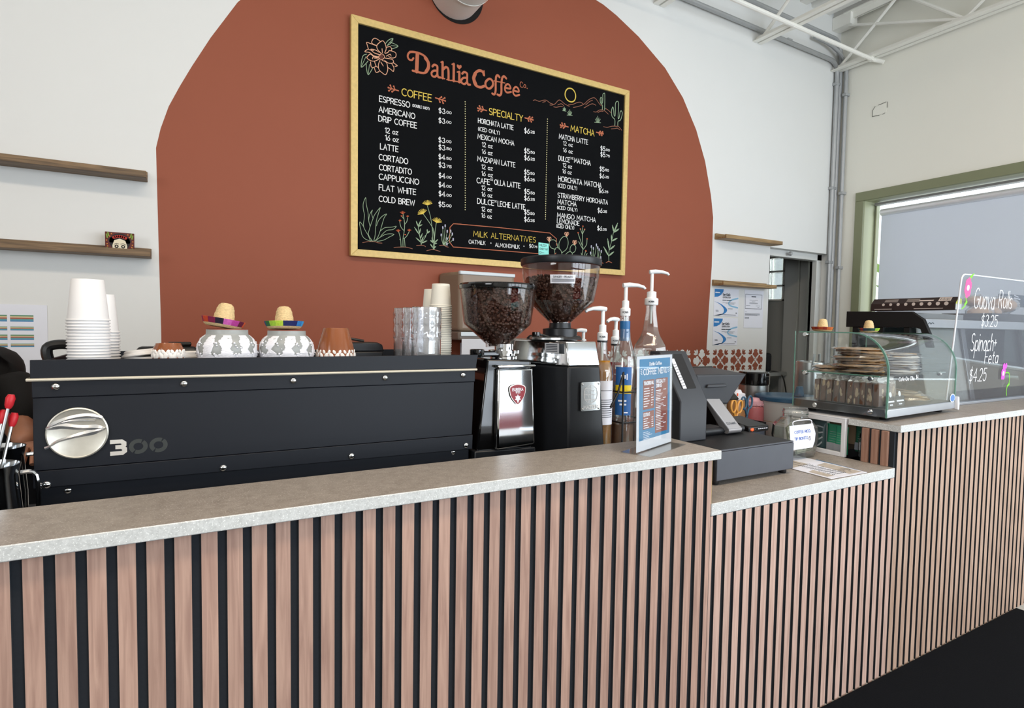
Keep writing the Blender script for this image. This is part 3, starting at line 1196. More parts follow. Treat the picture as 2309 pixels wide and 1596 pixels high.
sage_lit = mat('sage_green_lit', 'a9ad8d', 0.45, var=0.03, scale=12)  # same sage paint, lightened to carry the bright window light
clear = glass('clear_glass')
grout_w = mat('white_door_paint', 'd9dad6', 0.5, var=0.015, scale=8)

# back wall: one mesh, white with the terracotta arch painted on it, doorway cut out
def wall_back():
    mb = MB()
    poly = [(x, z) for x, z in ARCH]
    mb.cur = 1
    mb.poly(poly, (0, WB, 0), UX, UZ)
    mb.cur = 0
    top = 4.0
    half = 14
    left = [(-3.5, 0), (-.112, 0)] + poly[1:half + 1] + [(1.7, top), (-3.5, top)]
    right = [(3.49, 0), (4.2, 0), (4.2, 1.925), (4.998, 1.925), (4.998, 0), (WR + .0, 0), (WR, top), (1.7, top)] + poly[half:-1]
    mb.poly(left, (0, WB, 0), UX, UZ)
    mb.poly(right, (0, WB, 0), UX, UZ)
    # door reveal, wall thickness
    t = .13
    mb.add([(4.2, WB, 0), (4.2, WB + t, 0), (4.2, WB + t, 1.925), (4.2, WB, 1.925)], [(0, 1, 2, 3)])
    mb.add([(4.998, WB, 0), (4.998, WB + t, 0), (4.998, WB + t, 1.925), (4.998, WB, 1.925)], [(3, 2, 1, 0)])
    mb.add([(4.2, WB, 1.925), (4.2, WB + t, 1.925), (4.998, WB + t, 1.925), (4.998, WB, 1.925)], [(0, 1, 2, 3)])
    # rear face of the wall, so that it has its thickness in the next room
    for a, b, c, d in ((-3.5, 4.2, 0, top), (4.2, 4.998, 1.925, top), (4.998, 5.05, 0, top)):
        mb.add([(a, WB + t, c), (b, WB + t, c), (b, WB + t, d), (a, WB + t, d)], [(3, 2, 1, 0)])
    return struct(mb.build('wall_back', [wall_white, terracotta], smooth=0))


wall_back()

# right wall with the big window opening
WY0, WY1, WZ0, WZ1 = -1.4, 1.845, 0.92, 2.42
mb = MB()
for y0, y1, z0, z1 in ((WY1, WB, 0, 4.0), (WY0, WY1, WZ1, 4.0), (WY0, WY1, 0, WZ0), (-4.5, WY0, 0, 4.0)):
    mb.box(WR, y0, z0, WR + .2, y1, z1)
struct(mb.build('wall_right', wall_right_m, smooth=0))
mb = MB()
mb.box(-3.7, -4.5, 0, -3.5, -3.5, 4.0).box(-3.7, -3.5, 0, -3.5, -1.7, 1.2).box(-3.7, -3.5, 3.0, -3.5, -1.7, 4.0).box(-3.7, -1.7, 0, -3.5, WB, 4.0)
struct(mb.build('wall_left', mat('grey_side_wall', '6f6d69', .8, var=.03, scale=3), smooth=0))
# storefront wall behind the camera with its mullions
mb = MB()
mb.box(-3.7, -4.5, 0, WR + .2, -4.3, .28).box(-3.7, -4.5, 2.75, WR + .2, -4.3, 4.0).box(-3.7, -4.5, .28, .7, -4.3, 2.75)
struct(mb.build('wall_front', wall_white, smooth=0))
mb = MB()
for x in (.7, 1.55, 2.45, 2.55, 3.6, 4.7):
    mb.box(x, -3.98, .28, x + .07, -3.9, 2.75)
for z in (.28, 1.05, 2.1, 2.69):
    mb.box(.7, -3.98, z, 5.0, -3.9, z + .06)
struct(mb.build('window_3', mat('dark_mullion', '2b2c2e', .5), smooth=0))

struct(MB().box(-3.7, -4.6, -.1, 8.4, 5.0, 0).build('floor', floor_m, smooth=0))

# black entrance mat in front of the counter
mb = MB().box(-2.6, -3.2, 0, 3.24, -.005, .008)
tag(mb.build('floor_mat', black_mat, bev=.003), 'black ribbed carpet mat on the floor along the slatted counter', 'floor mat')

# ceiling: corrugated metal deck (one sheet with ribs)
mb = MB()
xs, x = [], -3.7
prof = []
while x < 8.4:
    prof += [(x, 3.97), (x + .09, 3.97), (x + .105, 4.03), (x + .145, 4.03)]
    x += .16
vs, fs = [], []
for i, (a, b) in enumerate(prof):
    vs += [(a, -6.2, b), (a, 5.0, b)]
    if i:
        fs.append((2 * i - 2, 2 * i - 1, 2 * i + 1, 2 * i))
mb.add(vs, fs)
mb.box(-3.7, -6.2, 4.05, 8.4, 5.0, 4.12)
struct(mb.build('ceiling', ceil_m, smooth=0))


# open-web roof joists running out from the back wall
def joist(x):
    r = thing('roof_joist', 'x', 'roof joist', (x, WB, 3.5), 'open-web joists under the metal deck')
    mb = MB()
    for s in (-1, 1):
        a = x + s * .028
        mb.prism([(0, 0), (s * .042, 0), (s * .042, .007), (s * .007, .007), (s * .007, .042), (0, .042)], (a - s * .02, WB - .002, 3.505), UX, UZ, (0, -6, 0))
    mb.build('bottom_chord', steel_white, r, smooth=0)
    mb = MB()
    for s in (-1, 1):
        a = x + s * .028
        mb.prism([(0, 0), (s * .05, 0), (s * .05, -.008), (s * .008, -.008), (s * .008, -.055), (0, -.055)], (a - s * .02, WB - .1, 3.955), UX, UZ, (0, -6, 0))
    mb.build('top_chord', steel_white, r, smooth=0)
    mb = MB()
    mb.box(x - .05, WB - .16, 3.85, x + .05, WB - .002, 3.955)
    mb.build('bearing_seat', steel_white, r, smooth=0)
    zig = [(x, WB - .04, 3.52)]
    y, up = WB - .04, True
    pts = [(x, WB - .05, 3.53), (x, WB - .52, 3.93), (x, WB - .98, 3.53), (x, WB - 1.5, 3.93), (x, WB - 2.0, 3.53), (x, WB - 2.5, 3.93), (x, WB - 3.0, 3.53), (x, WB - 3.5, 3.93)]
    for a, b in zip(pts[:-1], pts[1:]):
        MB().tube([a, b], .013, 8).build('web_bar', steel_white, r)
    MB().tube([(x, WB - .12, 3.86), (x, WB - .98, 3.53)], .012, 8).build('web_bar', steel_white, r)
    return r


j = joist(4.963)
j['label'] = 'white open-web roof joist in the corner beside the right wall'
j2 = joist(3.948)
j2['label'] = 'white open-web roof joist, the middle one above the arch side of the wall'
j3 = joist(2.906)
j3['label'] = 'white roof joist just showing at the top edge, third from the right wall'

# bridging rod across the joists
r = thing('bridging_rod', 'long white bridging rod crossing under the roof joists with a bent end', 'rod', (4.0, 1.72, 3.49))
MB().tube([(2.2, 1.70, 3.492), (4.98, 1.72, 3.492), (5.005, 1.70, 3.485), (5.02, 1.66, 3.46)], .016, 10).build('rod', steel_white, r)
for x in (3.948, 4.963):
    MB().box(x - .035, 1.705, 3.475, x - .0, 1.735, 3.53).build('clip', steel_white, r)

# grey electrical conduits along the top of the back wall, turning down into the corner
def conduit(name, pts, rad, label, straps, group='grey electrical conduits in the corner'):
    r = thing(name, label, 'conduit', pts[-1], group)
    MB().tube(pts, rad, 10).build('pipe', galv, r)
    for p in straps:
        MB().box(p[0] - .03, p[1] - .022, p[2] - .012, p[0] + .03, p[1] + .02, p[2] + .012).build('strap', galv, r, bev=.003)
    return r


def elbow(a, b, c, n=6):
    a, b, c = Vector(a), Vector(b), Vector(c)
    return [tuple(a * (1 - t) ** 2 + b * 2 * t * (1 - t) + c * t * t) for t in [i / n for i in range(n + 1)]]


conduit('electrical_conduit', [(2.2, 2.02, 3.615)] + elbow((4.86, 2.02, 3.585), (4.972, 2.02, 3.58), (4.975, 2.025, 3.47)) + [(4.98, 2.028, 0.95)], .018,
        'grey conduit running low along the back wall top and down the corner, outermost left pipe', [(4.978, 2.03, 3.4), (4.98, 2.03, 2.5), (4.98, 2.03, 1.85), (4.3, 2.03, 3.605)])
conduit('electrical_conduit', [(2.2, 2.02, 3.80)] + elbow((4.9, 2.02, 3.775), (5.01, 2.02, 3.77), (5.015, 2.02, 3.62)) + [(5.018, 2.024, 0.95)], .017,
        'grey conduit running high along the back wall and down the corner, middle pipe', [(4.4, 2.03, 3.79)])
conduit('electrical_conduit', elbow((4.6, 2.0, 3.70), (5.02, 1.985, 3.70), (5.028, 1.975, 3.5)) + [(5.028, 1.965, 0.95)], .016,
        'grey conduit dropping on the right wall side of the corner', [(5.03, 1.965, 2.45), (5.03, 1.965, 1.8), (5.03, 1.97, 3.3)])

# painted-over junction plate
mb = MB()
mb.prism([(-1.745, 3.055), (-1.745, 3.1), (-1.725, 3.125), (-1.64, 3.135), (-1.632, 3.06), (-1.645, 3.045)], (WR - .004, 0, 0), -UY, UZ, (.004, 0, 0))
jp = tag(mb.build('junction_plate', wall_right_m, bev=.001), 'painted-over square cover plate high on the right wall', 'cover plate')
mb = MB()
for a, b in (((-1.747, 3.05), (-1.747, 3.1)), ((-1.747, 3.1), (-1.727, 3.128)), ((-1.70, 3.131), (-1.64, 3.138)), ((-1.63, 3.135), (-1.63, 3.09)), ((-1.745, 3.05), (-1.69, 3.045)), ((-1.665, 3.045), (-1.645, 3.05))):
    mb.ribbon([a, b], .004, (WR - .0045, 0, 0), -UY, UZ)
mb.build('plate_outline', mat('outline_grey', '55534c', .8), jp, smooth=0)  # thin dark lines drawn along the plate outline

# white duct stub at the top of the arch
r = thing('round_duct', 'white round duct coming out of the wall above the menu board', 'duct', (1.365, WB, 3.13))
cy = Matrix.Rotation(math.radians(90), 3, 'X')
MB().lathe([(.155, 0.0), (.155, .9), (.15, .9), (.15, 0.0)], (1.345, WB - .005, 3.15), 40, cy, closed=True).build('pipe', mat('white_duct_paint', 'f2efe9', .45, var=.02), r)
MB().lathe([(.158, .17), (.16, .172), (.16, .18), (.158, .182)], (1.345, WB - .005, 3.15), 40, cy, closed=True).build('seam_ring', steel_white, r)
MB().lathe([(.17, 0.001), (.17, .004), (.12, .004), (.12, .001)], (1.362, WB, 3.148), 40, cy, closed=True).build('hole_shade_ring', mat('gap_shade', '15100e', .9), r)  # flat dark ring standing in for the shaded gap around the duct

# ---------------------------------------------------------------- door and back room
t = .13
mb = MB()
for x0, x1 in ((4.2, 4.245), (4.93, 4.998)):
    mb.box(x0, WB + .06, 0, x1, WB + t, 1.925)
mb.box(4.2, WB + .06, 1.868, 4.998, WB + t, 1.925)
mb.box(4.93, WB + .1, 0, 4.948, WB + .13, 1.87)
struct(mb.build('door_1', grout_w, bev=.004))
mb = MB().lathe([(.0, 0), (.016, .004), (.018, .018), (.012, .03), (.0, .034)], (4.50, WB + .04, 1.895), 14, cy)
tag(mb.build('door_closer_bracket', galv), 'small metal catch fixed on the white door head', 'door catch')
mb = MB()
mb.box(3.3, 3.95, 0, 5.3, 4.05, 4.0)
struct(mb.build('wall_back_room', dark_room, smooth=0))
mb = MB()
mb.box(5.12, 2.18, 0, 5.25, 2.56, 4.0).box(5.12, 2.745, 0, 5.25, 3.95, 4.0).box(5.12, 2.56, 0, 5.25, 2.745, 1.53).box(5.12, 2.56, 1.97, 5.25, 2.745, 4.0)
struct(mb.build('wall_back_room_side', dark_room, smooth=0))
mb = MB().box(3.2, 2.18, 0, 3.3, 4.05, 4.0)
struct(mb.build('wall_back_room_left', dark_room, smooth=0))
mb = MB().box(5.07, 2.385, 0, 5.119, 2.525, 3.2).box(5.09, 2.30, 0, 5.119, 2.375, 3.2)
struct(mb.build('trim_1', mat('grey_pilaster', 'b4b6b2', .7, var=.02), smooth=0))
# glass block window of the back room
gb = mat('glass_block', 'e6efec', .15, var=.06, scale=60, bump=1.0, trans=.6, spec=.7, stretch=(1, 1, 1))
r = thing('glass_block_window', 'column of three wavy glass blocks glowing in the back room wall', 'glass blocks', (5.16, 2.65, 1.53))
for k in range(3):
    z = 1.546 + k * .142
    MB().box(5.105, 2.578, z, 5.20, 2.727, z + .126).build('glass_block', gb, r, bev=.008)
mb = MB()
for k in range(4):
    z = 1.53 + k * .142
    mb.box(5.11, 2.561, z, 5.19, 2.744, z + .015)
mb.box(5.11, 2.561, 1.53, 5.19, 2.577, 1.969).box(5.11, 2.728, 1.53, 5.19, 2.744, 1.969)
mb.build('mortar', steel_white, r, smooth=0)
area('back_room_window_daylight', (5.5, 2.65, 1.75), (math.radians(90), 0, math.radians(90)), .3, .6, 26)
# steel table with dark equipment in the back room
r = thing('steel_table', 'steel table glimpsed through the doorway', 'table', (4.75, 2.62, 0))
MB().box(4.45, 2.45, .80, 5.05, 2.85, .835).build('table_top', mat('table_steel', 'a6a8a6', .4, .6, var=.06), r, bev=.003)
for x in (4.47, 5.0):
    for y in (2.47, 2.8):
        MB().box(x, y, 0, x + .03, y + .03, .80).build('leg', galv, r, smooth=0)
r = thing('equipment_bag', 'black padded case standing on the steel table in the back room', 'case', (4.75, 2.6, .835))
MB().box(4.62, 2.50, .8355, 4.90, 2.72, 1.02).build('case_body', mat('black_cloth_case', '15161a', .8, var=.15), r, bev=.03, seg=3)
MB().hexa([(4.62, 2.53, 1.02), (4.86, 2.53, 1.02), (4.86, 2.70, 1.02), (4.62, 2.70, 1.02), (4.62, 2.55, 1.15), (4.80, 2.55, 1.07), (4.80, 2.68, 1.07), (4.62, 2.68, 1.15)]).build('case_flap', mat('black_cloth_case', '15161a'), r, bev=.008)
tag(MB().tube(smooth_pts([(4.90, 2.52, .845), (4.97, 2.46, .82), (4.99, 2.42, .70), (4.98, 2.40, .5), (4.9, 2.42, .02)]), .006, 8).build('power_cable', mat('black_iron', '1c1c1c', .5)), 'black cable hanging off the steel table in the back room', 'cable')

# ---------------------------------------------------------------- right window
mb = MB()
w = .075
o3 = .02
mb.box(WR - o3, WY0, WZ1 - w + .01, WR, WY1 + .005, WZ1 + .01)
mb.box(WR - o3, WY1 - w + .01, WZ0, WR, WY1 + .005, WZ1 - w + .01)
mb.cur = 1
mb.box(WR - .001, WY1 - w + .008, WZ0, WR + .2, WY1 - w + .03, WZ1 - w + .01)
mb.box(WR - .001, WY0, WZ1 - w + .008, WR + .2, WY1 - w + .03, WZ1 - w + .03)
mb.cur = 0
mb.cur = 1
mb.box(WR + .15, WY1 - .085, WZ0, WR + .2, WY1 - w, WZ1 - w)
struct(mb.build('window_1', [sage, sage_lit], bev=.003))
mb = MB().box(WR + .17, WY0, WZ0, WR + .178, WY1 - .07, WZ1 - .07)
o = mb.build('window_2', clear, smooth=0)
struct(o)
# roller shade
shade = mat('grey_roller_shade', 'b9bcc0', .8, var=.012, scale=220)
sm = bpy.data.materials['grey_roller_shade'].node_tree
p = sm.nodes['Principled BSDF']
tr = sm.nodes.new('ShaderNodeBsdfTranslucent')
tr.inputs[0].default_value = (.8, .81, .86, 1)
mx = sm.nodes.new('ShaderNodeMixShader')
mx.inputs[0].default_value = .5
sm.links.new(p.outputs[0], mx.inputs[1])
sm.links.new(tr.outputs[0], mx.inputs[2])
sm.links.new(mx.outputs[0], sm.nodes['Material Output'].inputs[0])
r = thing('roller_shade', 'pale grey roller shade pulled down over the large window', 'roller shade', (WR + .1, .2, .95))
MB().box(WR + .118, WY0, .94, WR + .12, WY1 - .145, WZ1 - .19).build('fabric', shade, r, smooth=0)
rx = Matrix.Rotation(math.radians(-90), 3, 'X')
MB().lathe([(0, 0), (.028, 0), (.028, 3.1), (0, 3.1)], (WR + .115, WY0, WZ1 - .165), 20, rx).build('roller_tube', mat('bright_aluminium', 'e8eaee', .3, .3), r)
MB().box(WR + .085, WY0, WZ1 - .1, WR + .145, WY1 - .10, WZ1 - .082).build('fascia', mat('fascia_grey', '8d8c8a', .5), r)
# hedge outside the window
hm = mat('outdoor_leaves', '7fa04e', .8, var=.5, scale=30)
mb = MB()
for k in range(420):
    c = Vector((random.uniform(5.7, 6.6), random.uniform(-.3, 3.2), random.uniform(0, 1.95)))
    d = Vector((random.uniform(-1, 1), random.uniform(-1, 1), random.uniform(-1, 1))).normalized()
    e = d.orthogonal().normalized()
    s = random.uniform(.05, .12)
    mb.add([c - d * s, c + e * s * .5, c + d * s, c - e * s * .5], [(0, 1, 2, 3)])
o = mb.build('hedge', hm, smooth=0)
tag(o, 'leafy green hedge outside, seen in the gap beside the roller shade', 'hedge', kind='stuff')
struct(MB().box(5.25, -8, -.12, 14, 9, -.1).build('ground', mat('pavement', 'b5b2aa', .9, var=.05), smooth=0))

# ---------------------------------------------------------------- wall things
oak = wood_mat('oak_shelf', '7d6240', 'a98a5e', 'x', 22)
dusk = wood_mat('brown_shelf', '5e4a35', '8a6f50', 'x', 22)


def ledge(x0, x1, z, label, m, back=.045, dep=.1, grp='picture ledges on the back wall'):
    r = thing('picture_ledge', label, 'shelf', ((x0 + x1) / 2, WB, z), grp)
    MB().box(x0, WB - .018, z, x1, WB - .001, z + back).build('back_rail', m, r, bev=.0015)
    MB().box(x0, WB - dep, z, x1, WB - .018, z + .012).build('ledge_board', m, r, bev=.0015)
    MB().box(x0, WB - dep - .012, z, x1, WB - dep, z + .028).build('front_lip', m, r, bev=.0015)
    return r


ledge(-1.3, -.158, 1.868, 'brown wooden picture ledge, empty, upper left of the arch', dusk)
ledge(-1.3, -.147, 1.522, 'brown wooden picture ledge holding a small painted tile', dusk)
ledge(3.541, 4.205, 1.93, 'oak picture ledge, upper one beside the door', oak)
ledge(3.528, 4.15, 1.575, 'oak picture ledge above the pinned certificates', oak)

# painted skull tile leaning on the lower left ledge
r = thing('painted_tile', 'small dark red tile painted with a white skull on the lower left ledge', 'tile', (-.262, 1.985, 1.535))
tx0, tx1, tz0, tz1, ty = -.315, -.208, 1.535, 1.622, 1.972
tm = {c: mat('tile_' + c, h, .35, var=.04) for c, h in (('maroon', '5e1d18'), ('bone', 'e8dcc0'), ('ink', '161012'), ('red', 'b3281c'), ('green', '7c9a35'), ('orange', 'd8862c'))}
MB().box(tx0, ty, tz0, tx1, ty + .008, tz1).build('tile_body', tm['maroon'], r, bev=.001)
bone, ink, red, grn, org = MB(), MB(), MB(), MB(), MB()
O = Vector((-.2615, ty - .0004, 1.535))
ink.disc(0, .045, .038, O, UX, UZ, 24)
ink.disc(-.03, .052, .012, O, UX, UZ), ink.disc(.03, .052, .012, O, UX, UZ)
O2 = O - UY * .0004
bone.poly([(-.026, .0), (-.027, .03), (-.02, .052), (0, .06), (.02, .052), (.027, .03), (.026, 0)], O2, UX, UZ)
O4 = O2 - UY * .0004
for s in (-1, 1):
    ink.disc(s * .012, .026, .0075, O4, UX, UZ, 14)
    ink.ribbon([(s * .003, .036), (s * .012, .039), (s * .021, .034)], .0022, O4, UX, UZ)
    bone.disc(s * .012, .026, .003, O4 - UY * .0004, UX, UZ)
ink.poly([(-.003, .013), (0, .021), (.003, .013)], O4, UX, UZ)
for k in range(7):
    ink.ribbon([(-.015 + k * .005, .009), (-.015 + k * .005, .001)], .0012, O4, UX, UZ)
for k in range(7):
    red.disc(-.021 + k * .007, .064 + .006 * math.sin(PI * k / 6), .0062, O4, UX, UZ)
for s in (-1, 1):
    for a, b in ((.043, .012), (.045, .07), (.04, .078)):
        grn.ribbon([(s * a, b - .008), (s * (a + .003), b + .006)], .005, O2, UX, UZ)
    for a, b in ((.046, .035), (.036, .068), (.048, .05), (.044, .025), (.03, .079)):
        org.disc(s * a, b, .0025, O2, UX, UZ)
for n_, q, c in (('skull', bone, 'bone'), ('hair_and_eyes', ink, 'ink'), ('flower_crown', red, 'red'), ('leaves', grn, 'green'), ('dots', org, 'orange')):
    q.build(n_, tm[c], r, smooth=0)

# laminated colour chart at far left
paper = mat('white_paper', 'e9eaf2', .5, var=.01)
r = thing('colour_chart', 'laminated sheet of coloured stripe tables pinned on the left wall', 'chart', (-.66, WB, 1.0))
MB().box(-.80, WB - .004, 1.0, -.532, WB - .002, 1.297).build('sheet', paper, r, smooth=0)
cm = [mat('chart_' + n_, h, .6, var=.06) for n_, h in (('green', '5d8f6a'), ('cream', 'd8c69a'), ('rust', 'b0614d'), ('blue', '4a86b6'), ('teal', '5aa0a4'), ('line', '4a5560'))]
mb = MB()
O = Vector((0, WB - .0045, 0))
for x0, x1 in ((-.655, -.578), (-.74, -.665)):
    for z0, hh in ((1.225, .028), (1.188, .016), (1.148, .022), (1.118, .014)):
        for k in range(5):
            mb.cur = (0, 1, 2, 4, 3)[k]
            b = z0 + hh * (4 - k) / 5
            mb.poly([(x0, b), (x1, b), (x1, b + hh / 5 * .96), (x0, b + hh / 5 * .96)], O, UX, UZ)
    mb.cur = 5
mb.build('striped_tables', cm, r, smooth=0)

# certificates on the right
blue = mat('certificate_blue', '2f7ec0', .5, var=.04)
lblue = mat('certificate_pale_blue', '8fc0dd', .5, var=.04)
inkm = mat('print_ink', '3a4048', .6)


def certificate(z0, lab):
    r = thing('certificate', lab, 'certificate', (3.69, WB, z0), 'food safety certificates on the white wall')
    MB().box(3.555, WB - .003, z0, 3.835, WB - .001, z0 + .215).build('sheet', paper, r, smooth=0)
    O = Vector((3.555, WB - .0036, z0))
    mb = MB()
    mb.poly([(.004, .21), (.105, .21), (.1, .19), (.075, .165), (.04, .15), (.004, .147)], O, UX, UZ)
    a = smooth_pts([(.0, .115), (.07, .098), (.13, .07), (.15, .045), (.12, .02), (.06, .006), (0, .004)])
    b = smooth_pts([(.06, .004), (.1, .02), (.115, .045), (.1, .07), (.06, .095), (0, .115)])
    mb.poly(a + [(.0, .001)] + [(0, .004)] if False else a + b[:-1], O, UX, UZ)
    mb.build('blue_swoosh', blue, r, smooth=0)
    mb = MB()
    mb.ribbon(smooth_pts([(.27, .145), (.2, .13), (.165, .105), (.185, .085), (.27, .07)]), .012, O - UY * .0002, UX, UZ)
    mb.build('pale_swoosh', lblue, r, smooth=0)
    mb = MB()
    O -= UY * .0004
    letter(mb, 'ServSafe', O + UX * .095 + UZ * .162, UX, UZ, .018, .085, .2)
    letter(mb, 'CERTIFICATION', O + UX * .095 + UZ * .143, UX, UZ, .011, .09, .2)
    mb.ribbon([(.095, .126), (.135, .126)], .006, O, UX, UZ)
    mb.ribbon([(.142, .126), (.195, .126)], .006, O, UX, UZ)
    for k, (x, wd) in enumerate(((.095, .15), (.13, .1), (.17, .06))):
        mb.ribbon([(x, .108 - k * .006), (x + wd, .108 - k * .006)], .0016, O, UX, UZ)
    for x, z, wd in ((.02, .045, .03), (.022, .038, .03), (.16, .06, .05), (.1, .012, .15), (.25, .03, .012), (.25, .026, .012)):
        mb.ribbon([(x, z), (x + wd, z)], .003, O, UX, UZ)
    mb.build('printed_text', inkm, r, smooth=0)
    mb = MB()
    mb.ribbon([(.014, .183), (.06, .183)], .009, O, UX, UZ)
    mb.build('white_print', paper, r, smooth=0)


certificate(1.342, 'blue and white certificate pinned directly under the oak ledge')
certificate(1.113, 'blue and white certificate, lower of two, above the stencil border')
r = thing('permit_paper', 'white sheet with a small framed permit pinned right of the certificates', 'paper', (4.0, WB, 1.26))
MB().box(3.905, WB - .003, 1.255, 4.135, WB - .001, 1.56).build('sheet', paper, r, smooth=0)
mb = MB()
O = Vector((3.905, WB - .0036, 1.255))
mb.ribbon([(.01, .155), (.21, .155), (.21, .27), (.01, .27)], .003, O, UX, UZ, closed=True)
mb.ribbon([(.085, .252), (.135, .252)], .008, O, UX, UZ)
for z, x, wd in ((.225, .06, .1), (.212, .09, .04), (.202, .06, .1), (.196, .06, .1), (.18, .02, .05), (.18, .14, .05), (.168, .16, .02), (.128, .01, .02), (.115, .01, .18), (.11, .01, .18), (.105, .01, .18), (.1, .01, .15), (.085, .01, .05), (.08, .01, .05), (.075, .01, .05)):
    mb.ribbon([(x, z), (x + wd, z)], .0022, O, UX, UZ)
mb.build('printed_text', inkm, r, smooth=0)

# stencilled tile border along the wall: white flowers on the terracotta, terracotta flowers on the white
def border():
    r = thing('stencil_border', 'painted band of four-petal tile flowers along the wall behind the till', 'wall stencil', (3.6, WB, .9))
    wm, tm_ = MB(), MB()
    for k in range(-5, 6):
        cx, cz = 3.650 + .2075 * k, .9945
        if k >= 3:
            continue
        O = Vector((cx, WB - .0012, cz))

        def put(pts):
            c = sum(p[0] for p in pts) / len(pts) + cx
            (wm if c < 3.493 else tm_).poly(pts, O, UX, UZ)
        for q in range(4):
            ca, sa = math.cos(q * PI / 2), math.sin(q * PI / 2)
            R = lambda a, b: (a * ca - b * sa, a * sa + b * ca)
            pet = smooth_pts([(.016, .0), (.03, .02), (.04, .034), (.055, .03), (.058, .02), (.072, .022), (.083, .008), (.083, -.008), (.072, -.022), (.058, -.02), (.055, -.03), (.04, -.034), (.03, -.02)], True, 3)
            sc = 1.08 if q % 2 == 0 else 1.04
            put([R(a * sc, b * sc) for a, b in pet])
            for dd, L in ((-34, .040), (0, .046), (34, .040)):
                a = math.radians(45 + dd)
                bx, bz = .047, .047
                ex, ez = bx + L * math.cos(a), bz + L * math.sin(a)
                nx, nz = -math.sin(a) * .0095, math.cos(a) * .0095
                lf = [(bx, bz), (bx + (ex - bx) * .55 + nx, bz + (ez - bz) * .55 + nz), (ex + nx * .5, ez + nz * .5), (ex - nx * .5, ez - nz * .5), (bx + (ex - bx) * .55 - nx, bz + (ez - bz) * .55 - nz)]
                put([R(*p) for p in lf])
        (wm if cx < 3.493 else tm_).ribbon([(.014 * math.cos(a * PI / 8), .014 * math.sin(a * PI / 8)) for a in range(16)], .005, O, UX, UZ, closed=True)
    wm.build('white_flowers', wall_white, r, smooth=0)
    tm_.build('terracotta_flowers', terracotta, r, smooth=0)


border()

# paper towel dispenser
r = thing('towel_dispenser', 'taupe paper towel dispenser with a hanging towel on the terracotta wall', 'towel dispenser', (1.5, 1.95, 1.15))
taupe = mat('taupe_plastic', '8a7766', .4, var=.02)
MB().prism([(0, 0), (.05, -.2), (.4, -.2), (.44, 0)], (1.265, WB - .001, 1.205), UX, UY, (0, 0, .335)).build('cover', taupe, r, bev=.02, seg=3)
MB().prism([(.045, -.185), (.05, -.205), (.4, -.205), (.405, -.185)], (1.265, WB - .001, 1.522), UX, UY, (0, 0, .02)).build('top_strip', mat('pale_strip', 'ccd3d8', .3), r, bev=.004)
MB().prism([(0, 0), (.05, -.19), (.4, -.19), (.44, 0)], (1.265, WB - .001, 1.155), UX, UY, (0, 0, .05)).build('base', mat('dark_taupe', '6f6258', .4), r, bev=.01)
MB().prism([(.06, -.2), (.38, -.2), (.38, -.197), (.06, -.197)], (1.265, WB - .001, 1.18), UX, UY, (0, 0, .022)).build('chute', mat('pale_strip', 'ccd3d8', .3), r)
MB().box(1.335, 1.86, 1.075, 1.60, 1.862, 1.165).build('paper_towel', mat('towel_paper', 'd6d6da', .8, var=.04), r)
mb = MB()
O = Vector((1.6, WB - .2015, 1.478))
mb.ribbon([(.008 + .007 * math.cos(a), .007 * math.sin(a)) for a in [k * PI / 6 for k in range(12)]], .004, O, UX, UZ, closed=True)
mb.ribbon(smooth_pts([(.02, -.006), (.022, .006), (.03, .002), (.036, .006), (.038, -.004)]), .004, O, UX, UZ)
mb.build('emblem', paper, r, smooth=0)
tag(MB().box(1.41, WB - .004, 1.0, 1.62, WB - .002, 1.135).build('notice_sheet', paper, smooth=0), 'small white notice taped under the towel dispenser', 'paper')
# ================================================================ MENU BOARD
gold = mat('gilded_wood', 'd8bb78', .5, .1, var=.2, scale=60, bump=.2, stretch=(1, 1, 1))
chalk_black = mat('black_chalkboard', '111214', .9, var=.12, scale=12, spec=.08)
BX, BZ, BY = .770, 1.600, 2.026
board = thing('menu_board', 'big black hand-lettered coffee menu board in a gold frame on the terracotta arch', 'menu board', (1.69, WB, BZ))
bx0, bx1, bz0, bz1, fw = .754, 2.634, 1.600, 2.852, .037
for pts in ([(bx0, bz0), (bx1, bz0), (bx1 - fw, bz0 + fw), (bx0 + fw, bz0 + fw)], [(bx1, bz0), (bx1, bz1), (bx1 - fw, bz1 - fw), (bx1 - fw, bz0 + fw)],
            [(bx1, bz1), (bx0, bz1), (bx0 + fw, bz1 - fw), (bx1 - fw, bz1 - fw)], [(bx0, bz1), (bx0, bz0), (bx0 + fw, bz0 + fw), (bx0 + fw, bz1 - fw)]):
    MB().prism(pts, (0, WB - .002, 0), UX, UZ, (0, -.033, 0)).build('frame_rail', gold, board, bev=.002)
MB().box(bx0 + fw - .003, BY + .0015, bz0 + fw - .003, bx1 - fw + .003, WB - .002, bz1 - fw + .003).build('panel', chalk_black, board, smooth=0)
INK = {k: mat('chalk_' + n_, h, .75, var=.08, scale=90) for k, n_, h in (('r', 'rust', 'b9694a'), ('m', 'umber', '97604a'), ('p', 'peach', 'e0a888'), ('g', 'sage', '93a98a'), ('d', 'brown', '5a2c22'),
        ('y', 'yellow', 'dcc052'), ('o', 'orange', 'b8552f'), ('l', 'lilac', 'b9b6cc'), ('c', 'cream', 'd8cf9a'), ('w', 'white', 'ececec'))}
NAMES = {'r': 'title_and_rust_drawing', 'p': 'dahlia_drawing', 'm': 'mountain_drawing', 'g': 'green_plant_drawing', 'd': 'dahlia_centre', 'y': 'yellow_drawing', 'o': 'orange_blossom_drawing',
         'l': 'lilac_blossom_drawing', 'c': 'dotted_divider', 'w': 'white_dots'}
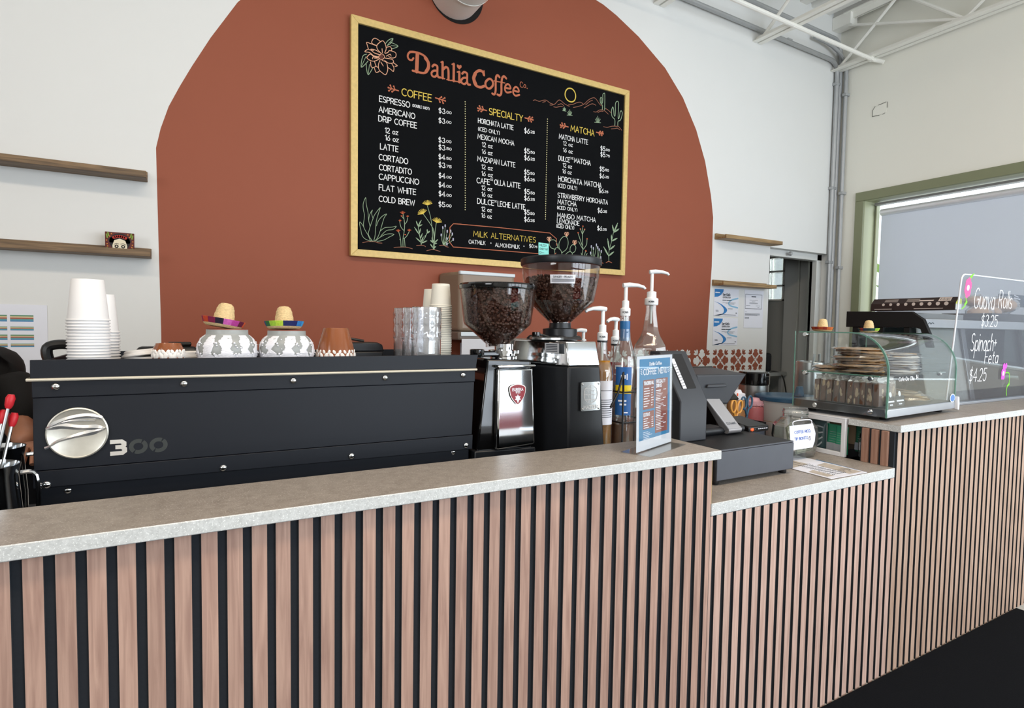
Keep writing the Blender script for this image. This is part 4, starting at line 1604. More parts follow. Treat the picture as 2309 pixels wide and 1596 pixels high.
ZONES = [(0, 250, 950, 1260, 'dahlia_drawing'), (250, 1080, 960, 1260, 'title_lettering'), (1090, 1560, 940, 1260, 'mountain_drawing'), (1560, 1900, 940, 1260, 'cactus_drawing'),
         (150, 540, 895, 960, 'coffee_sprigs'), (700, 1130, 895, 960, 'specialty_sprigs'), (1290, 1670, 895, 960, 'matcha_sprigs'),
         (0, 229, 0, 500, 'agave_drawing'), (229, 338, 0, 300, 'desert_flower_drawing'), (338, 372, 0, 300, 'leafy_sprig_drawing'), (372, 490, 0, 400, 'daisy_drawing'), (490, 548, 0, 300, 'lavender_drawing'),
         (1215, 1452, 0, 280, 'prickly_pear_drawing'), (1452, 1562, 0, 290, 'bud_stem_drawing'), (1562, 1672, 0, 200, 'lavender_drawing'), (1672, 1900, 0, 340, 'vine_drawing')]
for key, data in BOARD_ART.items():
    parts = {}
    for line in data.split('\n'):
        wd, cl, sm_, pts = line.split(',', 3)
        pts = [tuple(float(a) for a in q.split(',')) for q in pts.split()]
        cx = sum(p[0] for p in pts) / len(pts)
        cz = sum(p[1] for p in pts) / len(pts)
        nm = next((n_ for a, b, c, d, n_ in ZONES if a <= cx < b and c <= cz < d), 'milk_box_outline' if key == 'r' else NAMES[key])
        if key == 'c':
            nm = 'dotted_divider'
        pts = [(a / 1000, b / 1000) for a, b in pts]
        cl = cl == '1'
        if sm_ == '1':
            pts = smooth_pts(pts, cl, 4)
        parts.setdefault(nm, MB()).ribbon(pts, float(wd) / 1000, (BX, BY, BZ), UX, UZ, closed=cl)
    for nm, mb in parts.items():
        mb.build(nm, INK[key], board, smooth=0)
for key, nm in (('w', 'menu_lettering'), ('y', 'heading_lettering')):
    mb = MB()
    for c, s, x, z, wd, h, wt in BOARD_TEXT:
        if c == key:
            letter(mb, s, (BX + x / 1000, BY, BZ + z / 1000), UX, UZ, h / 1000, wd / 1000, wt)
    mb.build(nm, INK[key], board, smooth=0)
# ================================================================ COUNTERS
slat_a = wood_mat('walnut_slats', '9f7e70', 'bd9b8a', 'z', 30, .03945, -.2364)
slat_b = wood_mat('walnut_slats_lit', 'b49283', 'cdae9f', 'z', 30, .0400, 1.2645)  # same wood, lightened to carry the stronger light on this stretch
slat_c = wood_mat('walnut_slats_tan_lit', 'a68671', 'c0a28e', 'z', 30, .0397, 2.2209)  # tan tone, also lifted for the light at this end
slat_d = wood_mat('walnut_slats_side', '8e6855', 'a98370', 'z', 30)
felt = mat('black_felt', '23272d', .9, var=.15, scale=200)
top_m = stone_mat('grey_stone_top', '8b8279', 'a59c93', 'b9b2aa', .42, 45)
edge_m = stone_mat('pale_stone_edge', 'b8bab8', 'd8dad8', 'eaecea', .5, 150)
dark_lam = mat('black_laminate', '16171a', .5, var=.1)
ply = mat('plywood_edge', 'c8a878', .7, var=.1)


def slats(name, label, x0, x1, z1, first, pitch, m, grp):
    r = thing(name, label, 'counter front', ((x0 + x1) / 2, 0.01, 0), grp)
    mb = MB()
    x = first
    while x < x1 + pitch:
        a, b = x + .0134, x + pitch
        a2, b2 = max(a, x0), min(b, x1)
        if b2 - a2 > .003:
            mb.cur = 0
            mb.add([(a2, .005, 0), (a2 + .0006, 0, 0), (b2 - .0006, 0, 0), (b2, .005, 0), (a2, .005, z1), (a2 + .0006, 0, z1), (b2 - .0006, 0, z1), (b2, .005, z1)], [(1, 2, 6, 5)])
            mb.cur = 1
            mb.add([(a2, .0125, 0), (a2, .0006, 0), (a2 + .0006, 0, 0), (b2 - .0006, 0, 0), (b2, .0006, 0), (b2, .0125, 0)] + [(a2, .0125, z1), (a2, .0006, z1), (a2 + .0006, 0, z1), (b2 - .0006, 0, z1), (b2, .0006, z1), (b2, .0125, z1)],
                   [(0, 1, 7, 6), (1, 2, 8, 7), (3, 4, 10, 9), (4, 5, 11, 10), (6, 7, 8, 9, 10, 11), (0, 5, 4, 3, 2, 1)])
        x += pitch
    mb.build('slats', [m, felt], r, smooth=0)
    MB().box(x0, .0061, .0, x1, .022, z1).build('felt_backing', felt, r, smooth=0)
    return r


G = 'slatted wooden counter fronts'
n0 = -.2364 - .03945 * 30
r = slats('slatted_wainscot', 'pinkish wood slat front of the long coffee bar, nearest panel at left', n0, 1.2535, .884, n0, .03945, slat_a, G)
MB().box(1.2536, .0, .757, 1.2550, .022, .884).build('cut_edge', ply, r, smooth=0)
slats('slatted_wainscot', 'wood slat front under the low till counter', 1.2537, 2.1840, .7215, 1.2645 - .0400, .0400, slat_b, G)
slats('slatted_wainscot', 'wood slat front under the tall pastry counter at right', 2.1845, 4.6, .884, 2.1812, .0397, slat_c, G)

# bodies
tag(MB().box(n0, .0225, 0, 1.245, .16, .883).build('bar_wall', dark_lam, smooth=0), 'dark half-height wall behind the slats of the coffee bar', 'counter wall')
tag(MB().box(1.246, .0225, 0, 2.18, .70, .722).build('low_counter_body', dark_lam, smooth=0), 'dark base carrying the low till counter', 'counter base')
tag(MB().box(2.19, .0225, 0, 4.6, .124, .883).build('tall_counter_body', dark_lam, smooth=0), 'dark wall behind the slats of the tall pastry counter', 'counter wall')


def slab(name, label, x0, y0, z0, x1, y1, z1, loc=None):
    mb = MB()
    mb.add([(x0, y0, z1), (x1, y0, z1), (x1, y1, z1), (x0, y1, z1)], [(0, 1, 2, 3)])
    mb.cur = 1
    mb.add([(x0, y0, z0), (x1, y0, z0), (x1, y1, z0), (x0, y1, z0), (x0, y0, z1), (x1, y0, z1), (x1, y1, z1), (x0, y1, z1)],
           [(3, 2, 1, 0), (0, 1, 5, 4), (1, 2, 6, 5), (2, 3, 7, 6), (3, 0, 4, 7)])
    bm_o = mb.build(name, [top_m, edge_m], smooth=0)
    me = bm_o.data
    bm = bmesh.new()
    bm.from_mesh(me)
    bmesh.ops.remove_doubles(bm, verts=bm.verts, dist=1e-5)
    bmesh.ops.recalc_face_normals(bm, faces=bm.faces)
    bm.to_mesh(me)
    bm.free()
    b = bm_o.modifiers.new('bevel', 'BEVEL')
    b.width = .0015
    b.segments = 1
    b.limit_method = 'ANGLE'
    return tag(bm_o, label, 'countertop')


slab('countertop', 'long narrow grey stone countertop of the coffee bar', n0, -.02, .8845, 1.267, .186, .909)
slab('countertop', 'low grey stone countertop holding the cash drawer', 1.2560, -.001, .7220, 2.1835, .70, .757)
slab('countertop', 'tall grey stone countertop under the pastry case', 2.186, -.013, .8845, 2.8205, .174, .910)
slab('countertop', 'tall grey stone countertop under the glass sneeze guard, right of the joint', 2.8225, -.013, .8845, 4.6, .245, .910)
tag(MB().box(n0, .186, .722, 1.246, .80, .757).build('work_surface', mat('steel_worktop', '6d6f72', .4, .6, var=.05), bev=.002), 'steel work surface behind the coffee bar', 'worktop')
tag(MB().box(n0, .20, 0, 1.24, .78, .7215).build('bar_cabinet', dark_lam, smooth=0), 'dark cabinet under the work surface behind the bar', 'cabinet')
tag(MB().box(2.186, .26, .722, 4.6, .86, .757).build('work_surface', bpy.data.materials['steel_worktop'], bev=.002), 'steel work surface behind the tall pastry counter', 'worktop')
tag(MB().box(2.19, .28, 0, 4.6, .84, .7215).build('bar_cabinet', dark_lam, smooth=0), 'dark cabinet under the work surface behind the pastry counter', 'cabinet')
tag(MB().box(1.256, .702, .722, 2.183, .86, .757).build('work_surface', bpy.data.materials['steel_worktop'], bev=.002), 'steel work surface strip behind the till', 'worktop')
tag(MB().box(1.26, .71, 0, 2.18, .85, .7215).build('bar_cabinet', dark_lam, smooth=0), 'dark cabinet behind the till counter', 'cabinet')

# side of the tall counter seen above the low one
r = thing('slatted_end_wainscot', 'three dark wood slats on the side of the tall counter', 'counter side', (2.18, .06, .757))
mb = MB()
for k in range(3):
    y = .0235 + k * .0345
    mb.box(2.176, y, .7575, 2.1895, y + .0235, .8835)
mb.build('slats', slat_d, r, bev=.0008)
MB().box(2.1855, .0226, .7575, 2.1895, .124, .8835).build('felt_backing', felt, r, smooth=0)
# ================================================================ ESPRESSO MACHINE
body_m = mat('matte_charcoal_steel', '12161e', .5, .0, var=.10, spec=.4, scale=9)
trim_m = mat('pale_bead_trim', 'cfc9b8', .4, .3)
chrome = mat('chrome', 'd9dbdc', .08, 1.0, var=.02)
brushed = mat('brushed_steel', 'b9bbba', .28, .95, var=.06, scale=60)
black_pl = mat('black_plastic', '0d0d0f', .38, var=.1)
gun = mat('grey_numeral', '4c504f', .35, .6, var=.15)
tray_m = mat('steel_tray', '7d8083', .35, .8, var=.05)
MY = .36
mc = thing('espresso_machine', 'wide black espresso machine with a silver round emblem and the number 300', 'espresso machine', (.21, .62, .757))
mb = MB()
mb.box(-.268, MY + .012, .80, .690, .90, 1.08)
mb.build('body', body_m, mc, bev=.004)
MB().box(-.274, MY + .001, 1.0815, .7005, MY + .02, 1.1165).build('upper_strip', body_m, mc, bev=.0015)
MB().prism([(-.274, .9345), (.6935, .9325), (.6985, 1.081), (-.273, 1.081)], (0, MY + .003, 0), UX, UZ, (0, .012, 0)).build('rear_panel', body_m, mc, bev=.0008)
MB().prism([(-.276, .8990), (.6945, .8910), (.6955, .9315), (-.275, .9335)], (0, MY + .001, 0), UX, UZ, (0, .014, 0)).build('lower_strip', body_m, mc, bev=.0012)
MB().prism([(-.235, .80), (.655, .80), (.655, .889), (-.235, .896)], (0, MY + .016, 0), UX, UZ, (0, .02, 0)).build('base_panel', body_m, mc, bev=.001)
MB().box(.656, MY + .02, .80, .692, MY + .06, .888).build('rusty_corner', mat('brown_scuffed_metal', '3d2a24', .6, .4, var=.5, scale=60), mc)
# cup rail: wall around the cup tray, on all four sides
mb = MB()
mb.prism([(-.276, 1.1195), (.7015, 1.1195), (.7085, 1.1575), (-.2755, 1.1575)], (0, MY, 0), UX, UZ, (0, .006, 0))
mb.box(-.2755, MY + .006, 1.1195, -.2695, .90, 1.150).box(.700, MY + .006, 1.1195, .7065, .90, 1.150).box(-.2755, .895, 1.1195, .7065, .901, 1.150)
mb.build('cup_rail', body_m, mc, bev=.001)
MB().box(-.2695, MY + .006, 1.105, .6995, .895, 1.1205).build('cup_tray', tray_m, mc, smooth=0)
mb = MB().tube([(-.281, .42, 1.1180), (-.281, MY - .004, 1.1180), (.703, MY - .004, 1.1160), (.703, .42, 1.1165)], .0032, 8)
mb.build('bead_trim', trim_m, mc)
ry = Matrix.Rotation(math.radians(90), 3, 'X')
SC = [(-.236, 1.1035), (-.011, 1.1015), (.217, 1.1005), (.442, 1.1005), (.663, 1.1015), (-.254, .905), (.065, .905), (.356, .904), (.675, .903)]
for x, z in SC:
    MB().lathe([(.0076, -.001), (.0074, .002), (.0052, .0046), (.002, .0056), (0, .0057)], (x, MY + .0005, z), 16, ry).build('screw', chrome, mc)
for x, z in ((-.222, .886), (.642, .884)):
    MB().lathe([(.0076, -.001), (.0074, .002), (.0052, .0046), (.002, .0056), (0, .0057)], (x, MY + .0155, z), 16, ry).build('screw', chrome, mc)
for x in (-.18, .6):
    for y in (.45, .82):
        MB().lathe([(.022, 0), (.026, .01), (.02, .045)], (x, y, .757), 14).build('foot', black_pl, mc)
# round emblem
EO = Vector((-.2015, MY + .001, 1.0065))
e = MB().lathe([(0.0525, 0), (.0525, .003), (.050, .0045), (.0475, .0028), (0, .0026)], EO, 48, ry).build('emblem', mat('dull_silver', 'c9c6bb', .38, .7, var=.14, scale=70), mc)


def taper(mb, pts, ws, o, d):
    """raised tapering stroke"""
    P = smooth_pts(pts, False, 6)
    n = len(P)
    W = []
    for i in range(n):
        t = i / (n - 1) * (len(ws) - 1)
        k = min(int(t), len(ws) - 2)
        W.append(ws[k] + (ws[k + 1] - ws[k]) * (t - k))
    L, R = [], []
    for i in range(n):
        a, b = P[max(0, i - 1)], P[min(n - 1, i + 1)]
        tx, ty = b[0] - a[0], b[1] - a[1]
        l = math.hypot(tx, ty) or 1
        nx, ny = -ty / l, tx / l
        L.append((P[i][0] + nx * W[i] / 2, P[i][1] + ny * W[i] / 2))
        R.append((P[i][0] - nx * W[i] / 2, P[i][1] - ny * W[i] / 2))
    o = Vector(o)
    vs = []
    for i in range(n):
        m_ = ((L[i][0] + R[i][0]) / 2, (L[i][1] + R[i][1]) / 2)
        vs += [o + UX * L[i][0] + UZ * L[i][1], o + UX * m_[0] + UZ * m_[1] + Vector(d), o + UX * R[i][0] + UZ * R[i][1]]
    fs = []
    for i in range(n - 1):
        fs += [(3 * i, 3 * i + 1, 3 * i + 4, 3 * i + 3), (3 * i + 1, 3 * i + 2, 3 * i + 5, 3 * i + 4)]
    mb.add(vs, fs)


mb = MB()
so = EO - UY * .003
taper(mb, [(.042, .027), (.036, .031), (.015, .0345), (-.012, .031), (-.036, .021), (-.051, .012)], [.006, .009, .011, .010, .012, .004], so, (0, -.003, 0))
taper(mb, [(-.051, .0115), (-.03, .017), (.0, .012), (.026, .0095), (.046, .007)], [.004, .013, .011, .009, .014, .003], so, (0, -.003, 0))
taper(mb, [(.046, .006), (.026, .001), (-.005, -.006), (-.032, -.014), (-.046, -.0235), (-.0535, -.0265)], [.003, .013, .008, .006, .005, .006], so, (0, -.003, 0))
taper(mb, [(-.046, .013), (-.024, .024), (.0, .026), (.03, .024)], [.005, .008, .005, .002], so, (0, -.0025, 0))
mb.build('emblem_letter', mat('bright_emblem_silver', 'e4e5e6', .22, .85, var=.03), e)


def numeral(mb, s, x, w, h, z):
    o = Vector((x, MY + .0022, z))
    if s == '3':
        mb.ribbon([(0, h * .9), (w * .78, h * .9), (w * .96, h * .78), (w * .96, h * .64), (w * .8, h * .52), (w * .36, h * .52)], .0086, o, UX, UZ, cap=False)
        mb.ribbon([(w * .8, h * .52), (w * 1.0, h * .38), (w * 1.0, h * .22), (w * .82, h * .1), (0, h * .1)], .0086, o - UY * .0001, UX, UZ, cap=False)
    else:
        for a0, a1 in ((62, 232), (-118, 52)):
            pts = [(w / 2 + (w / 2 - .0040) * math.cos(math.radians(a)), h / 2 + (h / 2 - .0040) * math.sin(math.radians(a))) for a in [a0 + (a1 - a0) * k / 14 for k in range(15)]]
            mb.ribbon(pts, .0082, o, UX, UZ, cap=False)


mb = MB()
numeral(mb, '3', -.1475, .0255, .031, .9545)
mb.build('numeral_three', mat('polished_numeral', 'f2f2ee', .15, .6), mc, smooth=0)
for x in (-.1145, -.0775):
    mb = MB()
    numeral(mb, '0', x, .034, .032, .953)
    mb.build('numeral_zero', gun, mc, smooth=0)

# ---------------------------------------------------------------- paper cups upside down on the machine
cup_w = mat('white_paper_cup', 'e9e7e6', .6, var=.012, scale=60)
cup_i = mat('ivory_paper_cup', 'ebe7da', .6, var=.012, scale=60)
TRAY = 1.121


def cup_mesh(name, rr, rb, h, m):
    """one upturned cup: rolled rim at the bottom, base on top"""
    mb = MB()
    mb.lathe([(rr - .0015, .0005), (rr + .0012, -.0002), (rr + .0022, .0014), (rr + .0012, .0032), (rr - .0006, .0034), (rb, h - .0012), (rb - .001, h), (rb - .0035, h), (rb - .004, h - .003), (0.001, h - .003)], (0, 0, 0), 36)
    o = mb.build(name, m, loc=(0, 0, 0))
    return o


def cup_stack(x, y, rr, rb, h, step, n, m, where, grp):
    first = cup_mesh('paper_cup', rr, rb, h, m)
    for k in range(n):
        o = first
        if k:
            o = first.copy()
            COL.objects.link(o)
        o.location = (x + random.uniform(-.0006, .0006), y + random.uniform(-.0006, .0006), TRAY + k * step)
        if k == n - 1:
            tag(o, 'top cup, upside down, of the %s' % where, 'paper cup', grp)
        else:
            tag(o, 'white paper cup nested in the %s' % where, 'paper cup', grp)


cup_stack(-.197, .5, .0395, .0305, .092, .0068, 18, cup_w, 'tall cup stack at the left end of the machine', 'cups in the wide left stack')
cup_stack(-.188, .64, .0360, .0275, .094, .0072, 13, cup_w, 'cup stack behind the wide left one', 'cups in the left rear stack')
cup_stack(.664, .53, .0318, .0265, .0665, .0053, 34, cup_i, 'tall stack of ivory cups beside the glasses', 'ivory cups in the tall stack')
cup_stack(.667, .608, .0305, .0255, .065, .0053, 32, cup_i, 'stack of ivory cups hidden behind the tall one', 'ivory cups in the rear stack')

# black jug with a loop handle behind the left cups
r = thing('black_jug', 'black jug with a loop handle behind the left cup stack', 'jug', (-.2, .58, TRAY))
MB().lathe([(.0, 0), (.036, 0), (.038, .05), (.034, .062), (.031, .062), (.031, .004), (0, .004)], (-.205, .585, TRAY), 24).build('jug_body', black_pl, r)
MB().tube(smooth_pts([(-.236, .575, TRAY + .058), (-.262, .572, TRAY + .06), (-.283, .57, TRAY + .052), (-.281, .57, TRAY + .025), (-.265, .572, TRAY + .006), (-.240, .575, TRAY + .01)], False, 4), .0115, 10, sx=1.1).build('handle', black_pl, r)

# coffee lids
lid_w = mat('white_lid', 'e4e2e0', .4, var=.01)


def lid(x, y, z, r0):
    mb = MB().lathe([(r0, 0), (r0 + .002, .002), (r0 + .001, .006), (r0 - .003, .007), (r0 - .004, .013), (r0 - .007, .015), (r0 - .010, .011), (0, .0105)], (x, y, z), 30)
    return mb.build('cup_lid', lid_w, loc=(x, y, z))


for k in range(4):
    o = lid(-.098, .56, TRAY + k * .0085, .042)
    if k == 3:
        o.rotation_euler = (math.radians(-5), math.radians(-7), 0)
        o.location.z += .006
    tag(o, 'white plastic lid on top, tilted, of the lid pile left of the brown bowl' if k == 3 else 'white plastic lid in the pile left of the brown bowl', 'cup lid', 'white lids left of the brown bowl')
for k in range(4):
    tag(lid(.006, .60, TRAY + k * .0085, .042), 'white plastic lid in the low pile between brown bowl and patterned jar', 'cup lid', 'white lids behind the brown bowl')
# dark flat press behind the lids
r = thing('dark_tool', 'flat dark plastic tool lying behind the white lids', 'tool', (-.04, .68, TRAY))
MB().box(-.12, .66, TRAY, .02, .72, TRAY + .05).build('tool_body', black_pl, r, bev=.012, seg=3)
MB().box(-.05, .675, TRAY + .05, .005, .70, TRAY + .062).build('grip', black_pl, r, bev=.004)

# ---------------------------------------------------------------- patterned sugar jars with straw hats
grey_gl = mat('grey_glaze', '9b9e9c', .35, var=.04)
white_gl = mat('white_slip', 'eeeef4', .35, var=.02)
clay = mat('terracotta_lid', '8a4a3a', .6, var=.08)
straw = mat('woven_straw', 'd8bd8c', .8, var=.45, scale=190, bump=.9, stretch=(1, 1, 2.2))
JP = [(.0, 0), (.045, 0), (.052, .004), (.063, .02), (.0685, .042), (.0665, .062), (.058, .078), (.049, .0855), (.0475, .088), (.0472, .0985), (.0445, .0985), (.0445, .084), (.0, .082)]


def jar_r(z):
    for (r0, z0), (r1, z1) in zip(JP[1:9], JP[2:10]):
        if z0 <= z <= z1:
            return r0 + (r1 - r0) * (z - z0) / max(1e-6, z1 - z0)
    return .045


def patterned_jar(x, y, sc, seed, label):
    rnd = random.Random(seed)
    r = thing('patterned_jar', label, 'jar', (x, y, TRAY), 'grey and white patterned jars on the machine')
    MB().lathe([(a * sc, b * sc) for a, b in JP], (x, y, TRAY), 48).build('jar_body', grey_gl, r)
    MB().lathe([(0, .0975 * sc), (.0455 * sc, .0975 * sc), (.0455 * sc, .1005 * sc), (0, .1015 * sc)], (x, y, TRAY), 32).build('jar_lid', clay, r)
    mb = MB()

    def S_(th, z, lift):
        rr = (jar_r(z) + lift) * sc
        return (x + rr * math.cos(th), y + rr * math.sin(th), TRAY + z * sc)

    def petal(th, z, ang, L, w):
        prof = ((0, .14), (.3, .45), (.65, .92), (.86, 1.0), (.98, .66), (1.03, .1))
        pl, pr, pm = [], [], []
        for t, ww in prof:
            a, b = L * t * math.cos(ang), L * t * math.sin(ang)
            na, nb = -math.sin(ang) * w * ww / 2, math.cos(ang) * w * ww / 2
            R0 = .064
            zc = min(.0855, max(.001, z + b))
            pm.append(S_(th + a / R0, zc, .0013))
            pl.append(S_(th + (a + na) / R0, min(.0855, max(.001, z + b + nb)), .0006))
            pr.append(S_(th + (a - na) / R0, min(.0855, max(.001, z + b - nb)), .0006))
        n = len(prof)
        fs = []
        for i in range(n - 1):
            fs += [(i, i + 1, n + i + 1, n + i), (n + i, n + i + 1, 2 * n + i + 1, 2 * n + i)]
        mb.add(pl + pm + pr, fs)
    for row, (z, cnt, spread) in enumerate(((.066, 9, 1.0), (.040, 10, 1.0), (.014, 9, .8))):
        for k in range(cnt):
            th = 2 * PI * k / cnt + row * .45 + rnd.uniform(-.05, .05)
            base = (PI - .35, PI + .45, PI / 2 + .5)[row] + rnd.uniform(-.35, .35)
            n = 9 if row < 2 else 6
            for i in range(n):
                a = base + (i - (n - 1) / 2) * (.27 if row < 2 else .34)
                petal(th + .003 / .064 * math.cos(a), z + .003 * math.sin(a), a, rnd.uniform(.024, .029) * (1 - .03 * abs(i - 4)), .0086)
            mb.ball(S_(th + .05, z + .001, .001), .0026, 8, 5)
            mb.ball(S_(th + .09, z - .005, .001), .002, 8, 5)
    for k in range(40):
        mb.ball(S_(rnd.uniform(0, 2 * PI), rnd.uniform(.012, .078), .0002), rnd.uniform(.0014, .0024), 6, 4)
    mb.build('white_petals', white_gl, r)
    return r


patterned_jar(.083, .5, 1.0, 3, 'round grey jar with white petals under the pink-banded straw hat')
patterned_jar(.222, .5, .985, 8, 'round grey jar with white petals under the blue-banded straw hat')


def sombrero(x, y, z, s, tilt, bands, label, th0=0.0):
    r = thing('straw_hat', label, 'hat', (x, y, z), 'tiny straw hats')
    mt = Matrix.Translation((x, y, z)) @ tilt
    mb = MB(mt)
    prof = [(.0255, .0075), (.025, .012), (.0232, .026), (.0205, .042), (.0175, .053), (.012, .0595), (0, .0615)]
    q = []
    for i in range(len(prof) - 1):
        (a, b), (c, d) = prof[i], prof[i + 1]
        for k in range(3):
            t = k / 3
            q.append((a + (c - a) * t + (.0009 if k == 1 else 0), b + (d - b) * t))
    mb.lathe([(p[0] * s, p[1] * s) for p in q + [prof[-1]]], (0, 0, 0), 28)
    mb.lathe([(.0245 * s, .008 * s), (.029 * s, .002 * s), (.036 * s, .0 * s), (.0425 * s, .004 * s), (.0465 * s, .012 * s), (.049 * s, .019 * s), (.048 * s, .0193 * s), (.0452 * s, .0125 * s), (.041 * s, .0056 * s), (.036 * s, .002 * s), (.029 * s, .004 * s), (.0245 * s, .0098 * s)], (0, 0, 0), 40, closed=True)
    hat = mb.build('hat_straw', straw, r)
    mb = MB(mt)
    n = len(bands)
    mats = []
    for i, h in enumerate(bands):
        m_ = mat('serape_' + h, h, .8, var=.35, scale=240)
        mats.append(m_)
        mb.cur = i
        a0 = th0 + 2 * PI * i / n
        mb.lathe([(.0445 * s, .0066 * s), (.0472 * s, .0122 * s), (.0500 * s, .0198 * s), (.0486 * s, .0204 * s), (.0462 * s, .0135 * s)], (0, 0, 0), 5, None, True, a0, a0 + 2 * PI / n)
    mb.build('striped_band', mats, r)
    return r


Rt = lambda dx, dy, dz=0: Matrix.Rotation(math.radians(dz), 4, 'Z') @ Matrix.Rotation(math.radians(dx), 4, 'X') @ Matrix.Rotation(math.radians(dy), 4, 'Y')
pinkb = ['c0411f', '7a1440', '1c1028', 'c35aa8', 'b13a8e', '5e1030', 'd0562c', '7a1048', '2a1430', 'c86ab8', 'd0a0d8', 'b03a30', '4a7a30', 'a8c040', '204828', '902040']
blueb = ['2c6a3c', '9cc43c', 'b4d040', '1a2458', '16205c', '2a74b4', '3c98d0', '48b4dc', '8ce0ec', 'b0e8ec', '6a1838', '902c4c', 'c05030', 'd89030', '6a4090', '304080']
sombrero(.072, .5, TRAY + .104, 1.0, Rt(-2, 10), pinkb, 'tiny straw hat with a pink and maroon striped band, on the left jar', PI + .35)
sombrero(.216, .5, TRAY + .1015, .97, Rt(-3, 0), blueb, 'tiny straw hat with a green and blue striped band, on the right jar', PI + .2)

# clay mugs
clay_gl = mat('brown_glazed_clay', '8a4f2d', .18, var=.12, scale=20, coat=.5)
slip = mat('white_brush_slip', 'efeae4', .4)


def clay_mug(x, y, r0, r1, h, label, low=False):
    r = thing('clay_mug', label, 'mug', (x, y, TRAY), 'brown clay mugs upside down')
    if low:
        prof = [(r0, 0), (r0 * 1.02, h * .35), (r0 * .93, h * .8), (r1, h), (r1 * .8, h), (r1 * .72, h * .93), (0, h * .92)]
    else:
        prof = [(r0, 0), (r0 * .97, h * .1), (r0 * .8, h * .55), (r1, h * .97), (r1 * .96, h), (r1 * .82, h), (r1 * .78, h * .97), (0, h * .965)]
    MB().lathe(prof, (x, y, TRAY), 40).build('mug_body', clay_gl, r)
    mb = MB()
    n = 22
    for k in range(n):
        a = 2 * PI * k / n
        for j, (dz, dr, rr) in enumerate(((.026 if not low else .038, 0, .0058), (.036 if not low else .046, -.001, .0042))):
            z = TRAY + dz + (0 if low else .006)
            t = (z - TRAY) / h
            rad = r0 * (1 - .03 * t) if low else r0 * (1 - .38 * t)
            a2 = a + j * PI / n
            m_ = Matrix.Rotation(a2, 3, 'Z') @ Matrix.Rotation(.5 if k % 2 else -.35, 3, 'X')
            mb.ball((x + (rad - .0002) * math.cos(a2), y + (rad - .0002) * math.sin(a2), z), (.0022, rr * .95, rr * 1.6), 8, 5, m_)
    mb.build('white_brushwork', slip, r)


clay_mug(.347, .5, .0575, .0335, .106, 'tall brown glazed clay mug upside down with white brushwork at its rim')
clay_mug(-.043, .475, .0335, .0255, .066, 'small brown clay bowl upside down between lids and jar', True)

# black case behind the tall clay mug
r = thing('black_case', 'black plastic case with a pen on it behind the tall clay mug', 'case', (.44, .66, TRAY))
MB().box(.36, .62, TRAY, .515, .72, TRAY + .035).build('case_body', black_pl, r, bev=.004)
MB().prism([(.405, .035), (.52, .035), (.515, .055), (.50, .062), (.405, .062)], (0, .63, TRAY), UX, UZ, (0, .085, 0)).build('case_lid', black_pl, r, bev=.003)
tag(MB().tube([(.405, .615, TRAY + .075), (.455, .62, TRAY + .067)], .004, 8).build('pen', black_pl), 'dark pen lying on the black case', 'pen')
# cut glass tumblers
cut = glass('cut_glass', (.95, .955, .965), 2.6, .04, .10, (.9, .92, .95))  # white film brightens the glass in place of its highlights


def tumbler(x, y, label):
    r = .0415
    h = .167
    mb = MB()
    n = 48
    rows = []
    prof = [(.0, 0.0), (.034, 0.0), (.039, .003)]
    vs, fs = [], []
    zs = [i * h / 40 for i in range(1, 41)]
    ring = lambda rad, z: [Vector((x + rad(i, z) * math.cos(2 * PI * i / n), y + rad(i, z) * math.sin(2 * PI * i / n), TRAY + z)) for i in range(n)]

    def outer(i, z):
        t = z / h
        base = r * (.965 + .035 * t)
        if t < .46:
            return base - .0012 * (i % 4 == 0) + .0002
        if t > .95:
            return base
        u = (i / 6.0) % 1.0
        v = ((t - .46) / .16) % 1.0
        a, b = abs(u - .5) * 2, abs(v - .5) * 2
        return base + .0016 * (abs(a - b) < .28) - .0014 * (a + b < .5) - .0008 * (a < .12 or b < .12)
    rings = [ring(lambda i, z: .036, 0)] + [ring(outer, z) for z in zs] + [ring(lambda i, z: r - .002, h + .001), ring(lambda i, z: r - .0042, h), ring(lambda i, z: r - .006, .016), ring(lambda i, z: .002, .014)]
    for q in rings:
        vs += q
    for j in range(len(rings) - 1):
        for i in range(n):
            i2 = (i + 1) % n
            fs.append((j * n + i, j * n + i2, (j + 1) * n + i2, (j + 1) * n + i))
    fs.append(tuple(range(n))[::-1])
    fs.append(tuple((len(rings) - 1) * n + i for i in range(n)))
    mb.add(vs, fs)
    return tag(mb.build('cut_glass_tumbler', cut, smooth=25), label, 'glass', 'cut glass tumblers on the machine')


tumbler(.580, .430, 'clear cut glass tumbler, front one of the row beside the ivory cups')
tumbler(.582, .515, 'clear cut glass tumbler, middle one of the row beside the ivory cups')
tumbler(.583, .601, 'clear cut glass tumbler, rear one at the left of the row')
# ================================================================ GRINDERS
gloss_black = mat('gloss_black', '0a0a0b', .10, var=.1, coat=.4)
satin_black = mat('satin_black', '17191d', .36, var=.12)
hopper_gl = glass('hopper_plastic', (.93, .91, .90), 1.0, .015)
bean_m = mat('roasted_coffee', '4a2f24', .33, var=.45, scale=45)
STEEL_Z = .757


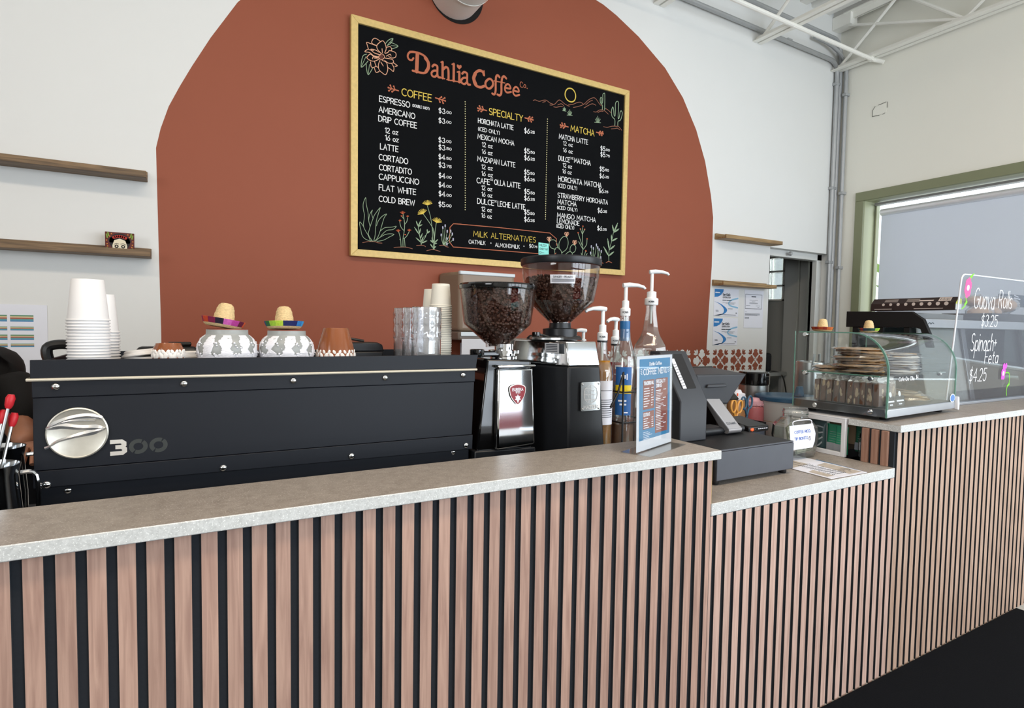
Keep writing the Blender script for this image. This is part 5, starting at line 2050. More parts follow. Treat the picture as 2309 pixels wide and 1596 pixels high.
def beans(prof, c, z0, z1, n, seed, parent):
    """coffee beans filling a hopper: inner shell of beans against the wall plus the top heap"""
    rnd = random.Random(seed)

    def rad(z):
        for (r0, a), (r1, b) in zip(prof[:-1], prof[1:]):
            if min(a, b) <= z <= max(a, b) and a != b:
                return r0 + (r1 - r0) * (z - a) / (b - a)
        return prof[-1][0]
    bean = MB().ball((0, 0, 0), (.0062, .0042, .0034), 8, 5)
    groove = [(x, y, z - (.0012 if (z > .001 and abs(y) < .0011) else 0)) for x, y, z in bean.v]
    mb = MB()
    zs = [z0 + (z1 - z0) * math.sqrt(rnd.random()) for _ in range(n)]
    for z in zs:
        a = rnd.uniform(0, 2 * PI)
        r_ = max(.004, rad(z) - .0058 - rnd.choice((0, 0, .004)))
        R = Matrix.Rotation(a, 3, 'Z') @ Matrix.Rotation(PI / 2 + rnd.uniform(-.35, .35), 3, 'Y') @ Matrix.Rotation(rnd.uniform(0, PI), 3, 'Z')
        o = Vector((c[0] + r_ * math.cos(a), c[1] + r_ * math.sin(a), z))
        mb.add([R @ Vector(q) + o for q in groove], bean.f)
    for _ in range(int(n * .25)):
        a = rnd.uniform(0, 2 * PI)
        r_ = rad(z1) * math.sqrt(rnd.random()) * .93
        R = Matrix.Rotation(rnd.uniform(0, PI), 3, 'Z') @ Matrix.Rotation(rnd.uniform(-.5, .5), 3, 'X')
        o = Vector((c[0] + r_ * math.cos(a), c[1] + r_ * math.sin(a), z1 + rnd.uniform(0, .01)))
        mb.add([R @ Vector(q) + o for q in groove], bean.f)
    core = [(max(.001, rad(z) - .012), z) for z in [z0 + (z1 - z0) * k / 10 for k in range(11)]]
    mb.lathe([(0, z0)] + core + [(0, z1)], (c[0], c[1], 0), 24)
    o = mb.build('coffee_beans', bean_m, parent, smooth=60)
    o['kind'] = 'stuff'


# ---- chrome-fronted grinder (left)
g = thing('coffee_grinder', 'coffee grinder with chrome front, red shield badge and brim-full bean hopper', 'coffee grinder', (.82, .40, .757), 'coffee grinders behind the bar')
x0, x1, yf, yb = .764, .884, .335, .56
mb = MB()
mb.hexa([(.700, yf + .03, .800), (x1, yf + .006, .800), (x1 + .002, yb, .800), (.712, yb, .800), (.742, yf + .035, 1.145), (x1 - .004, yf + .02, 1.140), (x1 - .004, yb - .01, 1.140), (.748, yb - .01, 1.145)])
mb.build('body', gloss_black, g, bev=.006)
mb = MB()
fr = [(.7595, .888), (.8885, .888), (.8835, 1.116), (.7655, 1.116)]
mb.hexa([(.7585, yf, .886), (.8885, yf, .892), (.8885, yf + .025, .892), (.7585, yf + .025, .886), (.7655, yf + .012, 1.118), (.884, yf + .012, 1.118), (.884, yf + .03, 1.118), (.7655, yf + .03, 1.118)])
mb.build('front_plate', chrome, g, bev=.007, seg=3)
MB().box(.762, yf + .004, 1.1195, .887, yf + .05, 1.128).build('front_lip', chrome, g, bev=.003)
MB().hexa([(.700, yf + .02, .757), (.893, yf + .0, .757), (.893, yb, .757), (.700, yb, .757), (.700, yf + .022, .884), (.890, yf + .002, .884), (.890, yb, .884), (.702, yb, .884)]).build('base', satin_black, g, bev=.004)
# red shield badge
sh = smooth_pts([(-.029, .022), (-.016, .030), (0, .033), (.016, .030), (.029, .022), (.027, .0), (.017, -.018), (0, -.033), (-.017, -.018), (-.027, 0)], True, 4)
BO = Vector((.8265, yf + .0055, 1.043))
bu, bv = UX, Vector((0, .05, 1)).normalized()
bd = MB().prism([(a * .92, b * .92) for a, b in sh], BO, bu, bv, (0, -.002, 0)).build('shield_badge', mat('badge_silver_edge', 'd8cfc8', .3, .6), g)
MB().prism([(a * .84, b * .84) for a, b in sh], BO - UY * .002, bu, bv, (0, -.0008, 0)).build('red_field', mat('badge_red', '8e1f2a', .3), bd)
mb = MB()
O = BO - UY * .0031
letter(mb, 'EUREKA', O + bv * .010, bu, bv, .0075, .035, .22, centre=True)
letter(mb, '1920', O + bv * .003, bu, bv, .0055, .015, .22, centre=True)
mb.poly(smooth_pts([(0, .0), (.003, -.005), (.009, -.006), (.006, -.011), (.010, -.015), (.004, -.017), (.0015, -.024), (-.0015, -.024), (-.004, -.017), (-.010, -.015), (-.006, -.011), (-.009, -.006), (-.003, -.005)], True, 3), O, bu, bv)
mb.build('badge_lettering', paper, bd, smooth=0)
# collar, hopper
hc = (.800, .42)
MB().lathe([(.040, 1.142), (.040, 1.150), (.034, 1.152), (.034, 1.158), (.046, 1.159), (.046, 1.168), (.028, 1.170), (.028, 1.186), (0, 1.186)], (hc[0] + .018, hc[1] - .01, 0), 28).build('collar', chrome, g)
MB().box(.715, .385, 1.150, .790, .405, 1.166).build('adjusting_lever', gloss_black, g, bev=.004)
MB().lathe([(.019, 1.148), (.021, 1.155), (.021, 1.170), (.016, 1.172), (0, 1.172)], (.722, .395, 0), 16).build('lever_knob', gloss_black, g)
HP = [(.034, 1.176), (.034, 1.186), (.098, 1.243), (.101, 1.250), (.1125, 1.345)]
MB().lathe(HP + [(a - .002, b) for a, b in HP[::-1]], (hc[0], hc[1], 0), 48, None, True).build('hopper', hopper_gl, g)
MB().lathe([(0, 1.346), (.1155, 1.346), (.1165, 1.350), (.1165, 1.357), (.112, 1.362), (.04, 1.366), (0, 1.366)], (hc[0], hc[1], 0), 48).build('hopper_lid', gloss_black, g)
beans([(a - .003, b) for a, b in HP], hc, 1.180, 1.338, 1900, 4, g)

# ---- satin black grinder (right)
g = thing('coffee_grinder', 'taller black coffee grinder with a maker plate and part-full flared hopper', 'coffee grinder', (1.02, .40, .757), 'coffee grinders behind the bar')
MB().hexa([(.886, .52, .757), (.986, .300, .757), (1.128, .300, .757), (1.128, .56, .757), (.888, .52, 1.123), (.984, .31, 1.1215), (1.101, .31, 1.1215), (1.105, .53, 1.123)]).build('body', satin_black, g, bev=.006, seg=3)
MB().hexa([(.888, .52, 1.1235), (.984, .31, 1.122), (1.101, .31, 1.122), (1.105, .53, 1.1235), (.906, .50, 1.198), (.984, .325, 1.196), (1.094, .325, 1.196), (1.096, .50, 1.198)]).build('steel_collar', chrome, g, bev=.004, seg=3)
MB().hexa([(.960, .53, 1.1985), (1.01, .40, 1.1985), (1.100, .40, 1.1985), (1.100, .53, 1.1985), (.97, .52, 1.212), (1.01, .41, 1.212), (1.098, .41, 1.212), (1.098, .52, 1.212)]).build('throat_block', satin_black, g, bev=.004)
MB().lathe([(.052, 1.205), (.056, 1.208), (.056, 1.232), (.036, 1.236), (.034, 1.252), (0, 1.252)], (1.052, .462, 0), 28).build('throat', satin_black, g)
MB().lathe([(.052, 1.1985), (.054, 1.20), (.054, 1.206), (.05, 1.208)], (.972, .415, 0), 40).build('adjusting_ring', brushed, g)
MB().tube([(.955, .385, 1.209), (.925, .37, 1.214), (.905, .36, 1.216)], .004, 8).build('adjusting_lever', gloss_black, g)
MB().lathe([(0, 1.208), (.012, 1.209), (.013, 1.216), (.012, 1.223), (0, 1.224)], (.897, .357, 0), 16).build('lever_knob', gloss_black, g)
hc = (1.057, .47)
HP = [(.037, 1.246), (.037, 1.255), (.109, 1.322), (.1235, 1.397), (.126, 1.434)]
MB().lathe(HP + [(a - .002, b) for a, b in HP[::-1]], (hc[0], hc[1], 0), 48, None, True).build('hopper', hopper_gl, g)
MB().lathe([(0, 1.436), (.130, 1.436), (.1315, 1.439), (.1315, 1.455), (.128, 1.459), (.05, 1.4625), (0, 1.4625)], (hc[0], hc[1], 0), 48).build('hopper_lid', satin_black, g)
beans([(a - .003, b) for a, b in HP], hc, 1.252, 1.390, 1500, 9, g)
# warning label curved on the hopper
mb = MB()
lp, r_ = [], .1215
a0, a1 = math.radians(-139), math.radians(-103)
for i in range(9):
    a = a0 + (a1 - a0) * i / 8
    lp.append(a)
vs, fs = [], []
for i, a in enumerate(lp):
    for z, rr in ((1.372, .1210), (1.398, .1262)):
        vs.append((hc[0] + rr * math.cos(a), hc[1] + rr * math.sin(a), z))
    if i:
        fs.append((2 * i - 2, 2 * i, 2 * i + 1, 2 * i - 1))
lb = mb.add(vs, fs).build('warning_label', paper, g)
mb = MB()
am = (a0 + a1) / 2
lu = Vector((-math.sin(am), math.cos(am), 0))
lo = Vector((hc[0] + .1275 * math.cos(am), hc[1] + .1275 * math.sin(am), 1.372))
nv = Vector((math.cos(am), math.sin(am), 0)) * .0012
letter(mb, 'DANGER - PELIGRO', lo + nv + UZ * .0165, lu, UZ, .0055, .058, .2, centre=True)
for k in range(3):
    mb.ribbon([(-.034, .012 - k * .0035), (.034, .012 - k * .0035)], .0016, lo + nv, lu, UZ)
mb.build('label_print', inkm, lb, smooth=0)
tag(lb, 'white warning label')
# data sticker on the steel collar
pu = (Vector((.984, .31, 0)) - Vector((.888, .52, 0))).normalized()
pv = Vector((.05, .12, 1)).normalized()
nn = pu.cross(pv).normalized()
nn = nn if nn.y < 0 else -nn
so = Vector((.946, .378, 1.160)) + nn * .006
MB().prism([(0, 0), (.05, 0), (.05, .03), (0, .03)], so, pu, pv, nn * .0006).build('data_sticker', mat('grey_sticker', 'a9acb2', .5), g)
mb = MB()
for k in range(5):
    mb.ribbon([(.006, .005 + k * .005), (.044, .005 + k * .005)], .0024, so + nn * .0009, pu, pv)
mb.build('sticker_print', inkm, g, smooth=0)
# maker plate on the front face
fo = Vector((1.0245, .298, .987))
fv = Vector((0, .03, 1)).normalized()
pl = MB().prism([(0, .003), (.003, 0), (.069, 0), (.072, .003), (.072, .084), (.069, .087), (.003, .087), (0, .084)], fo + UY * .004, UX, fv, (0, -.002, 0)).build('maker_plate', brushed, g)
mb = MB()
O = fo + UY * .0016
letter(mb, 'MAZZER', O + UX * .036 + fv * .006, UX, fv, .010, .052, .2, centre=True)
mb.ribbon([(.036 + .026 * math.cos(a), .050 + .027 * math.sin(a)) for a in [k * PI / 16 for k in range(32)]], .0011, O, UX, fv, closed=True)
mb.ribbon([(.014, .033), (.058, .033), (.060, .05), (.058, .068), (.014, .068), (.012, .05)], .0011, O, UX, fv, closed=True)
mb.ribbon([(.010, .05), (.062, .05)], .0009, O, UX, fv)
mb.ribbon([(.036, .022), (.036, .078)], .0009, O, UX, fv)
for zb in (.058, .044, .031):
    for cx in (.0255, .0465):
        mb.ribbon([(cx - .009, zb + .004), (cx - .002, zb + .004), (cx, zb - .004), (cx + .002, zb + .004), (cx + .009, zb + .004)], .0009, O, UX, fv)
mb.build('engraving', mat('light_engraving', 'e4e6e8', .5), pl, smooth=0)
for a, b in ((.006, .006), (.066, .006), (.006, .081), (.066, .081)):
    MB().ball(fo + UX * a + fv * b + UY * .0015, .0028, 10, 6).build('plate_screw', chrome, pl)

# canister standing behind, between the grinders
r = thing('dark_canister', 'dark canister seen in the gap between the two grinders', 'canister', (1.03, .70, .757))
MB().lathe([(0, .757), (.055, .757), (.055, 1.16), (0, 1.16)], (1.045, .70, 0), 24).build('canister_body', gloss_black, r)
MB().lathe([(0, 1.161), (.057, 1.161), (.057, 1.19), (.05, 1.195), (0, 1.195)], (1.045, .70, 0), 24).build('canister_lid', brushed, r)

# ================================================================ BARISTA AT THE LEFT EDGE
skin = mat('skin', 'a8745a', .55, var=.06)
shirt = mat('black_shirt', '0c0d10', .85, var=.2, scale=20)
hair_m = mat('dark_hair', '120d0b', .6, var=.3, scale=60)


def skinned(name, pts, edges, radii, m, parent=None, root=0, sub=2):
    me = bpy.data.meshes.new(name)
    me.from_pydata([tuple(p) for p in pts], edges, [])
    o = bpy.data.objects.new(name, me)
    COL.objects.link(o)
    me.materials.append(m)
    o.modifiers.new('skin', 'SKIN').use_smooth_shade = True
    s = o.modifiers.new('sub', 'SUBSURF')
    s.levels = sub
    s.render_levels = sub
    for i, q in enumerate(radii):
        v = me.skin_vertices[0].data[i]
        v.radius = q if isinstance(q, tuple) else (q, q)
        v.use_root = (i == root)
    if parent is not None:
        attach(o, parent)
    return o


PB = Vector((-.62, 1.02, 0))
pp = [(-0.64, 1.12, 0.965), (-0.63, 1.08, 1.045), (-0.58, 1.02, 1.105), (-0.53, 0.97, 1.12), (-0.5, 0.91, 1.115),
      (-0.49, 0.86, 1.095), (-0.49, 0.8, 1.085),
      (-0.475, 0.985, 1.085), (-0.425, 0.93, 1.01), (-.385, .82, .948), (-.355, .745, .928),
      (-0.68, 0.92, 1.085), (-0.68, 0.8, 0.995), (-0.58, 0.72, 0.99), (-0.51, 0.68, 0.99),
      (-0.56, 1.14, 0.86), (-0.56, 1.1, 0.47), (-0.56, 1.16, 0.08), (-0.56, 1.06, 0.035),
      (-0.72, 1.14, 0.86), (-0.72, 1.1, 0.47), (-0.72, 1.16, 0.08), (-0.72, 1.06, 0.035)]
pe = [(0, 1), (1, 2), (2, 3), (3, 4), (4, 5), (5, 6), (3, 7), (7, 8), (8, 9), (9, 10), (3, 11), (11, 12), (12, 13), (13, 14), (0, 15), (15, 16), (16, 17), (17, 18), (0, 19), (19, 20), (20, 21), (21, 22)]
pr = [(.075, .06), (.07, .055), (.07, .055), (.07, .055), .048, .048, .046, .048, .041, .034, .026, .046, .041, .034, .026, .07, .054, .042, .036, .07, .054, .042, .036]
person = skinned('person', pp, pe, pr, skin)
tag(person, 'person in black bent over behind the left end of the espresso machine', 'person')
cl = [(-.62, 1.10, .90), (-.60, 1.06, 1.0), (-.56, 1.0, 1.075), (-.51, .96, 1.10), (-.49, .92, 1.11), (-.455, .965, 1.075), (-.425, .93, .995), (-.382, .82, .955), (-.68, .92, 1.085), (-.68, .82, 1.0)]
ce = [(0, 1), (1, 2), (2, 3), (3, 4), (3, 5), (5, 6), (6, 7), (3, 8), (8, 9)]
skinned('shirt', cl, ce, [(.17, .13), (.165, .125), (.165, .12), (.15, .115), .075, .085, .075, .058, .08, .066], shirt, person)
tr_ = [(-.56, 1.12, .93), (-.46, 1.14, .85), (-.46, 1.10, .47), (-.46, 1.16, .10), (-.66, 1.14, .85), (-.66, 1.10, .47), (-.66, 1.16, .10)]
skinned('trousers', tr_, [(0, 1), (1, 2), (2, 3), (0, 4), (4, 5), (5, 6)], [(.15, .12), .11, .085, .07, .11, .085, .07], mat('dark_trousers', '17181c', .9, var=.2), person)
# head, turned down towards the work, outside the frame
mb = MB(Matrix.Translation((-.505, .745, 1.07)) @ Matrix.Rotation(math.radians(-38), 4, 'X'))
mb.ball((0, 0, 0), (.074, .095, .115), 20, 14)
mb.ball((0, -.098, -.012), (.012, .02, .022), 10, 6).ball((0, -.085, -.055), (.028, .012, .008), 10, 6)
for s in (-1, 1):
    mb.ball((s * .076, .005, -.01), (.012, .02, .032), 10, 6)
hd = mb.build('head', skin, person)
mb = MB(Matrix.Translation((-.505, .745, 1.07)) @ Matrix.Rotation(math.radians(-38), 4, 'X'))
for s in (-1, 1):
    mb.ball((s * .03, -.083, .012), (.012, .008, .007), 10, 6)
mb.build('eyes', gloss_black, hd)
mb = MB(Matrix.Translation((-.505, .752, 1.078)) @ Matrix.Rotation(math.radians(-38), 4, 'X'))
mb.lathe([(.0, .122), (.05, .108), (.078, .06), (.083, .0), (.075, -.05), (.06, -.07)], (0, .016, 0), 24, None, False)
mb.build('hair', hair_m, person)
# hand of the near arm holding the pitcher area
mb = MB()
W = Vector((-.352, .738, .925))
mb.ball(W + Vector((.012, -.035, -.003)), (.036, .042, .015), 14, 8)
for i, L in enumerate((.062, .07, .066, .052)):
    b = W + Vector((-.012 + i * .019, -.066, -.002))
    mb.tube([b, b + Vector((.003, -L * .4, .003)), b + Vector((.004, -L * .75, -.010)), b + Vector((.004, -L * .95, -.024))], [.0088, .0085, .0078, .0062], 8)
mb.tube([W + Vector((-.016, -.016, 0)), W + Vector((-.034, -.036, -.004)), W + Vector((-.036, -.06, -.012))], [.0105, .0095, .0075], 8)
mb.build('hand', skin, person)

# ================================================================ STEEL PITCHERS AND RED-TIPPED SPOONS (left edge)
mir = mat('polished_steel', 'c4c6c8', .1, 1.0, var=.03)


def pitcher(x, y, r0, h, label, spout=True):
    r = thing('steel_pitcher', label, 'pitcher', (x, y, .757), 'steel pitchers left of the machine')
    MB().lathe([(0, 0), (r0 * .98, 0), (r0, .01), (r0, h * .55), (r0 * .9, h * .9), (r0 * .98, h), (r0 * .95, h), (r0 * .87, h * .9), (r0 * .95, h * .55), (r0 * .95, .012), (0, .012)], (x, y, .757), 36).build('pitcher_body', mir, r)
    MB().tube(smooth_pts([(x + r0 * .93, y + .01, .757 + h * .9), (x + r0 + .02, y + .012, .757 + h * .86), (x + r0 + .022, y + .013, .757 + h * .5), (x + r0 + .018, y + .012, .757 + h * .3), (x + r0 * .99, y + .01, .757 + h * .24)], False, 4), .0045, 8, sx=1.6).build('handle', mir, r)
    return r


pitcher(-.336, .32, .052, .205, 'steel pitcher holding red-tipped spoons at the left edge')
pitcher(-.352, .455, .05, .215, 'steel pitcher standing behind the one with the spoons')
redp = mat('red_silicone', 'c4202c', .45, var=.05)
for i, (tx_, ty_, tz_, bx_, by_) in enumerate(((-.300, .335, 1.090, -.362, .325), (-.333, .33, 1.102, -.350, .33), (-.312, .345, 1.060, -.356, .305), (-.300, .355, 1.052, -.348, .31), (-.325, .345, 1.064, -.336, .325))):
    r = thing('bar_spoon', ['red-tipped steel bar spoon leaning furthest right in the pitcher', 'red-tipped steel bar spoon standing tallest in the pitcher', 'red-tipped steel bar spoon low in the middle of the pitcher',
                            'red-tipped steel bar spoon right of the low ones in the pitcher', 'red-tipped steel bar spoon at the left rim of the pitcher'][i], 'spoon', (bx_, by_, .78), 'red-tipped bar spoons')
    a, b = Vector((bx_, by_, .775)), Vector((tx_, ty_, tz_))
    d = (b - a).normalized()
    MB().tube([a, b - d * .02], .0028, 8).build('spoon_rod', brushed, r)
    MB().tube([b - d * .024, b - d * .018, b - d * .004, b + d * .003], [.0045, .0068, .0078, .005], 12).build('red_tip', redp, r)
# ================================================================ SYRUP BOTTLES IN A WIRE RACK
pump_w = mat('white_pump_plastic', 'eceeee', .35, var=.01)
bottle_gl = glass('bottle_glass', (.94, .95, .94), 1.7, .02, .035, (.9, .92, .92))
wire_m = mat('black_wire', '0e0e10', .45)


def liquid(name, tint):
    return glass(name, tint, .35, .05, .45, tuple(c * .8 for c in tint))


amber = glass('amber_syrup', (.92, .55, .10), .3, .05, .6, (.62, .27, .02))
brown_l = liquid('brown_syrup', (.42, .20, .08))
red_l = liquid('red_syrup', (.50, .12, .10))
clear_l = liquid('clear_syrup', (.9, .9, .88))


def pump(parent, x, y, z, ang, h=.075, arm=.06, neck=.016, black=False):
    """dispensing pump: collar, ribbed cap, stem, nozzle"""
    MB().lathe([(neck * .95, z), (neck * 1.02, z + .003), (neck * 1.02, z + .024), (neck * .9, z + .026), (neck * .72, z + .028), (neck * .7, z + .05), (.006, z + .053), (0, z + .053)], (x, y, 0), 24).build('pump_collar', pump_w, parent)
    if black:
        MB().lathe([(neck * .98, z - .006), (neck * 1.04, z - .005), (neck * 1.04, z - .0005), (neck * .98, z)], (x, y, 0), 24).build('seal_ring', black_pl, parent)
    MB().tube([(x, y, z + .045), (x, y, z + h)], .0062, 10).build('pump_stem', pump_w, parent)
    c, s = math.cos(ang), math.sin(ang)
    p = [(x - .010 * c, y - .010 * s, z + h + .004), (x + .012 * c, y + .012 * s, z + h + .006), (x + arm * .6 * c, y + arm * .6 * s, z + h + .005), (x + arm * .9 * c, y + arm * .9 * s, z + h), (x + arm * c, y + arm * s, z + h - .006)]
    MB().tube(p, [.008, .0085, .0065, .0055, .0045], 10, sx=1.25).build('nozzle', pump_w, parent)
    mb = MB()
    for a in (-1.25, -.9):
        pass
    O = Vector((x, y, z + .009))
    tw = math.atan2(-1.096 - y, 0 - x)
    rr = neck * 1.04
    st, w = strokes('MONIN')
    k = .020 / w
    for plx in st:
        pts3 = [(tw + (q[0] * k - .010) / rr, q[1] * .00065) for q in plx]
        vs, fs = [], []
        for i, (a, b) in enumerate(pts3):
            for dz in (-.0006, .0006):
                vs.append((x + rr * math.cos(a), y + rr * math.sin(a), O.z + b + dz))
            if i:
                fs.append((2 * i - 2, 2 * i - 1, 2 * i + 1, 2 * i))
        for i, (a, b) in enumerate(pts3):
            for da in (-.03, .03):
                vs.append((x + rr * math.cos(a + da), y + rr * math.sin(a + da), O.z + b))
            if i:
                n = 2 * len(pts3)
                fs.append((n + 2 * i - 2, n + 2 * i - 1, n + 2 * i + 1, n + 2 * i))
        mb.add(vs, fs)
    mb.build('maker_name', inkm, parent, smooth=0)
    MB().tube([(x, y, z - .002), (x, y, z - .07)], [.006, .004], 8).build('dip_tube', pump_w, parent)


def label_band(parent, name, m, x, y, r, z0, z1, a0, a1, n=12):
    vs, fs = [], []
    for i in range(n + 1):
        a = math.radians(a0 + (a1 - a0) * i / n)
        vs += [(x + r * math.cos(a), y + r * math.sin(a), z0), (x + r * math.cos(a), y + r * math.sin(a), z1)]
        if i:
            fs.append((2 * i - 2, 2 * i, 2 * i + 1, 2 * i - 1))
    return MB().add(vs, fs).build(name, m, parent)


def band_lines(parent, m, x, y, r, rows, a0, a1):
    mb = MB()
    for z, h, f0, f1 in rows:
        vs, fs = [], []
        for i in range(9):
            a = math.radians(a0 + (a1 - a0) * (f0 + (f1 - f0) * i / 8))
            vs += [(x + r * math.cos(a), y + r * math.sin(a), z), (x + r * math.cos(a), y + r * math.sin(a), z + h)]
            if i:
                fs.append((2 * i - 2, 2 * i, 2 * i + 1, 2 * i - 1))
        mb.add(vs, fs)
    mb.build('label_print', m, parent)


def bottle(x, y, z0, r0, hs, hn, liq, fill, label, ang, h=.075, arm=.06, black=False, neck=.0155):
    """round-shouldered syrup bottle; hs shoulder height, hn top of the neck"""
    b = thing('syrup_bottle', label, 'syrup bottle', (x, y, z0), 'syrup bottles in the wire rack')
    pr = [(0, 0), (r0 * .92, 0), (r0, .006), (r0, hs - .012), (r0 * .96, hs), (r0 * .8, hs + (hn - hs) * .2), (r0 * .5, hs + (hn - hs) * .48), (neck * 1.05, hs + (hn - hs) * .8), (neck, hn)]
    MB().lathe(pr + [(max(.0, q[0] - .002), q[1] + (.003 if q[1] == 0 else 0)) for q in pr[::-1]], (x, y, z0), 32).build('bottle_body', bottle_gl, b)
    if liq:
        ins = [(q[0] - .003, q[1]) for q in pr if q[1] < fill and q[0] > 0]
        rf = ins[-1][0] if fill < hs else max(.006, r0 * .8 - .003)
        MB().lathe([(0, .004)] + [(q[0], max(.004, q[1])) for q in ins] + [(rf, fill), (0, fill)], (x, y, z0), 32).build('syrup', liq, b)
    pump(b, x, y, z0 + hn, ang, h, arm, .0165, black)
    return b


# positions: front row on the worktop, rear row one step up
b1 = bottle(1.178, .40, .757, .0375, .345, .405 + .035, amber, .375, 'amber syrup bottle with a printed back label, next to the grinder', math.radians(172), .098, .064, True)
label_band(b1, 'white_label', paper, 1.178, .40, .0379, .925, 1.068, 195, 305)
band_lines(b1, inkm, 1.178, .40, .0382, [(1.035, .002, .1, .9)] + [(1.005 - k * .007, .0022, .08, .92) for k in range(9)], 195, 305)
b2 = bottle(1.276, .405, .757, .040, .372, .430 + .092, brown_l, .16, 'tall syrup bottle with blue neck seal and blue label', math.radians(-20), .098, .068)
MB().lathe([(.0172, 1.196), (.0176, 1.197), (.0172, 1.262), (.0164, 1.262)], (1.276, .405, 0), 24).build('neck_seal', mat('blue_seal', '1f5f94', .4), b2)
bl = label_band(b2, 'blue_label', mat('blue_label', '1f5a9a', .4), 1.276, .405, .0405, .950, 1.110, 190, 268)
label_band(b2, 'yellow_band', mat('yellow_label', 'e0c31c', .4), 1.276, .405, .0408, 1.022, 1.050, 190, 268)
band_lines(b2, paper, 1.276, .405, .041, [(1.072, .012, .35, .62), (1.068, .02, .68, .74), (.995, .006, .2, .7), (.983, .006, .3, .7), (.957, .004, .5, .8)], 190, 268)
b3 = bottle(1.365, .56, .80, .0375, .30, .355 + .025, red_l, .26, 'red syrup bottle with a red and navy label behind the blue one', math.radians(200), .085, .06, True)
label_band(b3, 'red_label', mat('red_label', '8c1f26', .4), 1.365, .56, .0379, 1.045, 1.115, 195, 300)
label_band(b3, 'navy_band', mat('navy_label', '22305e', .4), 1.365, .56, .0382, 1.015, 1.045, 195, 300)
band_lines(b3, paper, 1.365, .56, .0385, [(1.09, .014, .35, .75), (1.07, .003, .3, .8)], 195, 300)
b4 = bottle(1.205, .60, .757, .0375, .30, .36, brown_l, .22, 'short syrup bottle whose pump shows left of the amber one', math.radians(195), .085, .068)
b5 = bottle(1.322, .70, .757, .0375, .31, .385, brown_l, .22, 'syrup bottle at the rear with its pump left of the blue neck', math.radians(185), .08, .05, True)
# large clear faceted bottle
cb = thing('syrup_bottle', 'big clear faceted bottle with a white pump behind the menu stand', 'syrup bottle', (1.534, .56, .757), 'syrup bottles in the wire rack')
q8 = lambda r_: [(r_ * math.cos(PI / 8 + k * PI / 4), r_ * math.sin(PI / 8 + k * PI / 4)) for k in range(8)]
rings = [(.058, .757), (.0625, .765), (.0625, 1.140), (.0648, 1.155), (.0615, 1.173), (.038, 1.211), (.0307, 1.2355), (.025, 1.2735), (.0207, 1.307), (.0207, 1.327)]
mb = MB()
vs, fs = [], []
for r_, z in rings + [(max(.0, a - .002), b) for a, b in rings[::-1]]:
    vs += [(1.534 + a, .56 + b, z) for a, b in q8(r_)]
nr = 2 * len(rings)
for j in range(nr - 1):
    for k in range(8):
        fs.append((8 * j + k, 8 * j + (k + 1) % 8, 8 * j + 8 + (k + 1) % 8, 8 * j + 8 + k))
fs.append(tuple(range(8))[::-1])
fs.append(tuple(8 * (nr - 1) + k for k in range(8)))
mb.add(vs, fs)
mb.build('bottle_body', bottle_gl, cb, bev=.0025, smooth=30)
MB().lathe([(0, .764), (.050, .764), (.050, .93), (0, .93)], (1.534, .56, 0), 24).build('syrup', clear_l, cb)
pump(cb, 1.534, .56, 1.327, math.radians(-25), .121, .065, .025)
# wire rack
rk = thing('wire_rack', 'black wire rack around the syrup bottles', 'rack', (1.27, .42, .757))
for z in (.80, .93, 1.03):
    MB().tube([(1.225, .345, z), (1.345, .345, z), (1.345, .47, z), (1.225, .47, z)], .003, 6, closed=True).build('wire_ring', wire_m, rk)
for x, y in ((1.225, .345), (1.345, .345), (1.345, .47), (1.225, .47)):
    MB().tube([(x, y, .758), (x, y, 1.03)], .0035, 6).build('upright', wire_m, rk)
MB().tube([(1.225, .345, 1.03), (1.215, .335, 1.095), (1.165, .30, 1.035), (1.128, .288, .995)], .0038, 6).build('sloping_bar', wire_m, rk)

# ================================================================ MENU STAND ON THE BAR
acr = glass('clear_acrylic', (.97, .985, .985), 1.0, .01)
sky_b = mat('menu_blue', '2f86b8', .4, var=.05, scale=18)
terr_p = mat('menu_brown', '96524a', .4, var=.05, scale=18)
ms = thing('menu_stand', 'clear acrylic stand with a narrow blue coffee menu standing on the bar', 'menu stand', (1.115, .08, .909))
mu = Vector((1.222 - 1.010, .120 - .040, 0))
MW = mu.length
mu.normalize()
mo = Vector((1.010, .040, .9115))
mnv = Vector((mu.y, -mu.x, 0))          # towards the customer
mv = (UZ * 1.0 + mnv * -.02).normalized()
MH = .256
MW = .215
mo = Vector((1.014, .040, .9115))
mw = mu * (MW / .165)
MB().prism([(0, 0), (MW, 0), (MW, MH), (0, MH)], mo, mu, mv, mnv * .0018).build('front_sheet', acr, ms, smooth=0)
MB().prism([(0, 0), (MW, 0), (MW, MH), (0, MH)], mo - mnv * .004, mu, mv, mnv * -.0018).build('back_sheet', acr, ms, smooth=0)
MB().prism([(-.002, -.042), (MW + .002, -.042), (MW + .002, .045), (-.002, .045)], Vector((mo.x, mo.y, .9092)), mu, -mnv, UZ * .0018).build('foot', acr, ms, smooth=0)
sheet = MB().prism([(.002, .002), (MW - .002, .002), (MW - .002, MH - .002), (.002, MH - .002)], mo - mnv * .0012, mu, mv, mnv * .0006).build('menu_sheet', paper, ms, smooth=0)
O = mo - mnv * .0003
fu = MW
MB().poly([(.012, .030), (0.165 - .012, .030), (0.165 - .012, MH - .010), (.012, MH - .010)], O, mw, mv).build('blue_field', sky_b, sheet, smooth=0)
mb = MB()
O2 = O + mnv * .0002
for x0_, x1_, z0_, z1_ in ((.028, .078, .111, .190), (.028, .078, .058, .105), (.083, .142, .040, .190)):
    mb.poly([(x0_, z0_), (x1_, z0_), (x1_, z1_), (x0_, z1_)], O2, mw, mv)
mb.build('brown_boxes', terr_p, sheet, smooth=0)
mb = MB()
O3 = O + mnv * .0004
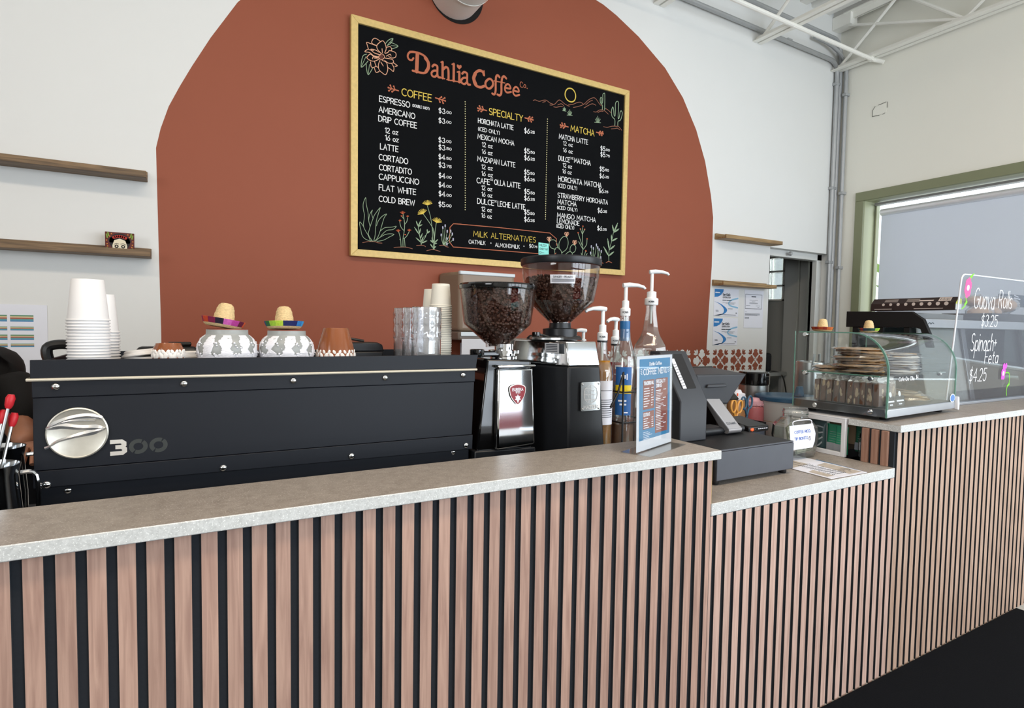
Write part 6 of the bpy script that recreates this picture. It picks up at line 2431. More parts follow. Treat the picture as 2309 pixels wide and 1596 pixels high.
letter(mb, 'COFFEE MENU', O3 + mw * 0.165 * .5 + mv * .204, mw, mv, .0155, .108, .15, centre=True)
letter(mb, 'Dahlia Coffee', O3 + mw * 0.165 * .5 + mv * .228, mw, mv, .0085, .056, .2, centre=True)
for s in (-1, 1):
    for k in range(3):
        mb.ribbon([(0.165 / 2 + s * .061, .206 + k * .006), (0.165 / 2 + s * .066, .210 + k * .005)], .0022, O3, mw, mv)
letter(mb, 'TRADITIONAL', O3 + mw * .030 + mv * .177, mw, mv, .0085, .044, .22)
letter(mb, 'SPECIALTY', O3 + mw * .086 + mv * .178, mw, mv, .0085, .042, .22)
letter(mb, 'DRINKS', O3 + mw * .086 + mv * .166, mw, mv, .0085, .026, .22)
letter(mb, 'EXTRAS', O3 + mw * .031 + mv * .093, mw, mv, .008, .026, .22)
rnd = random.Random(5)
for k in range(8):
    z = .167 - k * .0068
    w_ = rnd.uniform(.015, .026)
    mb.ribbon([(.031, z), (.031 + w_, z)], .0022, O3, mw, mv)
    mb.ribbon([(.064, z + .001), (.064 + rnd.choice((.005, .009)), z + .001)], .0022, O3, mw, mv)
for k in range(5):
    z = .086 - k * .006
    mb.ribbon([(.031, z), (.031 + rnd.uniform(.012, .026), z)], .0022, O3, mw, mv)
    mb.ribbon([(.066, z + .001), (.072, z + .001)], .0022, O3, mw, mv)
for k in range(24):
    z = .157 - k * .0047
    if k % 5 == 0:
        mb.ribbon([(.086, z), (.086 + .02, z)], .0028, O3, mw, mv)
        mb.ribbon([(.120, z + .001), (.132, z + .001)], .002, O3, mw, mv)
    else:
        mb.ribbon([(.086, z), (.086 + rnd.uniform(.018, .038), z)], .0012, O3, mw, mv)
for k in range(5):
    mb.ribbon([(.030, .050 - k * .0045), (.03 + rnd.uniform(.02, .04), .050 - k * .0045)], .0013, O3, mw, mv)
mb.build('menu_print', paper, sheet, smooth=0)

# ================================================================ TILL
till_m = mat('charcoal_till_steel', '4a4d55', .45, .1, var=.08, scale=30)
till_top = mat('black_till_top', '1d1e21', .5, var=.1, scale=30)
dr = thing('cash_drawer', 'wide charcoal cash drawer on the low counter', 'cash drawer', (1.59, .3, .757))
MB().box(1.405, .122, .771, 1.778, .475, .868).build('case', till_top, dr, bev=.002)
MB().box(1.4065, .115, .773, 1.7775, .1225, .8625).build('drawer_front', till_m, dr, bev=.002)
MB().box(1.4065, .1165, .8635, 1.7775, .1225, .868).build('top_lip', till_m, dr, bev=.001)
for x in (1.425, 1.755):
    for y in (.14, .45):
        MB().lathe([(0, .757), (.012, .757), (.0135, .76), (.0135, .7715), (0, .7715)], (x, y, 0), 14).build('foot', black_pl, dr)

# receipt printer / stand: black wedge with a slot
stand_m = mat('anthracite_plastic', '2d2f34', .5, var=.06)
wd = thing('wedge_printer', 'upright anthracite wedge-shaped printer with a striped paper slip in its slot', 'receipt printer', (1.445, .30, .868))
xa, xb = 1.384, 1.507
MB().add([(xa, .25, .8685), (xb, .25, .8685), (xb, .40, .8685), (xa, .40, .8685), (xa, .25, 1.003), (xb, .25, 1.003), (xb, .352, 1.162), (xa, .352, 1.162), (xb, .40, 1.162), (xa, .40, 1.162)],
         [(0, 1, 2, 3), (0, 4, 5, 1), (4, 7, 6, 5), (7, 9, 8, 6), (2, 8, 9, 3), (1, 5, 6, 8, 2), (0, 3, 9, 7, 4)]).build('housing', stand_m, wd, bev=.004)
sv = (Vector((0, .352, 1.162)) - Vector((0, .25, 1.003)))
sl = sv.length
sv.normalize()
sn = Vector((0, -sv.z, sv.y))
so = Vector((xa, .25, 1.003))
MB().prism([(.03, .045), (.093, .045), (.095, .05), (.095, sl - .012), (.03, sl - .012)], so + sn * .0006, UX, sv, sn * .0006).build('slot', mat('slot_shade', '101114', .6), wd, smooth=0)  # flat dark sheet painting the shaded inside of the opening
MB().prism([(.034, .046), (.050, .046), (.050, sl - .03), (.034, sl - .03)], so + sn * .0014, UX, sv, sn * .0006).build('paper_slip', paper, wd, smooth=0)
mb = MB()
for k in range(9):
    mb.ribbon([(.035, .055 + k * .010), (.049, .058 + k * .010)], .003, so + sn * .0024, UX, sv)
mb.build('slip_stripes', mat('grey_print', '8b8d92', .6), wd, smooth=0)

# tablet till on its arm
silver = mat('silver_arm', '8e8b8b', .42, .4, var=.03)
tt = thing('till_tablet', 'black tablet till seen from behind on a silver angled arm', 'till', (1.64, .36, .868))
# screen: thick tilted wedge, back towards the customer
c0, c1 = 1.515, 1.775
MB().hexa([(1.535, .315, .978), (1.685, .315, .972), (1.685, .335, .968), (1.535, .335, .974), (1.512, .305, 1.083), (1.768, .305, 1.079), (1.775, .470, 1.092), (1.505, .470, 1.094)]).build('tablet_back', stand_m, tt, bev=.006, seg=3)
MB().hexa([(1.505, .332, .985), (1.765, .332, .985), (1.765, .34, .98), (1.505, .34, .98), (1.505, .472, 1.097), (1.775, .472, 1.097), (1.775, .48, 1.09), (1.505, .48, 1.09)]).build('screen', gloss_black, tt, bev=.002)
MB().prism([(0, 0), (.10, 0), (.095, .012), (.005, .012)], (1.56, .306, 1.035), UX, UZ, (0, -.006, .001)).build('back_ridge', stand_m, tt, bev=.003)
# arm: flat strip from the foot up and back
ax = 1.5975
pa = [(1.668, .318, .884), (1.655, .312, .890), (1.640, .312, .905)]
MB().hexa([(1.642, .270, .890), (1.708, .270, .890), (1.708, .300, .874), (1.642, .300, .874), (1.556, .322, 1.018), (1.628, .322, 1.014), (1.628, .334, 1.012), (1.556, .334, 1.016)]).build('arm', silver, tt, bev=.004, seg=3)
MB().tube([(1.642, .283, .886), (1.708, .283, .886)], .0125, 14).build('arm_toe', silver, tt)
MB().tube([(1.535, .300, .884), (1.745, .300, .884)], .0125, 14).build('hinge_bar', till_top, tt)
MB().box(1.54, .30, .8685, 1.74, .40, .876).build('foot_plate', till_top, tt, bev=.003)
av = (Vector((1.560, .318, 1.006)) - Vector((1.642, .270, .890))).normalized()
an = UX.cross(av).normalized()
an = an if an.y < 0 else -an
mb = MB()
lo = Vector((1.642, .270, .890)) + av * .022 + an * .0012 + UX * .010
letter(mb, 'toast', lo + UX * .014, UX, av, .010, .030, .16)
mb.ribbon([(0, -.001), (0, .007), (.003, .009), (.008, .008), (.009, -.001)], .0014, lo, UX, av, closed=True)
mb.build('maker_name', inkm, tt, smooth=0)
MB().box(1.738, .318, .998, 1.7415, .322, 1.008).build('orange_tag', mat('orange_plastic', 'f0622a', .4), tt)

# card reader on its dock, right of the drawer
cr = thing('card_reader', 'flat black card reader with an orange button on a dock beside the cash drawer', 'card reader', (1.84, .36, .757))
MB().hexa([(1.784, .30, .862), (1.896, .30, .862), (1.896, .43, .862), (1.784, .43, .862), (1.784, .30, .884), (1.896, .30, .884), (1.896, .43, .902), (1.784, .43, .902)]).build('reader_body', black_pl, cr, bev=.006, seg=3)
MB().box(1.80, .315, .757, 1.893, .42, .8615).build('dock', till_m, cr, bev=.003)
MB().ball((1.801, .2995, .873), (.010, .003, .0065), 14, 8).build('orange_button', mat('orange_plastic', 'f0622a', .4), cr)
MB().ball((1.818, .2995, .873), (.0035, .0025, .0035), 10, 6).build('dark_button', gloss_black, cr)
mb = MB()
for k in range(5):
    mb.ribbon([(1.835 + k * .011, .874), (1.840 + k * .011, .874)], .0035, (0, .2993, 0), UX, UZ)
mb.build('status_lights', paper, cr, smooth=0)

# scissors standing in a holder
def scissors(x, y, z, col, label, tilt):
    r = thing('scissors', label, 'scissors', (x, y, z), 'scissors standing in the holder')
    m = mat('scissor_' + col, col, .4, var=.04)
    k = Matrix.Translation((x, y, z)) @ Matrix.Rotation(tilt, 4, 'Y')
    for s in (-1, 1):
        mb = MB(k)
        ring = [(s * .019 + .0145 * math.cos(a) + s * .002 * math.sin(a), 0, .073 + .026 * math.sin(a)) for a in [i * PI / 9 for i in range(18)]]
        mb.tube(ring, .0042, 8, closed=True)
        mb.tube([(s * .012, 0, .051), (s * .004, 0, .03), (-s * .002, 0, .01)], [.0045, .005, .004], 8)
        mb.build('grip', m, r)
        MB(k).prism([(0, .012), (s * .007, .01), (s * .002, -.07), (0, -.075)], (0, s * .001, 0), UX, UZ, (0, s * .0012, 0)).build('blade', brushed, r, smooth=0)
    return r


hold = thing('pen_holder', 'black holder behind the card reader with two scissors', 'holder', (2.02, .53, .757))
MB().prism([(0, 0), (.20, 0), (.20, .09), (0, .09)], (1.92, .48, .757), UX, UY, (0, 0, .004)).build('base', black_pl, hold)
for a in ((1.92, .48, 2.12, .484), (1.92, .566, 2.12, .57), (1.92, .484, 1.924, .566), (2.116, .484, 2.12, .566)):
    MB().box(a[0], a[1], .761, a[2], a[3], .852).build('side', black_pl, hold)
scissors(1.968, .515, .848, 'e2a24a', 'scissors with orange and grey loops', .12)
scissors(2.062, .530, .858, '3d5f78', 'scissors with blue-grey loops, right of the orange ones', -.06)

# squeeze bottles and airpot
sauce = mat('caramel_sauce', 'a4774e', .35, var=.08)
pink = mat('pink_sauce', 'b0646a', .35, var=.08)


def squeeze(x, y, r0, h, m, capm, label):
    r = thing('sauce_jar', label, 'sauce jar', (x, y, .757), 'sauce jars behind the till')
    MB().lathe([(0, 0), (r0 * .96, 0), (r0, .005), (r0, h * .74), (r0 * .92, h * .78), (r0 * .86, h * .8), (0, h * .8)], (x, y, .757), 28).build('jar_body', m, r)
    MB().lathe([(r0 * .92, h * .8), (r0 * .96, h * .81), (r0 * .93, h * .92), (r0 * .6, h * .94), (r0 * .5, h * .985), (r0 * .46, h), (0, h)], (x, y, .757), 28).build('jar_lid', capm, r)
    mb = MB()
    for k in range(14):
        a = 2 * PI * k / 14
        mb.ball((x + r0 * .96 * math.cos(a), y + r0 * .96 * math.sin(a), .757 + h * .83), (.003, .003, .008), 6, 4)
    mb.build('lid_ribs', capm, r)


squeeze(2.150, .66, .040, .212, sauce, paper, 'caramel sauce jar with a white lid behind the scissors')
squeeze(2.255, .645, .042, .172, pink, mat('pink_lid', 'd8a4b0', .4), 'pink sauce jar with a pink lid in front of the steel airpot')
ap = thing('airpot', 'steel airpot with a glossy black top near the white wall', 'airpot', (2.445, .80, .757))
MB().lathe([(0, .757), (.069, .757), (.07, .76), (.07, .968), (.068, .97), (0, .97)], (2.445, .80, 0), 40).build('steel_shell', brushed, ap)
MB().lathe([(.070, .970), (.073, .974), (.073, 1.028), (.066, 1.034), (0, 1.034)], (2.445, .80, 0), 40).build('black_top', gloss_black, ap)
MB().prism([(0, 0), (.03, 0), (.034, .02), (.0, .02)], (2.43, .725, .995), UX, UZ, (0, .02, 0)).build('spout', gloss_black, ap, bev=.003)
# dark things lying on top of the tablet side: stacked bag clips behind
r = thing('black_pouch', 'crumpled black foil pouch on the shelf edge above the tablet', 'pouch', (1.98, .83, .757))
mb = MB()
for k in range(7):
    x = 1.88 + .05 * k
    mb.hexa([(x, .80, 1.02 + .004 * (k % 3)), (x + .055, .80, 1.022), (x + .05, .86, 1.03), (x, .86, 1.026), (x + .004, .80, 1.034 + .008 * (k % 2)), (x + .05, .81, 1.040), (x + .046, .85, 1.044 - .006 * (k % 2)), (x, .85, 1.04)])
mb.box(1.90, .81, .757, 2.22, .85, 1.03)
mb.build('pouch_foil', gloss_black, r)

# plastic tub with a blue lid
tub = thing('storage_tub', 'translucent plastic tub with a dark blue lid behind the tip jar', 'tub', (2.40, .58, .757))
tubm = mat('frosted_plastic', 'c9c6c2', .45, var=.03, trans=.25)
lidm = mat('navy_lid', '1f4763', .4, var=.04)
MB().lathe([(0, .758), (.118, .758), (.122, .764), (.136, .925), (.133, .925), (.12, .766), (0, .764)], (2.40, .58, 0), 40).build('tub_body', tubm, tub)
MB().lathe([(0, .766), (.116, .766), (.128, .83), (0, .83)], (2.40, .58, 0), 40).build('tub_contents', mat('tan_contents', 'b39a78', .7, var=.1), tub)
MB().lathe([(.137, .920), (.142, .922), (.142, .936), (.137, .940), (.10, .944), (0, .944)], (2.40, .58, 0), 40).build('tub_lid', lidm, tub)
MB().hexa([(2.36, .50, .944), (2.405, .50, .944), (2.405, .525, .944), (2.36, .525, .944), (2.37, .505, .99), (2.40, .505, .99), (2.40, .52, .99), (2.37, .52, .99)]).build('lid_catch', lidm, tub, bev=.004)

# ---------------------------------------------------------------- tip jar with bills and card
tj = thing('tip_jar', 'clear faceted tip jar with dollar bills inside', 'tip jar', (2.05, .30, .757))
jc = (2.05, .30)
mb = MB()
hexp = lambda r_: [(jc[0] + r_ * math.cos(PI / 8 + k * PI / 4), jc[1] + r_ * .9 * math.sin(PI / 8 + k * PI / 4)) for k in range(8)]
rings = [(.074, .7575), (.080, .764), (.092, .83), (.088, .872), (.058, .902)]
nk = [(.050, .905), (.049, .918), (.052, .920), (.052, .926), (.049, .928), (.049, .936), (.0515, .938)]
vs, fs = [], []
allr = rings + nk
for r_, z in allr + [(a - .003, b) for a, b in allr[::-1]]:
    vs += [(a, b, z) for a, b in hexp(r_)]
n_ = 2 * len(allr)
for j in range(n_ - 1):
    for k in range(8):
        fs.append((8 * j + k, 8 * j + (k + 1) % 8, 8 * j + 8 + (k + 1) % 8, 8 * j + 8 + k))
fs.append(tuple(range(8))[::-1])
fs.append(tuple(8 * (n_ - 1) + k for k in range(8)))
mb.add(vs, fs).build('jar_glass', bottle_gl, tj, bev=.002, smooth=30)
bill_m = mat('dollar_green', 'a9ad95', .7, var=.2, scale=80)
bill_d = mat('dollar_print', '5d6655', .7, var=.3, scale=120)


def bill(k, m4, label):
    r = thing('dollar_bill', label, 'banknote', m4.to_translation(), 'bills in the tip jar')
    mb = MB(m4)
    P = [(-.05, -.022), (.05, -.022), (.05, .022), (-.05, .022)]
    mb.prism(P, (0, 0, 0), UX, UZ, (0, .0006, 0)).build('note', bill_m, r, smooth=0)
    mb = MB(m4)
    mb.ribbon([(-.046, -.018), (.046, -.018), (.046, .018), (-.046, .018)], .003, (0, -.0003, 0), UX, UZ, closed=True)
    mb.disc(0, 0, .012, (0, -.0004, 0), UX, UZ, 16)
    mb.disc(0, 0, .012, (0, .0011, 0), UX, UZ, 16)
    mb.ribbon([(-.04, .01), (-.02, .01)], .003, (0, -.0003, 0), UX, UZ)
    mb.ribbon([(.02, -.01), (.04, -.01)], .003, (0, -.0003, 0), UX, UZ)
    mb.build('note_print', bill_d, r, smooth=0)


bill(0, Matrix.Translation((2.012, .292, .838)) @ Matrix.Rotation(math.radians(62), 4, 'Y') @ Matrix.Rotation(.15, 4, 'Z'), 'dollar bill standing on its short side, left in the tip jar')
bill(1, Matrix.Translation((2.062, .268, .792)) @ Matrix.Rotation(math.radians(-4), 4, 'Y'), 'dollar bill lying along the bottom front of the tip jar')
bill(2, Matrix.Translation((2.07, .325, .80)) @ Matrix.Rotation(math.radians(15), 4, 'Y') @ Matrix.Rotation(.4, 4, 'Z'), 'dollar bill at the back of the tip jar')
# hand-lettered card hanging on the jar
card = thing('tip_card', 'white card lettered in blue hanging in front of the tip jar', 'card', (1.975, .205, .80))
cm_ = mat('white_card', 'e6e8f4', .6)
co = Vector((1.893, .2055, .806))
cu = Vector((1, .0, 0)).normalized()
cv = Vector((0, .10, 1)).normalized()
cn = Vector((0, -1, 0))
cp = [(.0, .004), (.006, 0), (.128, .0), (.143, .022), (.150, .05), (.143, .072), (.137, .088), (.0, .088)]
MB().prism(cp, co, cu, cv, cn * -.0008).build('card_sheet', cm_, card, smooth=0)
MB().tube(smooth_pts([tuple(co + cu * .02 + cv * .088), tuple(co + cu * .028 + cv * .103), tuple(co + cu * .12 + cv * .103), tuple(co + cu * .13 + cv * .088)], False, 4), .0018, 6).build('hanger', paper, card)
mb = MB()
lb_ = co + cn * .0004
letter(mb, 'COFFEE RICO,', lb_ + cu * .026 + cv * .058, cu, cv, .0095, .094, .19)
letter(mb, 'TIP BONITO', lb_ + cu * .024 + cv * .034, cu, cv, .0095, .078, .19)
mb.build('blue_lettering', mat('blue_marker', '3b62b4', .6), card, smooth=0)
mb = MB()
mb.ribbon([(.107, .036), (.108, .030), (.113, .028), (.118, .030), (.119, .036)], .002, lb_, cu, cv, closed=True)
mb.ribbon([(.110, .040), (.116, .041)], .003, lb_, cu, cv)
mb.build('cup_doodle', mat('brown_marker', '5a4a52', .6), card, smooth=0)

# ---------------------------------------------------------------- flyers on the low counter
fl = thing('flyer', 'laminated flyer with handwriting and a wood-look picture lying on the low counter', 'flyer', (1.93, .15, .757))
fo = Vector((1.818, .008, .7582))
fU = Vector((1, -.02, 0)).normalized()
fV = Vector((.06, 1, 0)).normalized()
MB().prism([(0, 0), (.20, 0), (.20, .275), (0, .275)], fo, fU, fV, UZ * .0012).build('sheet', paper, fl, smooth=0)
O = fo + UZ * .0014
pm = mat('sepia_print', 'bdb2a4', .5, var=.35, scale=60)
mb = MB()
mb.poly([(.012, .15), (.115, .16), (.105, .26), (.015, .262)], O, fU, fV)
mb.poly([(.12, .012), (.19, .012), (.19, .15), (.13, .14)], O, fU, fV)
mb.poly([(.012, .02), (.05, .02), (.05, .10), (.012, .09)], O, fU, fV)
mb.build('sepia_picture', pm, fl, smooth=0)
mb = MB()
O += UZ * .0002
rnd = random.Random(2)
for k in range(9):
    y = .03 + k * .016
    x = .055
    while x < .118:
        w_ = rnd.uniform(.006, .014)
        mb.ribbon([(x, y), (x + w_ * .3, y + .006), (x + w_ * .6, y - .002), (x + w_, y + .004)], .0022, O, fU, fV)
        x += w_ + .005
for k in range(5):
    y = .18 + k * .014
    mb.ribbon([(.02, y), (.04, y + .004), (.06, y - .002), (.1, y + .003)], .0018, O, fU, fV)
for k in range(6):
    x = .125 + k * .011
    mb.ribbon([(x, .03 + .01 * (k % 3)), (x + .006, .05), (x + .002, .07)], .002, O, fU, fV)
mb.build('handwriting', inkm, fl, smooth=0)
tag(MB().prism([(.192, .012), (.207, .012), (.217, .20), (.2, .20)], fo - UZ * .0006, fU, fV, UZ * .0004).build('blue_leaflet', mat('leaflet_blue', '2f6f98', .5), smooth=0), 'dark blue leaflet peeping out under the flyer edge', 'leaflet')
# ================================================================ WHITE RISER AND COFFEE BAGS
white_pl = mat('white_powder_coat', 'e2e3e6', .4, var=.015)
rs = thing('riser_frame', 'white box-frame riser beside the tall counter, carrying the back of the pastry case', 'riser', (2.38, .30, .757))
b = .016
fx0, fx1, fy0, fy1, fz0, fz1 = 2.180, 2.560, .180, .438, .7575, .902
MB().box(fx0, fy0, fz1, fx1, fy1, fz1 + .006).build('top_plate', white_pl, rs, bev=.0015)
for x in (fx0, fx1 - b):
    for y in (fy0, fy1 - b):
        MB().box(x, y, fz0, x + b, y + b, fz1).build('post', white_pl, rs, bev=.0015)
    MB().box(x, fy0 + b, fz0, x + b, fy1 - b, fz0 + b).build('bottom_rail', white_pl, rs, bev=.0015)
    MB().box(x, fy0 + b, fz1 - b, x + b, fy1 - b, fz1).build('top_rail', white_pl, rs, bev=.0015)

kraft = mat('kraft_card', 'c9b08c', .8, var=.06)
MBX = MB().box(2.47, .21, .758, 2.476, .42, .895)
tag(MBX.build('kraft_sheet', kraft, smooth=0), 'tan card standing behind the coffee bags in the riser', 'card')


def coffee_bag(x, y, rz, col, body, label, w=.062, h=.118, lean=0.0, lines=True):
    r = thing('coffee_bag', label, 'coffee bag', (x, y, .758), 'small coffee bags in the riser')
    k = Matrix.Translation((x, y, .758)) @ Matrix.Rotation(rz, 4, 'Z') @ Matrix.Rotation(lean, 4, 'X')
    m = mat('bag_' + col, col, .35, var=.06, scale=50)
    mb = MB(k)
    n, rows = 9, [(0, .012, 1.0), (.01, .015, 1.0), (h * .4, .016, .98), (h * .75, .009, .96), (h * .9, .003, .97), (h, .0012, 1.0)]
    vs, fs = [], []
    for z, d, s in rows:
        for i in range(n):
            t = i / (n - 1) * 2 - 1
            vs.append((t * w / 2 * s, -d * (1 - t * t) ** .5 - .0004 + .0012 * math.sin(9 * t + z * 120), z))
        for i in range(n):
            t = 1 - i / (n - 1) * 2
            vs.append((t * w / 2 * s, d * (1 - t * t) ** .5 + .0004, z))
    c = 2 * n
    for j in range(len(rows) - 1):
        for i in range(c):
            fs.append((j * c + i, j * c + (i + 1) % c, (j + 1) * c + (i + 1) % c, (j + 1) * c + i))
    fs += [tuple(range(c))[::-1], tuple((len(rows) - 1) * c + i for i in range(c))]
    mb.add(vs, fs).build('bag_foil', m, r, smooth=60)
    mb = MB(k)
    if lines:
        mb.prism([(-.022, .008), (.024, .008), (.024, .038), (-.022, .038)], (0, -.017, 0), UX, UZ, (0, -.0006, 0))
        for q in range(5):
            mb.ribbon([(-.012, .045 + q * .009), (.018, .045 + q * .009)], .0012, (0, -.0176 + .0015 * q, 0), UX, UZ)
        mb.build('bag_label', mat('bag_label_grey', '9fa3a6', .5), r, smooth=0)
    else:
        for q in range(4):
            mb.ribbon(smooth_pts([(-.02, .015 + q * .025), (-.004, .03 + q * .022), (.006, .018 + q * .026), (.022, .034 + q * .02)]), .006, (0, -.0176 + .002 * q, 0), UX, UZ)
        mb.build('bag_leaf_print', mat(body, body, .5), r, smooth=0)


L90 = -PI / 2
coffee_bag(2.262, .392, L90, '2a2342', '6a5a8a', 'dark purple coffee bag farthest back in the riser', .055, .122, 0, False)
coffee_bag(2.258, .357, L90 + .1, '1e3c3f', '8fa0a4', 'dark teal coffee bag with pale leaf print, beside the purple one', .058, .118, .05, False)
coffee_bag(2.236, .318, L90, '3c5458', 'a9b4ba', 'grey leaf-print coffee bag left of the green ones', .060, .118, .0, False)
coffee_bag(2.250, .262, L90 + .05, '2f8b69', '', 'mint green coffee bag, left one of the green pair', .060, .110, .02)
coffee_bag(2.236, .224, L90, '35a07a', '', 'mint green coffee bag, brightest, just behind the white post', .050, .108, .0)
coffee_bag(2.315, .150, L90, '2c6d52', '', 'dark green coffee bag right of the white post', .040, .108, .0) if False else None
coffee_bag(2.345, .205, L90 + .1, '2c6d52', '', 'dark green coffee bag seen right of the white post', .055, .112, .0)

# small clear jars under the tall counter top
for i, (x, y) in enumerate(((2.262, .150), )):
    r = thing('small_jar', 'small clear jar with a black lid and grey label under the tall countertop', 'jar', (x, y, .758))
    MB().lathe([(0, 0), (.020, 0), (.022, .004), (.022, .06), (.017, .072), (.0155, .072), (.020, .06), (.020, .005), (0, .005)], (x, y, .758), 24).build('jar_glass', bottle_gl, r)
    MB().lathe([(.018, .0725), (.0185, .0735), (.0185, .088), (.017, .09), (0, .09)], (x, y, .758), 24).build('jar_lid', gloss_black, r)
    label_band(r, 'jar_label', mat('bag_label_grey', '9fa3a6', .5), x, y, .0225, .785, .815, 150, 260)

# ================================================================ PASTRY CASE WITH CURVED GLASS
case_gl = glass('case_glass', (.975, .992, .985), 1.0, .01)
edge_gl = mat('green_glass_edge', '86bba9', .1, var=.03, trans=.5)
steel_d = mat('dark_brushed_steel', '77797b', .3, .9, var=.08, scale=40, stretch=(1, 8, 1))
alu = mat('aluminium_rail', 'c3c9d2', .3, .8, var=.03)
pc = thing('pastry_case', 'curved glass pastry case with two shelves of wrapped biscuits on the tall counter', 'pastry case', (2.5, .23, .91))
CM = Matrix.Translation((2.216, .052, .925)) @ Matrix.Rotation(math.radians(3.2), 4, 'Z')
CW, CD, CH = .575, .362, .312


def cb_(*a, **k):
    return MB(CM).box(*a)


cb_(.004, .006, 0, CW - .004, CD, .032).build('base', steel_d, pc, bev=.003)
cb_(.0, -.002, .0, CW, .005, .030).build('front_rail', alu, pc, bev=.002)
for x in (.06, CW - .07):
    for y in (.035, CD - .05):
        MB(CM).lathe([(.014, -.0152), (.016, -.012), (.016, 0.001), (0, 0.001)], (x, y, 0), 16).build('foot', black_pl, pc)
# profile of the curved front (y, z) from base front edge up and over to the back
arc = [(.0, .0), (.0, .165)] + [(.135 - .135 * math.cos(t), .165 + (CH - .165) * math.sin(t)) for t in [PI / 2 * k / 10 for k in range(1, 11)]] + [(CD - .015, CH)]
t_ = .005
inner = []
for i, (y, z) in enumerate(arc):
    a, c = arc[max(0, i - 1)], arc[min(len(arc) - 1, i + 1)]
    ty, tz = c[0] - a[0], c[1] - a[1]
    l = math.hypot(ty, tz)
    inner.append((y + tz / l * t_, z - ty / l * t_))
mb = MB(CM)
vs, fs = [], []
for x in (.008, CW - .008):
    vs += [(x, y, z) for y, z in arc] + [(x, y, z) for y, z in inner]
n = len(arc)
for i in range(n - 1):
    fs += [(i, i + 1, 2 * n + i + 1, 2 * n + i), (n + i, 3 * n + i, 3 * n + i + 1, n + i + 1)]
    fs += [(i, n + i, n + i + 1, i + 1), (2 * n + i, 2 * n + i + 1, 3 * n + i + 1, 3 * n + i)]
fs += [(n - 1, 2 * n - 1, 4 * n - 1, 3 * n - 1)]
mb.add(vs, fs).build('curved_glass', case_gl, pc)
# bright edge strip along both ends of the curved glass
for x, nm in ((-.001, 'left'), (CW - .005, 'right')):
    mb = MB(CM)
    vs, fs = [], []
    for y, z in zip(arc, inner):
        vs += [(x, y[0] - .0012, y[1]), (x + .006, y[0] - .0012, y[1]), (x + .006, z[0], z[1]), (x, z[0], z[1])]
    for i in range(n - 1):
        for k in range(4):
            fs.append((4 * i + k, 4 * i + (k + 1) % 4, 4 * i + 4 + (k + 1) % 4, 4 * i + 4 + k))
    fs += [(0, 1, 2, 3), (4 * n - 4, 4 * n - 3, 4 * n - 2, 4 * n - 1)]
    mb.add(vs, fs).build('glass_edge', edge_gl, pc)
# side panes with the same outline
side = [(y + .001, z) for y, z in inner] + [(CD, CH - .006), (CD, .0)]
for x in (.0015, CW - .0055):
    MB(CM).prism(side, (x, 0, 0), (0, 1, 0), (0, 0, 1), (.004, 0, 0)).build('side_pane', case_gl, pc, smooth=0)
for x in (-.0008, CW - .001):
    MB(CM).tube([(x + .001, CD, .002), (x + .001, CD, CH)], .0022, 6).build('pane_edge', edge_gl, pc)
cb_(.008, .035, .146, CW - .008, CD - .03, .1515).build('shelf', case_gl, pc, smooth=0)
for x in (.008,):
    MB(CM).tube([(x, .035, .149), (x, CD - .03, .149)], .003, 6).build('shelf_edge', edge_gl, pc)
for x, y, z in ((.0, CD - .045, CH - .012), (.0, CD - .05, .143), (.0, .06, .140), (CW, CD - .045, CH - .012), (CW, .06, .140)):
    MB(CM).lathe([(0, -.010), (.0075, -.010), (.009, -.007), (.009, .006), (.0075, .009), (0, .009)], (x, y, z), 18, Matrix.Rotation(PI / 2, 3, 'Y')).build('glass_clamp', chrome, pc)
for y in (.06, CD - .09):
    MB(CM).lathe([(0, -.004), (.010, -.004), (.010, 0), (.006, .003), (0, .003)], (.003, y, .016), 16, Matrix.Rotation(-PI / 2, 3, 'Y')).build('side_screw', chrome, pc)
# white handle and round sticker at the right front corner
MB(CM).prism([(0, 0), (.012, -.003), (.014, .022), (.010, .052), (.004, .056), (0, .05)], (CW - .004, -.014, -.004), UX, UZ, (0, .016, 0)).build('handle', white_pl, pc, bev=.003)
cst = Vector((CW - .032, -.0022, .045))
st = MB(CM).prism([(.024 * math.cos(a), .018 * math.sin(a)) for a in [k * PI / 10 for k in range(20)]], cst, UX, UZ, (0, -.0006, 0)).build('round_sticker', paper, pc, smooth=0)
MB(CM).prism([(.020 * math.cos(a), .0145 * math.sin(a)) for a in [k * PI / 10 for k in range(20)]], cst - UY * .0007, UX, UZ, (0, -.0003, 0)).build('sticker_print', mat('sticker_blue', '5b86c4', .5, var=.2, scale=90), st, smooth=0)
# hand lettering on the curved glass
mb = MB(CM)
letter(mb, 'Cafe De Olla', (.075, -.0016, .133), UX, UZ, .014, .120, .14)
letter(mb, '$4', (.21, -.0016, .138), UX, UZ, .013, .018, .14)
mb.build('glass_lettering', mat('white_chalk_pen', 'f4f4f4', .8), pc, smooth=0)

